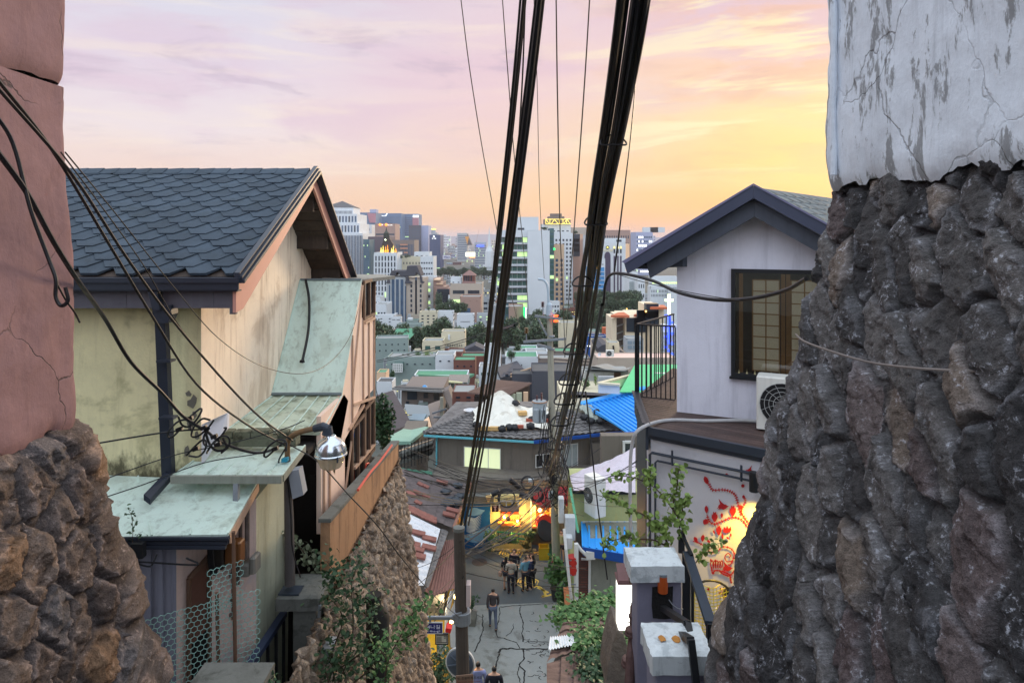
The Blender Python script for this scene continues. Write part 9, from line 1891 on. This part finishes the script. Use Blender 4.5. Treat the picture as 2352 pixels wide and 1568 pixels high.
m=MB();m.beam(P(*Z6(1070,930),41.4),P(*Z6(1505,818),50),.3,.12);m.beam(P(*Z6(1505,818),50),P(*Z6(2050,853),50),.3,.12);m.beam(P(*Z6(1060,930),41.3),P(*Z6(1320,948),40.8),.3,.12);m.build('coping',F_c,gt2)
aircon('air_conditioner',P(*Z6(1845,945),46.5),1.0,.8,.35,0,'white air conditioner unit on the green roof terrace')
m=MB();m.prism([P(*Z6(630,1060),43),P(*Z6(1180,1085),43),P(*Z6(1060,980),50),P(*Z6(850,975),50)],(0,0,-.2));m.prism([P(*Z6(630,1062),43.0),P(*Z6(1180,1087),43.0),P(*Z6(1180,1110),43),P(*Z6(630,1105),43)],(0,.3,0));tag(m.build('shingle_roof',mat('dark navy shingle',srgb(58,62,74),.85,.2,1.5)),'dark navy shingle roof between the hut and the blue roof','roof')
m=MB();m.box(P(*Z6(620,0),43.5).x,P(*Z6(1160,0),43.5).x,43.5,49,-20,P(0,Z6(0,1110)[1],43.5).z-.05);tag(m.build('wall',F_c),'pale wall below the dark navy shingle roof','wall')
br_=thing('blue_roof_house',P(*Z6(1300,1400),38),'low house with large bright blue ribbed metal roof beside the tiled roof','house')
q_=[P(*Z6(930,1210),40),P(*Z6(1470,1545),34.8),P(*Z6(1700,1400),35.5),P(*Z6(1700,960),41.5)]
q_=[P(*Z6(840,1195),41.2),P(*Z6(1450,1545),34.5),P(*Z6(1820,1460),34.8),P(*Z6(1760,1000),41.5)]
n0=(q_[1]-q_[0]).cross(q_[3]-q_[0]).normalized();n0=n0 if n0.z>0 else-n0
on=lambda x,y:onR(*Z6(x,y),q_[0],n0)
m=MB();pl_=[on(850,1200),on(960,1255),on(1470,1540),on(1640,1500),on(1640,1010),on(1500,1050)];m.prism(pl_,(0,0,-.08));m.build('roof_sheet',M_blue,br_)
m=MB()
for k in range(15):a_,c_=on(900+k*50,1195-k*12),on(900+k*50+(520 if k<8 else 640-(k-8)*90),1195-k*12+(350 if k<8 else 400-(k-8)*60));m.beam(a_+Vector((0,0,.05)),c_+Vector((0,0,.05)),.09,.09)
m.build('rib',M_blue,br_)
m=MB();m.beam(on(840,1200)+Vector((0,0,.1)),on(1640,1005)+Vector((0,0,.1)),.6,.12);m.build('ridge_flashing',M_blue,br_)
m=MB();m.box(on(900,1250).x,9,37.5,42,-17,on(1000,1200).z-1.4);m.build('wall',M_dkwall,br_)
m=MB();m.beam(P(*Z6(1380,1545),34.4),P(*Z6(1640,1540),34.4),.15,.15);m.build('gutter',M_bdk,br_)
a_,c_=P(*Z5(2110,405),33.5),P(*Z5(2190,520),33.5);m=MB();m.box(a_.x-1.2,c_.x+2,33.6,34.2,ZS,P(0,Z5(0,340)[1],33.6).z);m.build('end_wall',M_dkwall,br_);m=MB();m.box(a_.x,c_.x,33.5,33.6,c_.z,a_.z);wf_=m.build('window',W_d,br_);m=MB();m.box(a_.x-.12,a_.x-.01,33.45,33.6,c_.z,a_.z+.1);m.box(a_.x,c_.x,33.45,33.6,a_.z+.01,a_.z+.12);m.build('window_frame',M_wfr,wf_)
def treeproto(seed,mt):
 r_=bpy.data.objects.new('tree',None);C.objects.link(r_)
 clump((0,0,4.6),(3.6,3.6,3.6),950,.85,mt,'crown',r_,seed,16);m=MB();m.tube([(0,0,-1),(.1,0,2.2),(0,.1,4.5)],[.35,.26,.12],6)
 for a_ in(0,2.1,4.2):m.tube([(.05,0,2.2),(1.3*math.cos(a_),1.3*math.sin(a_),4.2)],[.16,.06],5)
 m.build('trunk',M_bark,r_,off=(0,0,0));return r_
protos=[treeproto(s_,L_far)for s_ in(500,501,502)];usedp=set()
def tree(x,yb_,Y,s_,label,group='trees of the belt across the city below',cat='tree'):
 i=rb.randint(0,2);p=P(x,yb_,Y)
 if i in usedp:o=copy_tree(protos[i])
 else:o=protos[i];usedp.add(i)
 o.location=(p.x,Y,p.z);o.scale=(s_,s_,s_*rb.uniform(.9,1.15));o.rotation_euler=(0,0,rb.uniform(0,6.28));tag(o,label,cat,group);return o
TL='dark green tree crown in the belt of trees across the city below'
for k in range(44):
 x=862+k*13.5+rb.uniform(-6,6);Y=rb.uniform(170,205);yb_=rb.uniform(798,818)
 if x>1460:continue
 [tree(x+rb.uniform(-9,9),yb_-12+q*11,Y,rb.uniform(.55,.85),TL)for q in range(3)]
for k in range(40):tree(1195+k*6.6+rb.uniform(-5,5),rb.uniform(745,782),rb.uniform(215,250),rb.uniform(.55,.8),TL)
for k in range(44):tree(1335+(k%15)*9+rb.uniform(-4,4),700+(k//15)*22+rb.uniform(-4,4),290-(k//15)*25,rb.uniform(.6,.9),'dark green tree in the clump beside the arched white tower','trees beside the arched white tower')
for k in range(40):tree(990+k*4.6+rb.uniform(-3,3),636+rb.uniform(-3,4),560+rb.uniform(0,60),rb.uniform(.8,1.2),'dark far tree in the palace wood left of the glass tower','trees of the far dark wood')
for k in range(5):tree(1010+k*14,722+rb.uniform(-3,5),240,rb.uniform(.45,.7),'tree before the stepping terraces','trees before the stepping terraces')
for x,yb_,Y,s_ in((1008,712,300,3.0),(1300,745,300,3.6)):
 o=plant('large pointed dark conifer before the terraces' if x<1100 else 'tall pointed dark conifer right of the glass tower',P(x,yb_,Y),(s_*.75,s_*.75,s_*1.4),1600,.55,L_far,int(x),cat='tree',kind='conifer',crownz=s_*1.4,sub=20)
for i,(x,y)in enumerate(((1490,1440),(1585,1445))):plant(('left round topiary on the cream block roof','right round topiary on the cream block roof')[i],P(*Za(x,y+30),228),(.8,.8,.7),260,.25,L_dark,600+i,cat='tree',kind='topiary',crownz=1.3)
for i,x in enumerate((1145,1215)):plant(('left rounded tree on the gothic tower wing roof','right rounded tree on the gothic tower wing roof')[i],P(*Za(x,812),465),(2.8,2,1.5),300,.6,L_dark,610+i,cat='tree',kind='tree',crownz=1.4)
for x,yb_,Y,s_,lab in((845,812,140,.5,'green tree at the annexe edge left of the long grey block'),(1190,815,118,.25,'small tree near the pavilion terrace'),(1175,828,100,.2,'bush below the pavilion terrace')):tree(x,yb_,Y,s_,lab,None)
m=MB();m.prism([P(1462,790,190),P(1500,790,190),P(1492,738,290),P(1480,738,290)],(0,0,.3));tag(m.build('road',M_asph),kind='structure')
cols_=[F_w,F_c,F_g,F_t,F_b,F_p,F_lv,F_w,F_w,F_g,F_br]
names_=['white','cream','pale grey','grey green','beige','pink brown','lavender','white','white','pale grey','red brick']
rf=random.Random(99)
def fill(n,x0,x1,Y0,Y1,yt0,yt1,w0,w1,where):
 for k in range(n):
  Y=Y0+(Y1-Y0)*(k+.5)/n;f_=(Y-Y0)/(Y1-Y0);x=rf.uniform(x0,x1);w_=rf.uniform(w0,w1);i=rf.randrange(len(cols_));yt=yt1+(yt0-yt1)*(1-f_)+rf.uniform(-9,9)
  hp=(-gz(Y)-(yt-HY)/F*Y)/Y*F;fl=max(2,int(hp/10));cl=max(2,int(w_/5))
  detail=w_>20;hh_=min(fl,8);cc2=min(cl,8)
  block(x,x+w_,yt,Y,rf.uniform(.6,1.2)*w_/F*Y,'%s low block among the crowded %s'%(names_[i],where),cols_[i],(cc2,hh_,.55,.42)if rf.random()<.75 else(1,hh_,.9,.4),(3,hh_,.5,.4)if detail else None,None,yaw=rf.uniform(-14,14),lit=.10,litm=rf.choice((W_g,W_y)),roof=rf.choice((R_gr,R_gy,R_dk,R_gy)),group='%s low blocks of the %s'%(names_[i],where),extras=(('box',.1,.5,.2,.7,Y*.0045,rf.choice(cols_)),)if rf.random()<.6 else())
FB=MB();FBi=[];FBm=cols_+[W_d,W_g,R_gy,R_gr]
def ffill(n,x0,x1,Y0,Y1,yt0,yt1,w0,w1,where):
 for k in range(n):
  f_=(k+.5)/n;Y=Y0+(Y1-Y0)*f_;x=rf.uniform(x0,x1);w_=rf.uniform(w0,w1);i=rf.randrange(11);yt=yt0+(yt1-yt0)*f_+rf.uniform(-10,8);A=P(x,yt,Y);B=P(x+w_,yt,Y);d=(B.x-A.x)*.8;n_=len(FB.f)
  FB.box(A.x,B.x,Y,Y+d,-54,A.z);FBi.extend([i,13 if i%3 else 14,i,i,i,i])
  fl=max(1,int((yt0+60-yt)/6));hh=Y/F*6
  for r in range(min(fl,9)):
   z=A.z-hh*(r+.75);e=(B.x-A.x)/5
   for q in range(5):
    x2=A.x+e*(q+.2);FB.add([(x2,Y-.3,z),(x2+e*.6,Y-.3,z),(x2+e*.6,Y-.3,z+hh*.45),(x2,Y-.3,z+hh*.45)],[(0,1,2,3)]);FBi.append(12 if rf.random()<.10 else 11)
  if rf.random()<.5:FB.box(A.x+d*.2,A.x+d*.6,Y+d*.2,Y+d*.6,A.z+.01,A.z+hh*.5);FBi.extend([i]*6)
ffill(110,1000,1150,620,2300,640,566,8,22,'far rooftops left of the glass tower')
ffill(40,1300,1450,600,2200,610,560,10,26,'far rooftops right of the glass tower')
fill(46,850,1180,300,560,735,650,12,26,'rooftops between the halls')
fill(26,860,1150,212,290,772,732,14,28,'streets above the trees')
fill(20,1260,1560,210,420,760,650,16,30,'streets right of the tall pole')
fill(70,870,1190,62,160,950,800,20,42,'roofs in the valley')
fill(34,1190,1470,58,140,960,812,20,40,'roofs right of the tall pole')
ffill(46,700,1900,2400,5200,556,545,8,30,'last skyline')
m_=bpy.data.meshes.new('far_blocks');m_.from_pydata([tuple(v)for v in FB.v],[],FB.f)
for q_ in FBm:m_.materials.append(q_)
m_.polygons.foreach_set('material_index',FBi);o=bpy.data.objects.new('far_blocks',m_);C.objects.link(o);tag(o,'crowded far rooftops and blocks up to the last skyline','far city',kind='stuff')
m=MB();pts_=[]
for k in range(61):x=-5200+k*190;z=20+45*abs(math.sin(k*.31))*abs(math.sin(k*.13+1))+8*math.sin(k*1.3);pts_.append((x,8600,z))
m.v=[Vector(p)for p in pts_]+[Vector((x,8500,-60))for x,y,z in pts_];m.f=[(k,k+1,62+k,61+k)for k in range(60)]
m.v+=[Vector((x,9800,-60))for x,y,z in pts_];m.f+=[(k+1,k,122+k,123+k)for k in range(60)]
tag(m.build('hills',mat('far hill',srgb(96,100,112),.95,.1,.001)),kind='structure')
wc_=thing('chapel',P(*Zb(195,860),500),'small white chapel with needle steeple left of the glass tower','chapel');bq(Zb,160,820,258,865,500,500,512,'nave',F_w,wc_);m=MB();m.lathe([(3.4,0),(3.0,12),(1.2,16),(0,32)],P(*Zb(192,825),502),6);m.build('steeple',F_w,wc_)
m=MB();m.box(-9200,9200,-60,9990,-80,90)
hz_=m.build('haze',M_glass);hm=bpy.data.materials.new('evening haze');hm.use_nodes=True;hn=NT(hm.node_tree);hn.n.clear();pv=hn.new('ShaderNodeVolumePrincipled')
pv.inputs['Color'].default_value=(.86,.84,.95,1);pv.inputs['Density'].default_value=(.00013);pv.inputs['Anisotropy'].default_value=.1
ho=hn.new('ShaderNodeOutputMaterial');hn.link(pv.outputs[0],ho.inputs['Volume']);hz_.data.materials.clear();hz_.data.materials.append(hm);tag(hz_,kind='stuff')
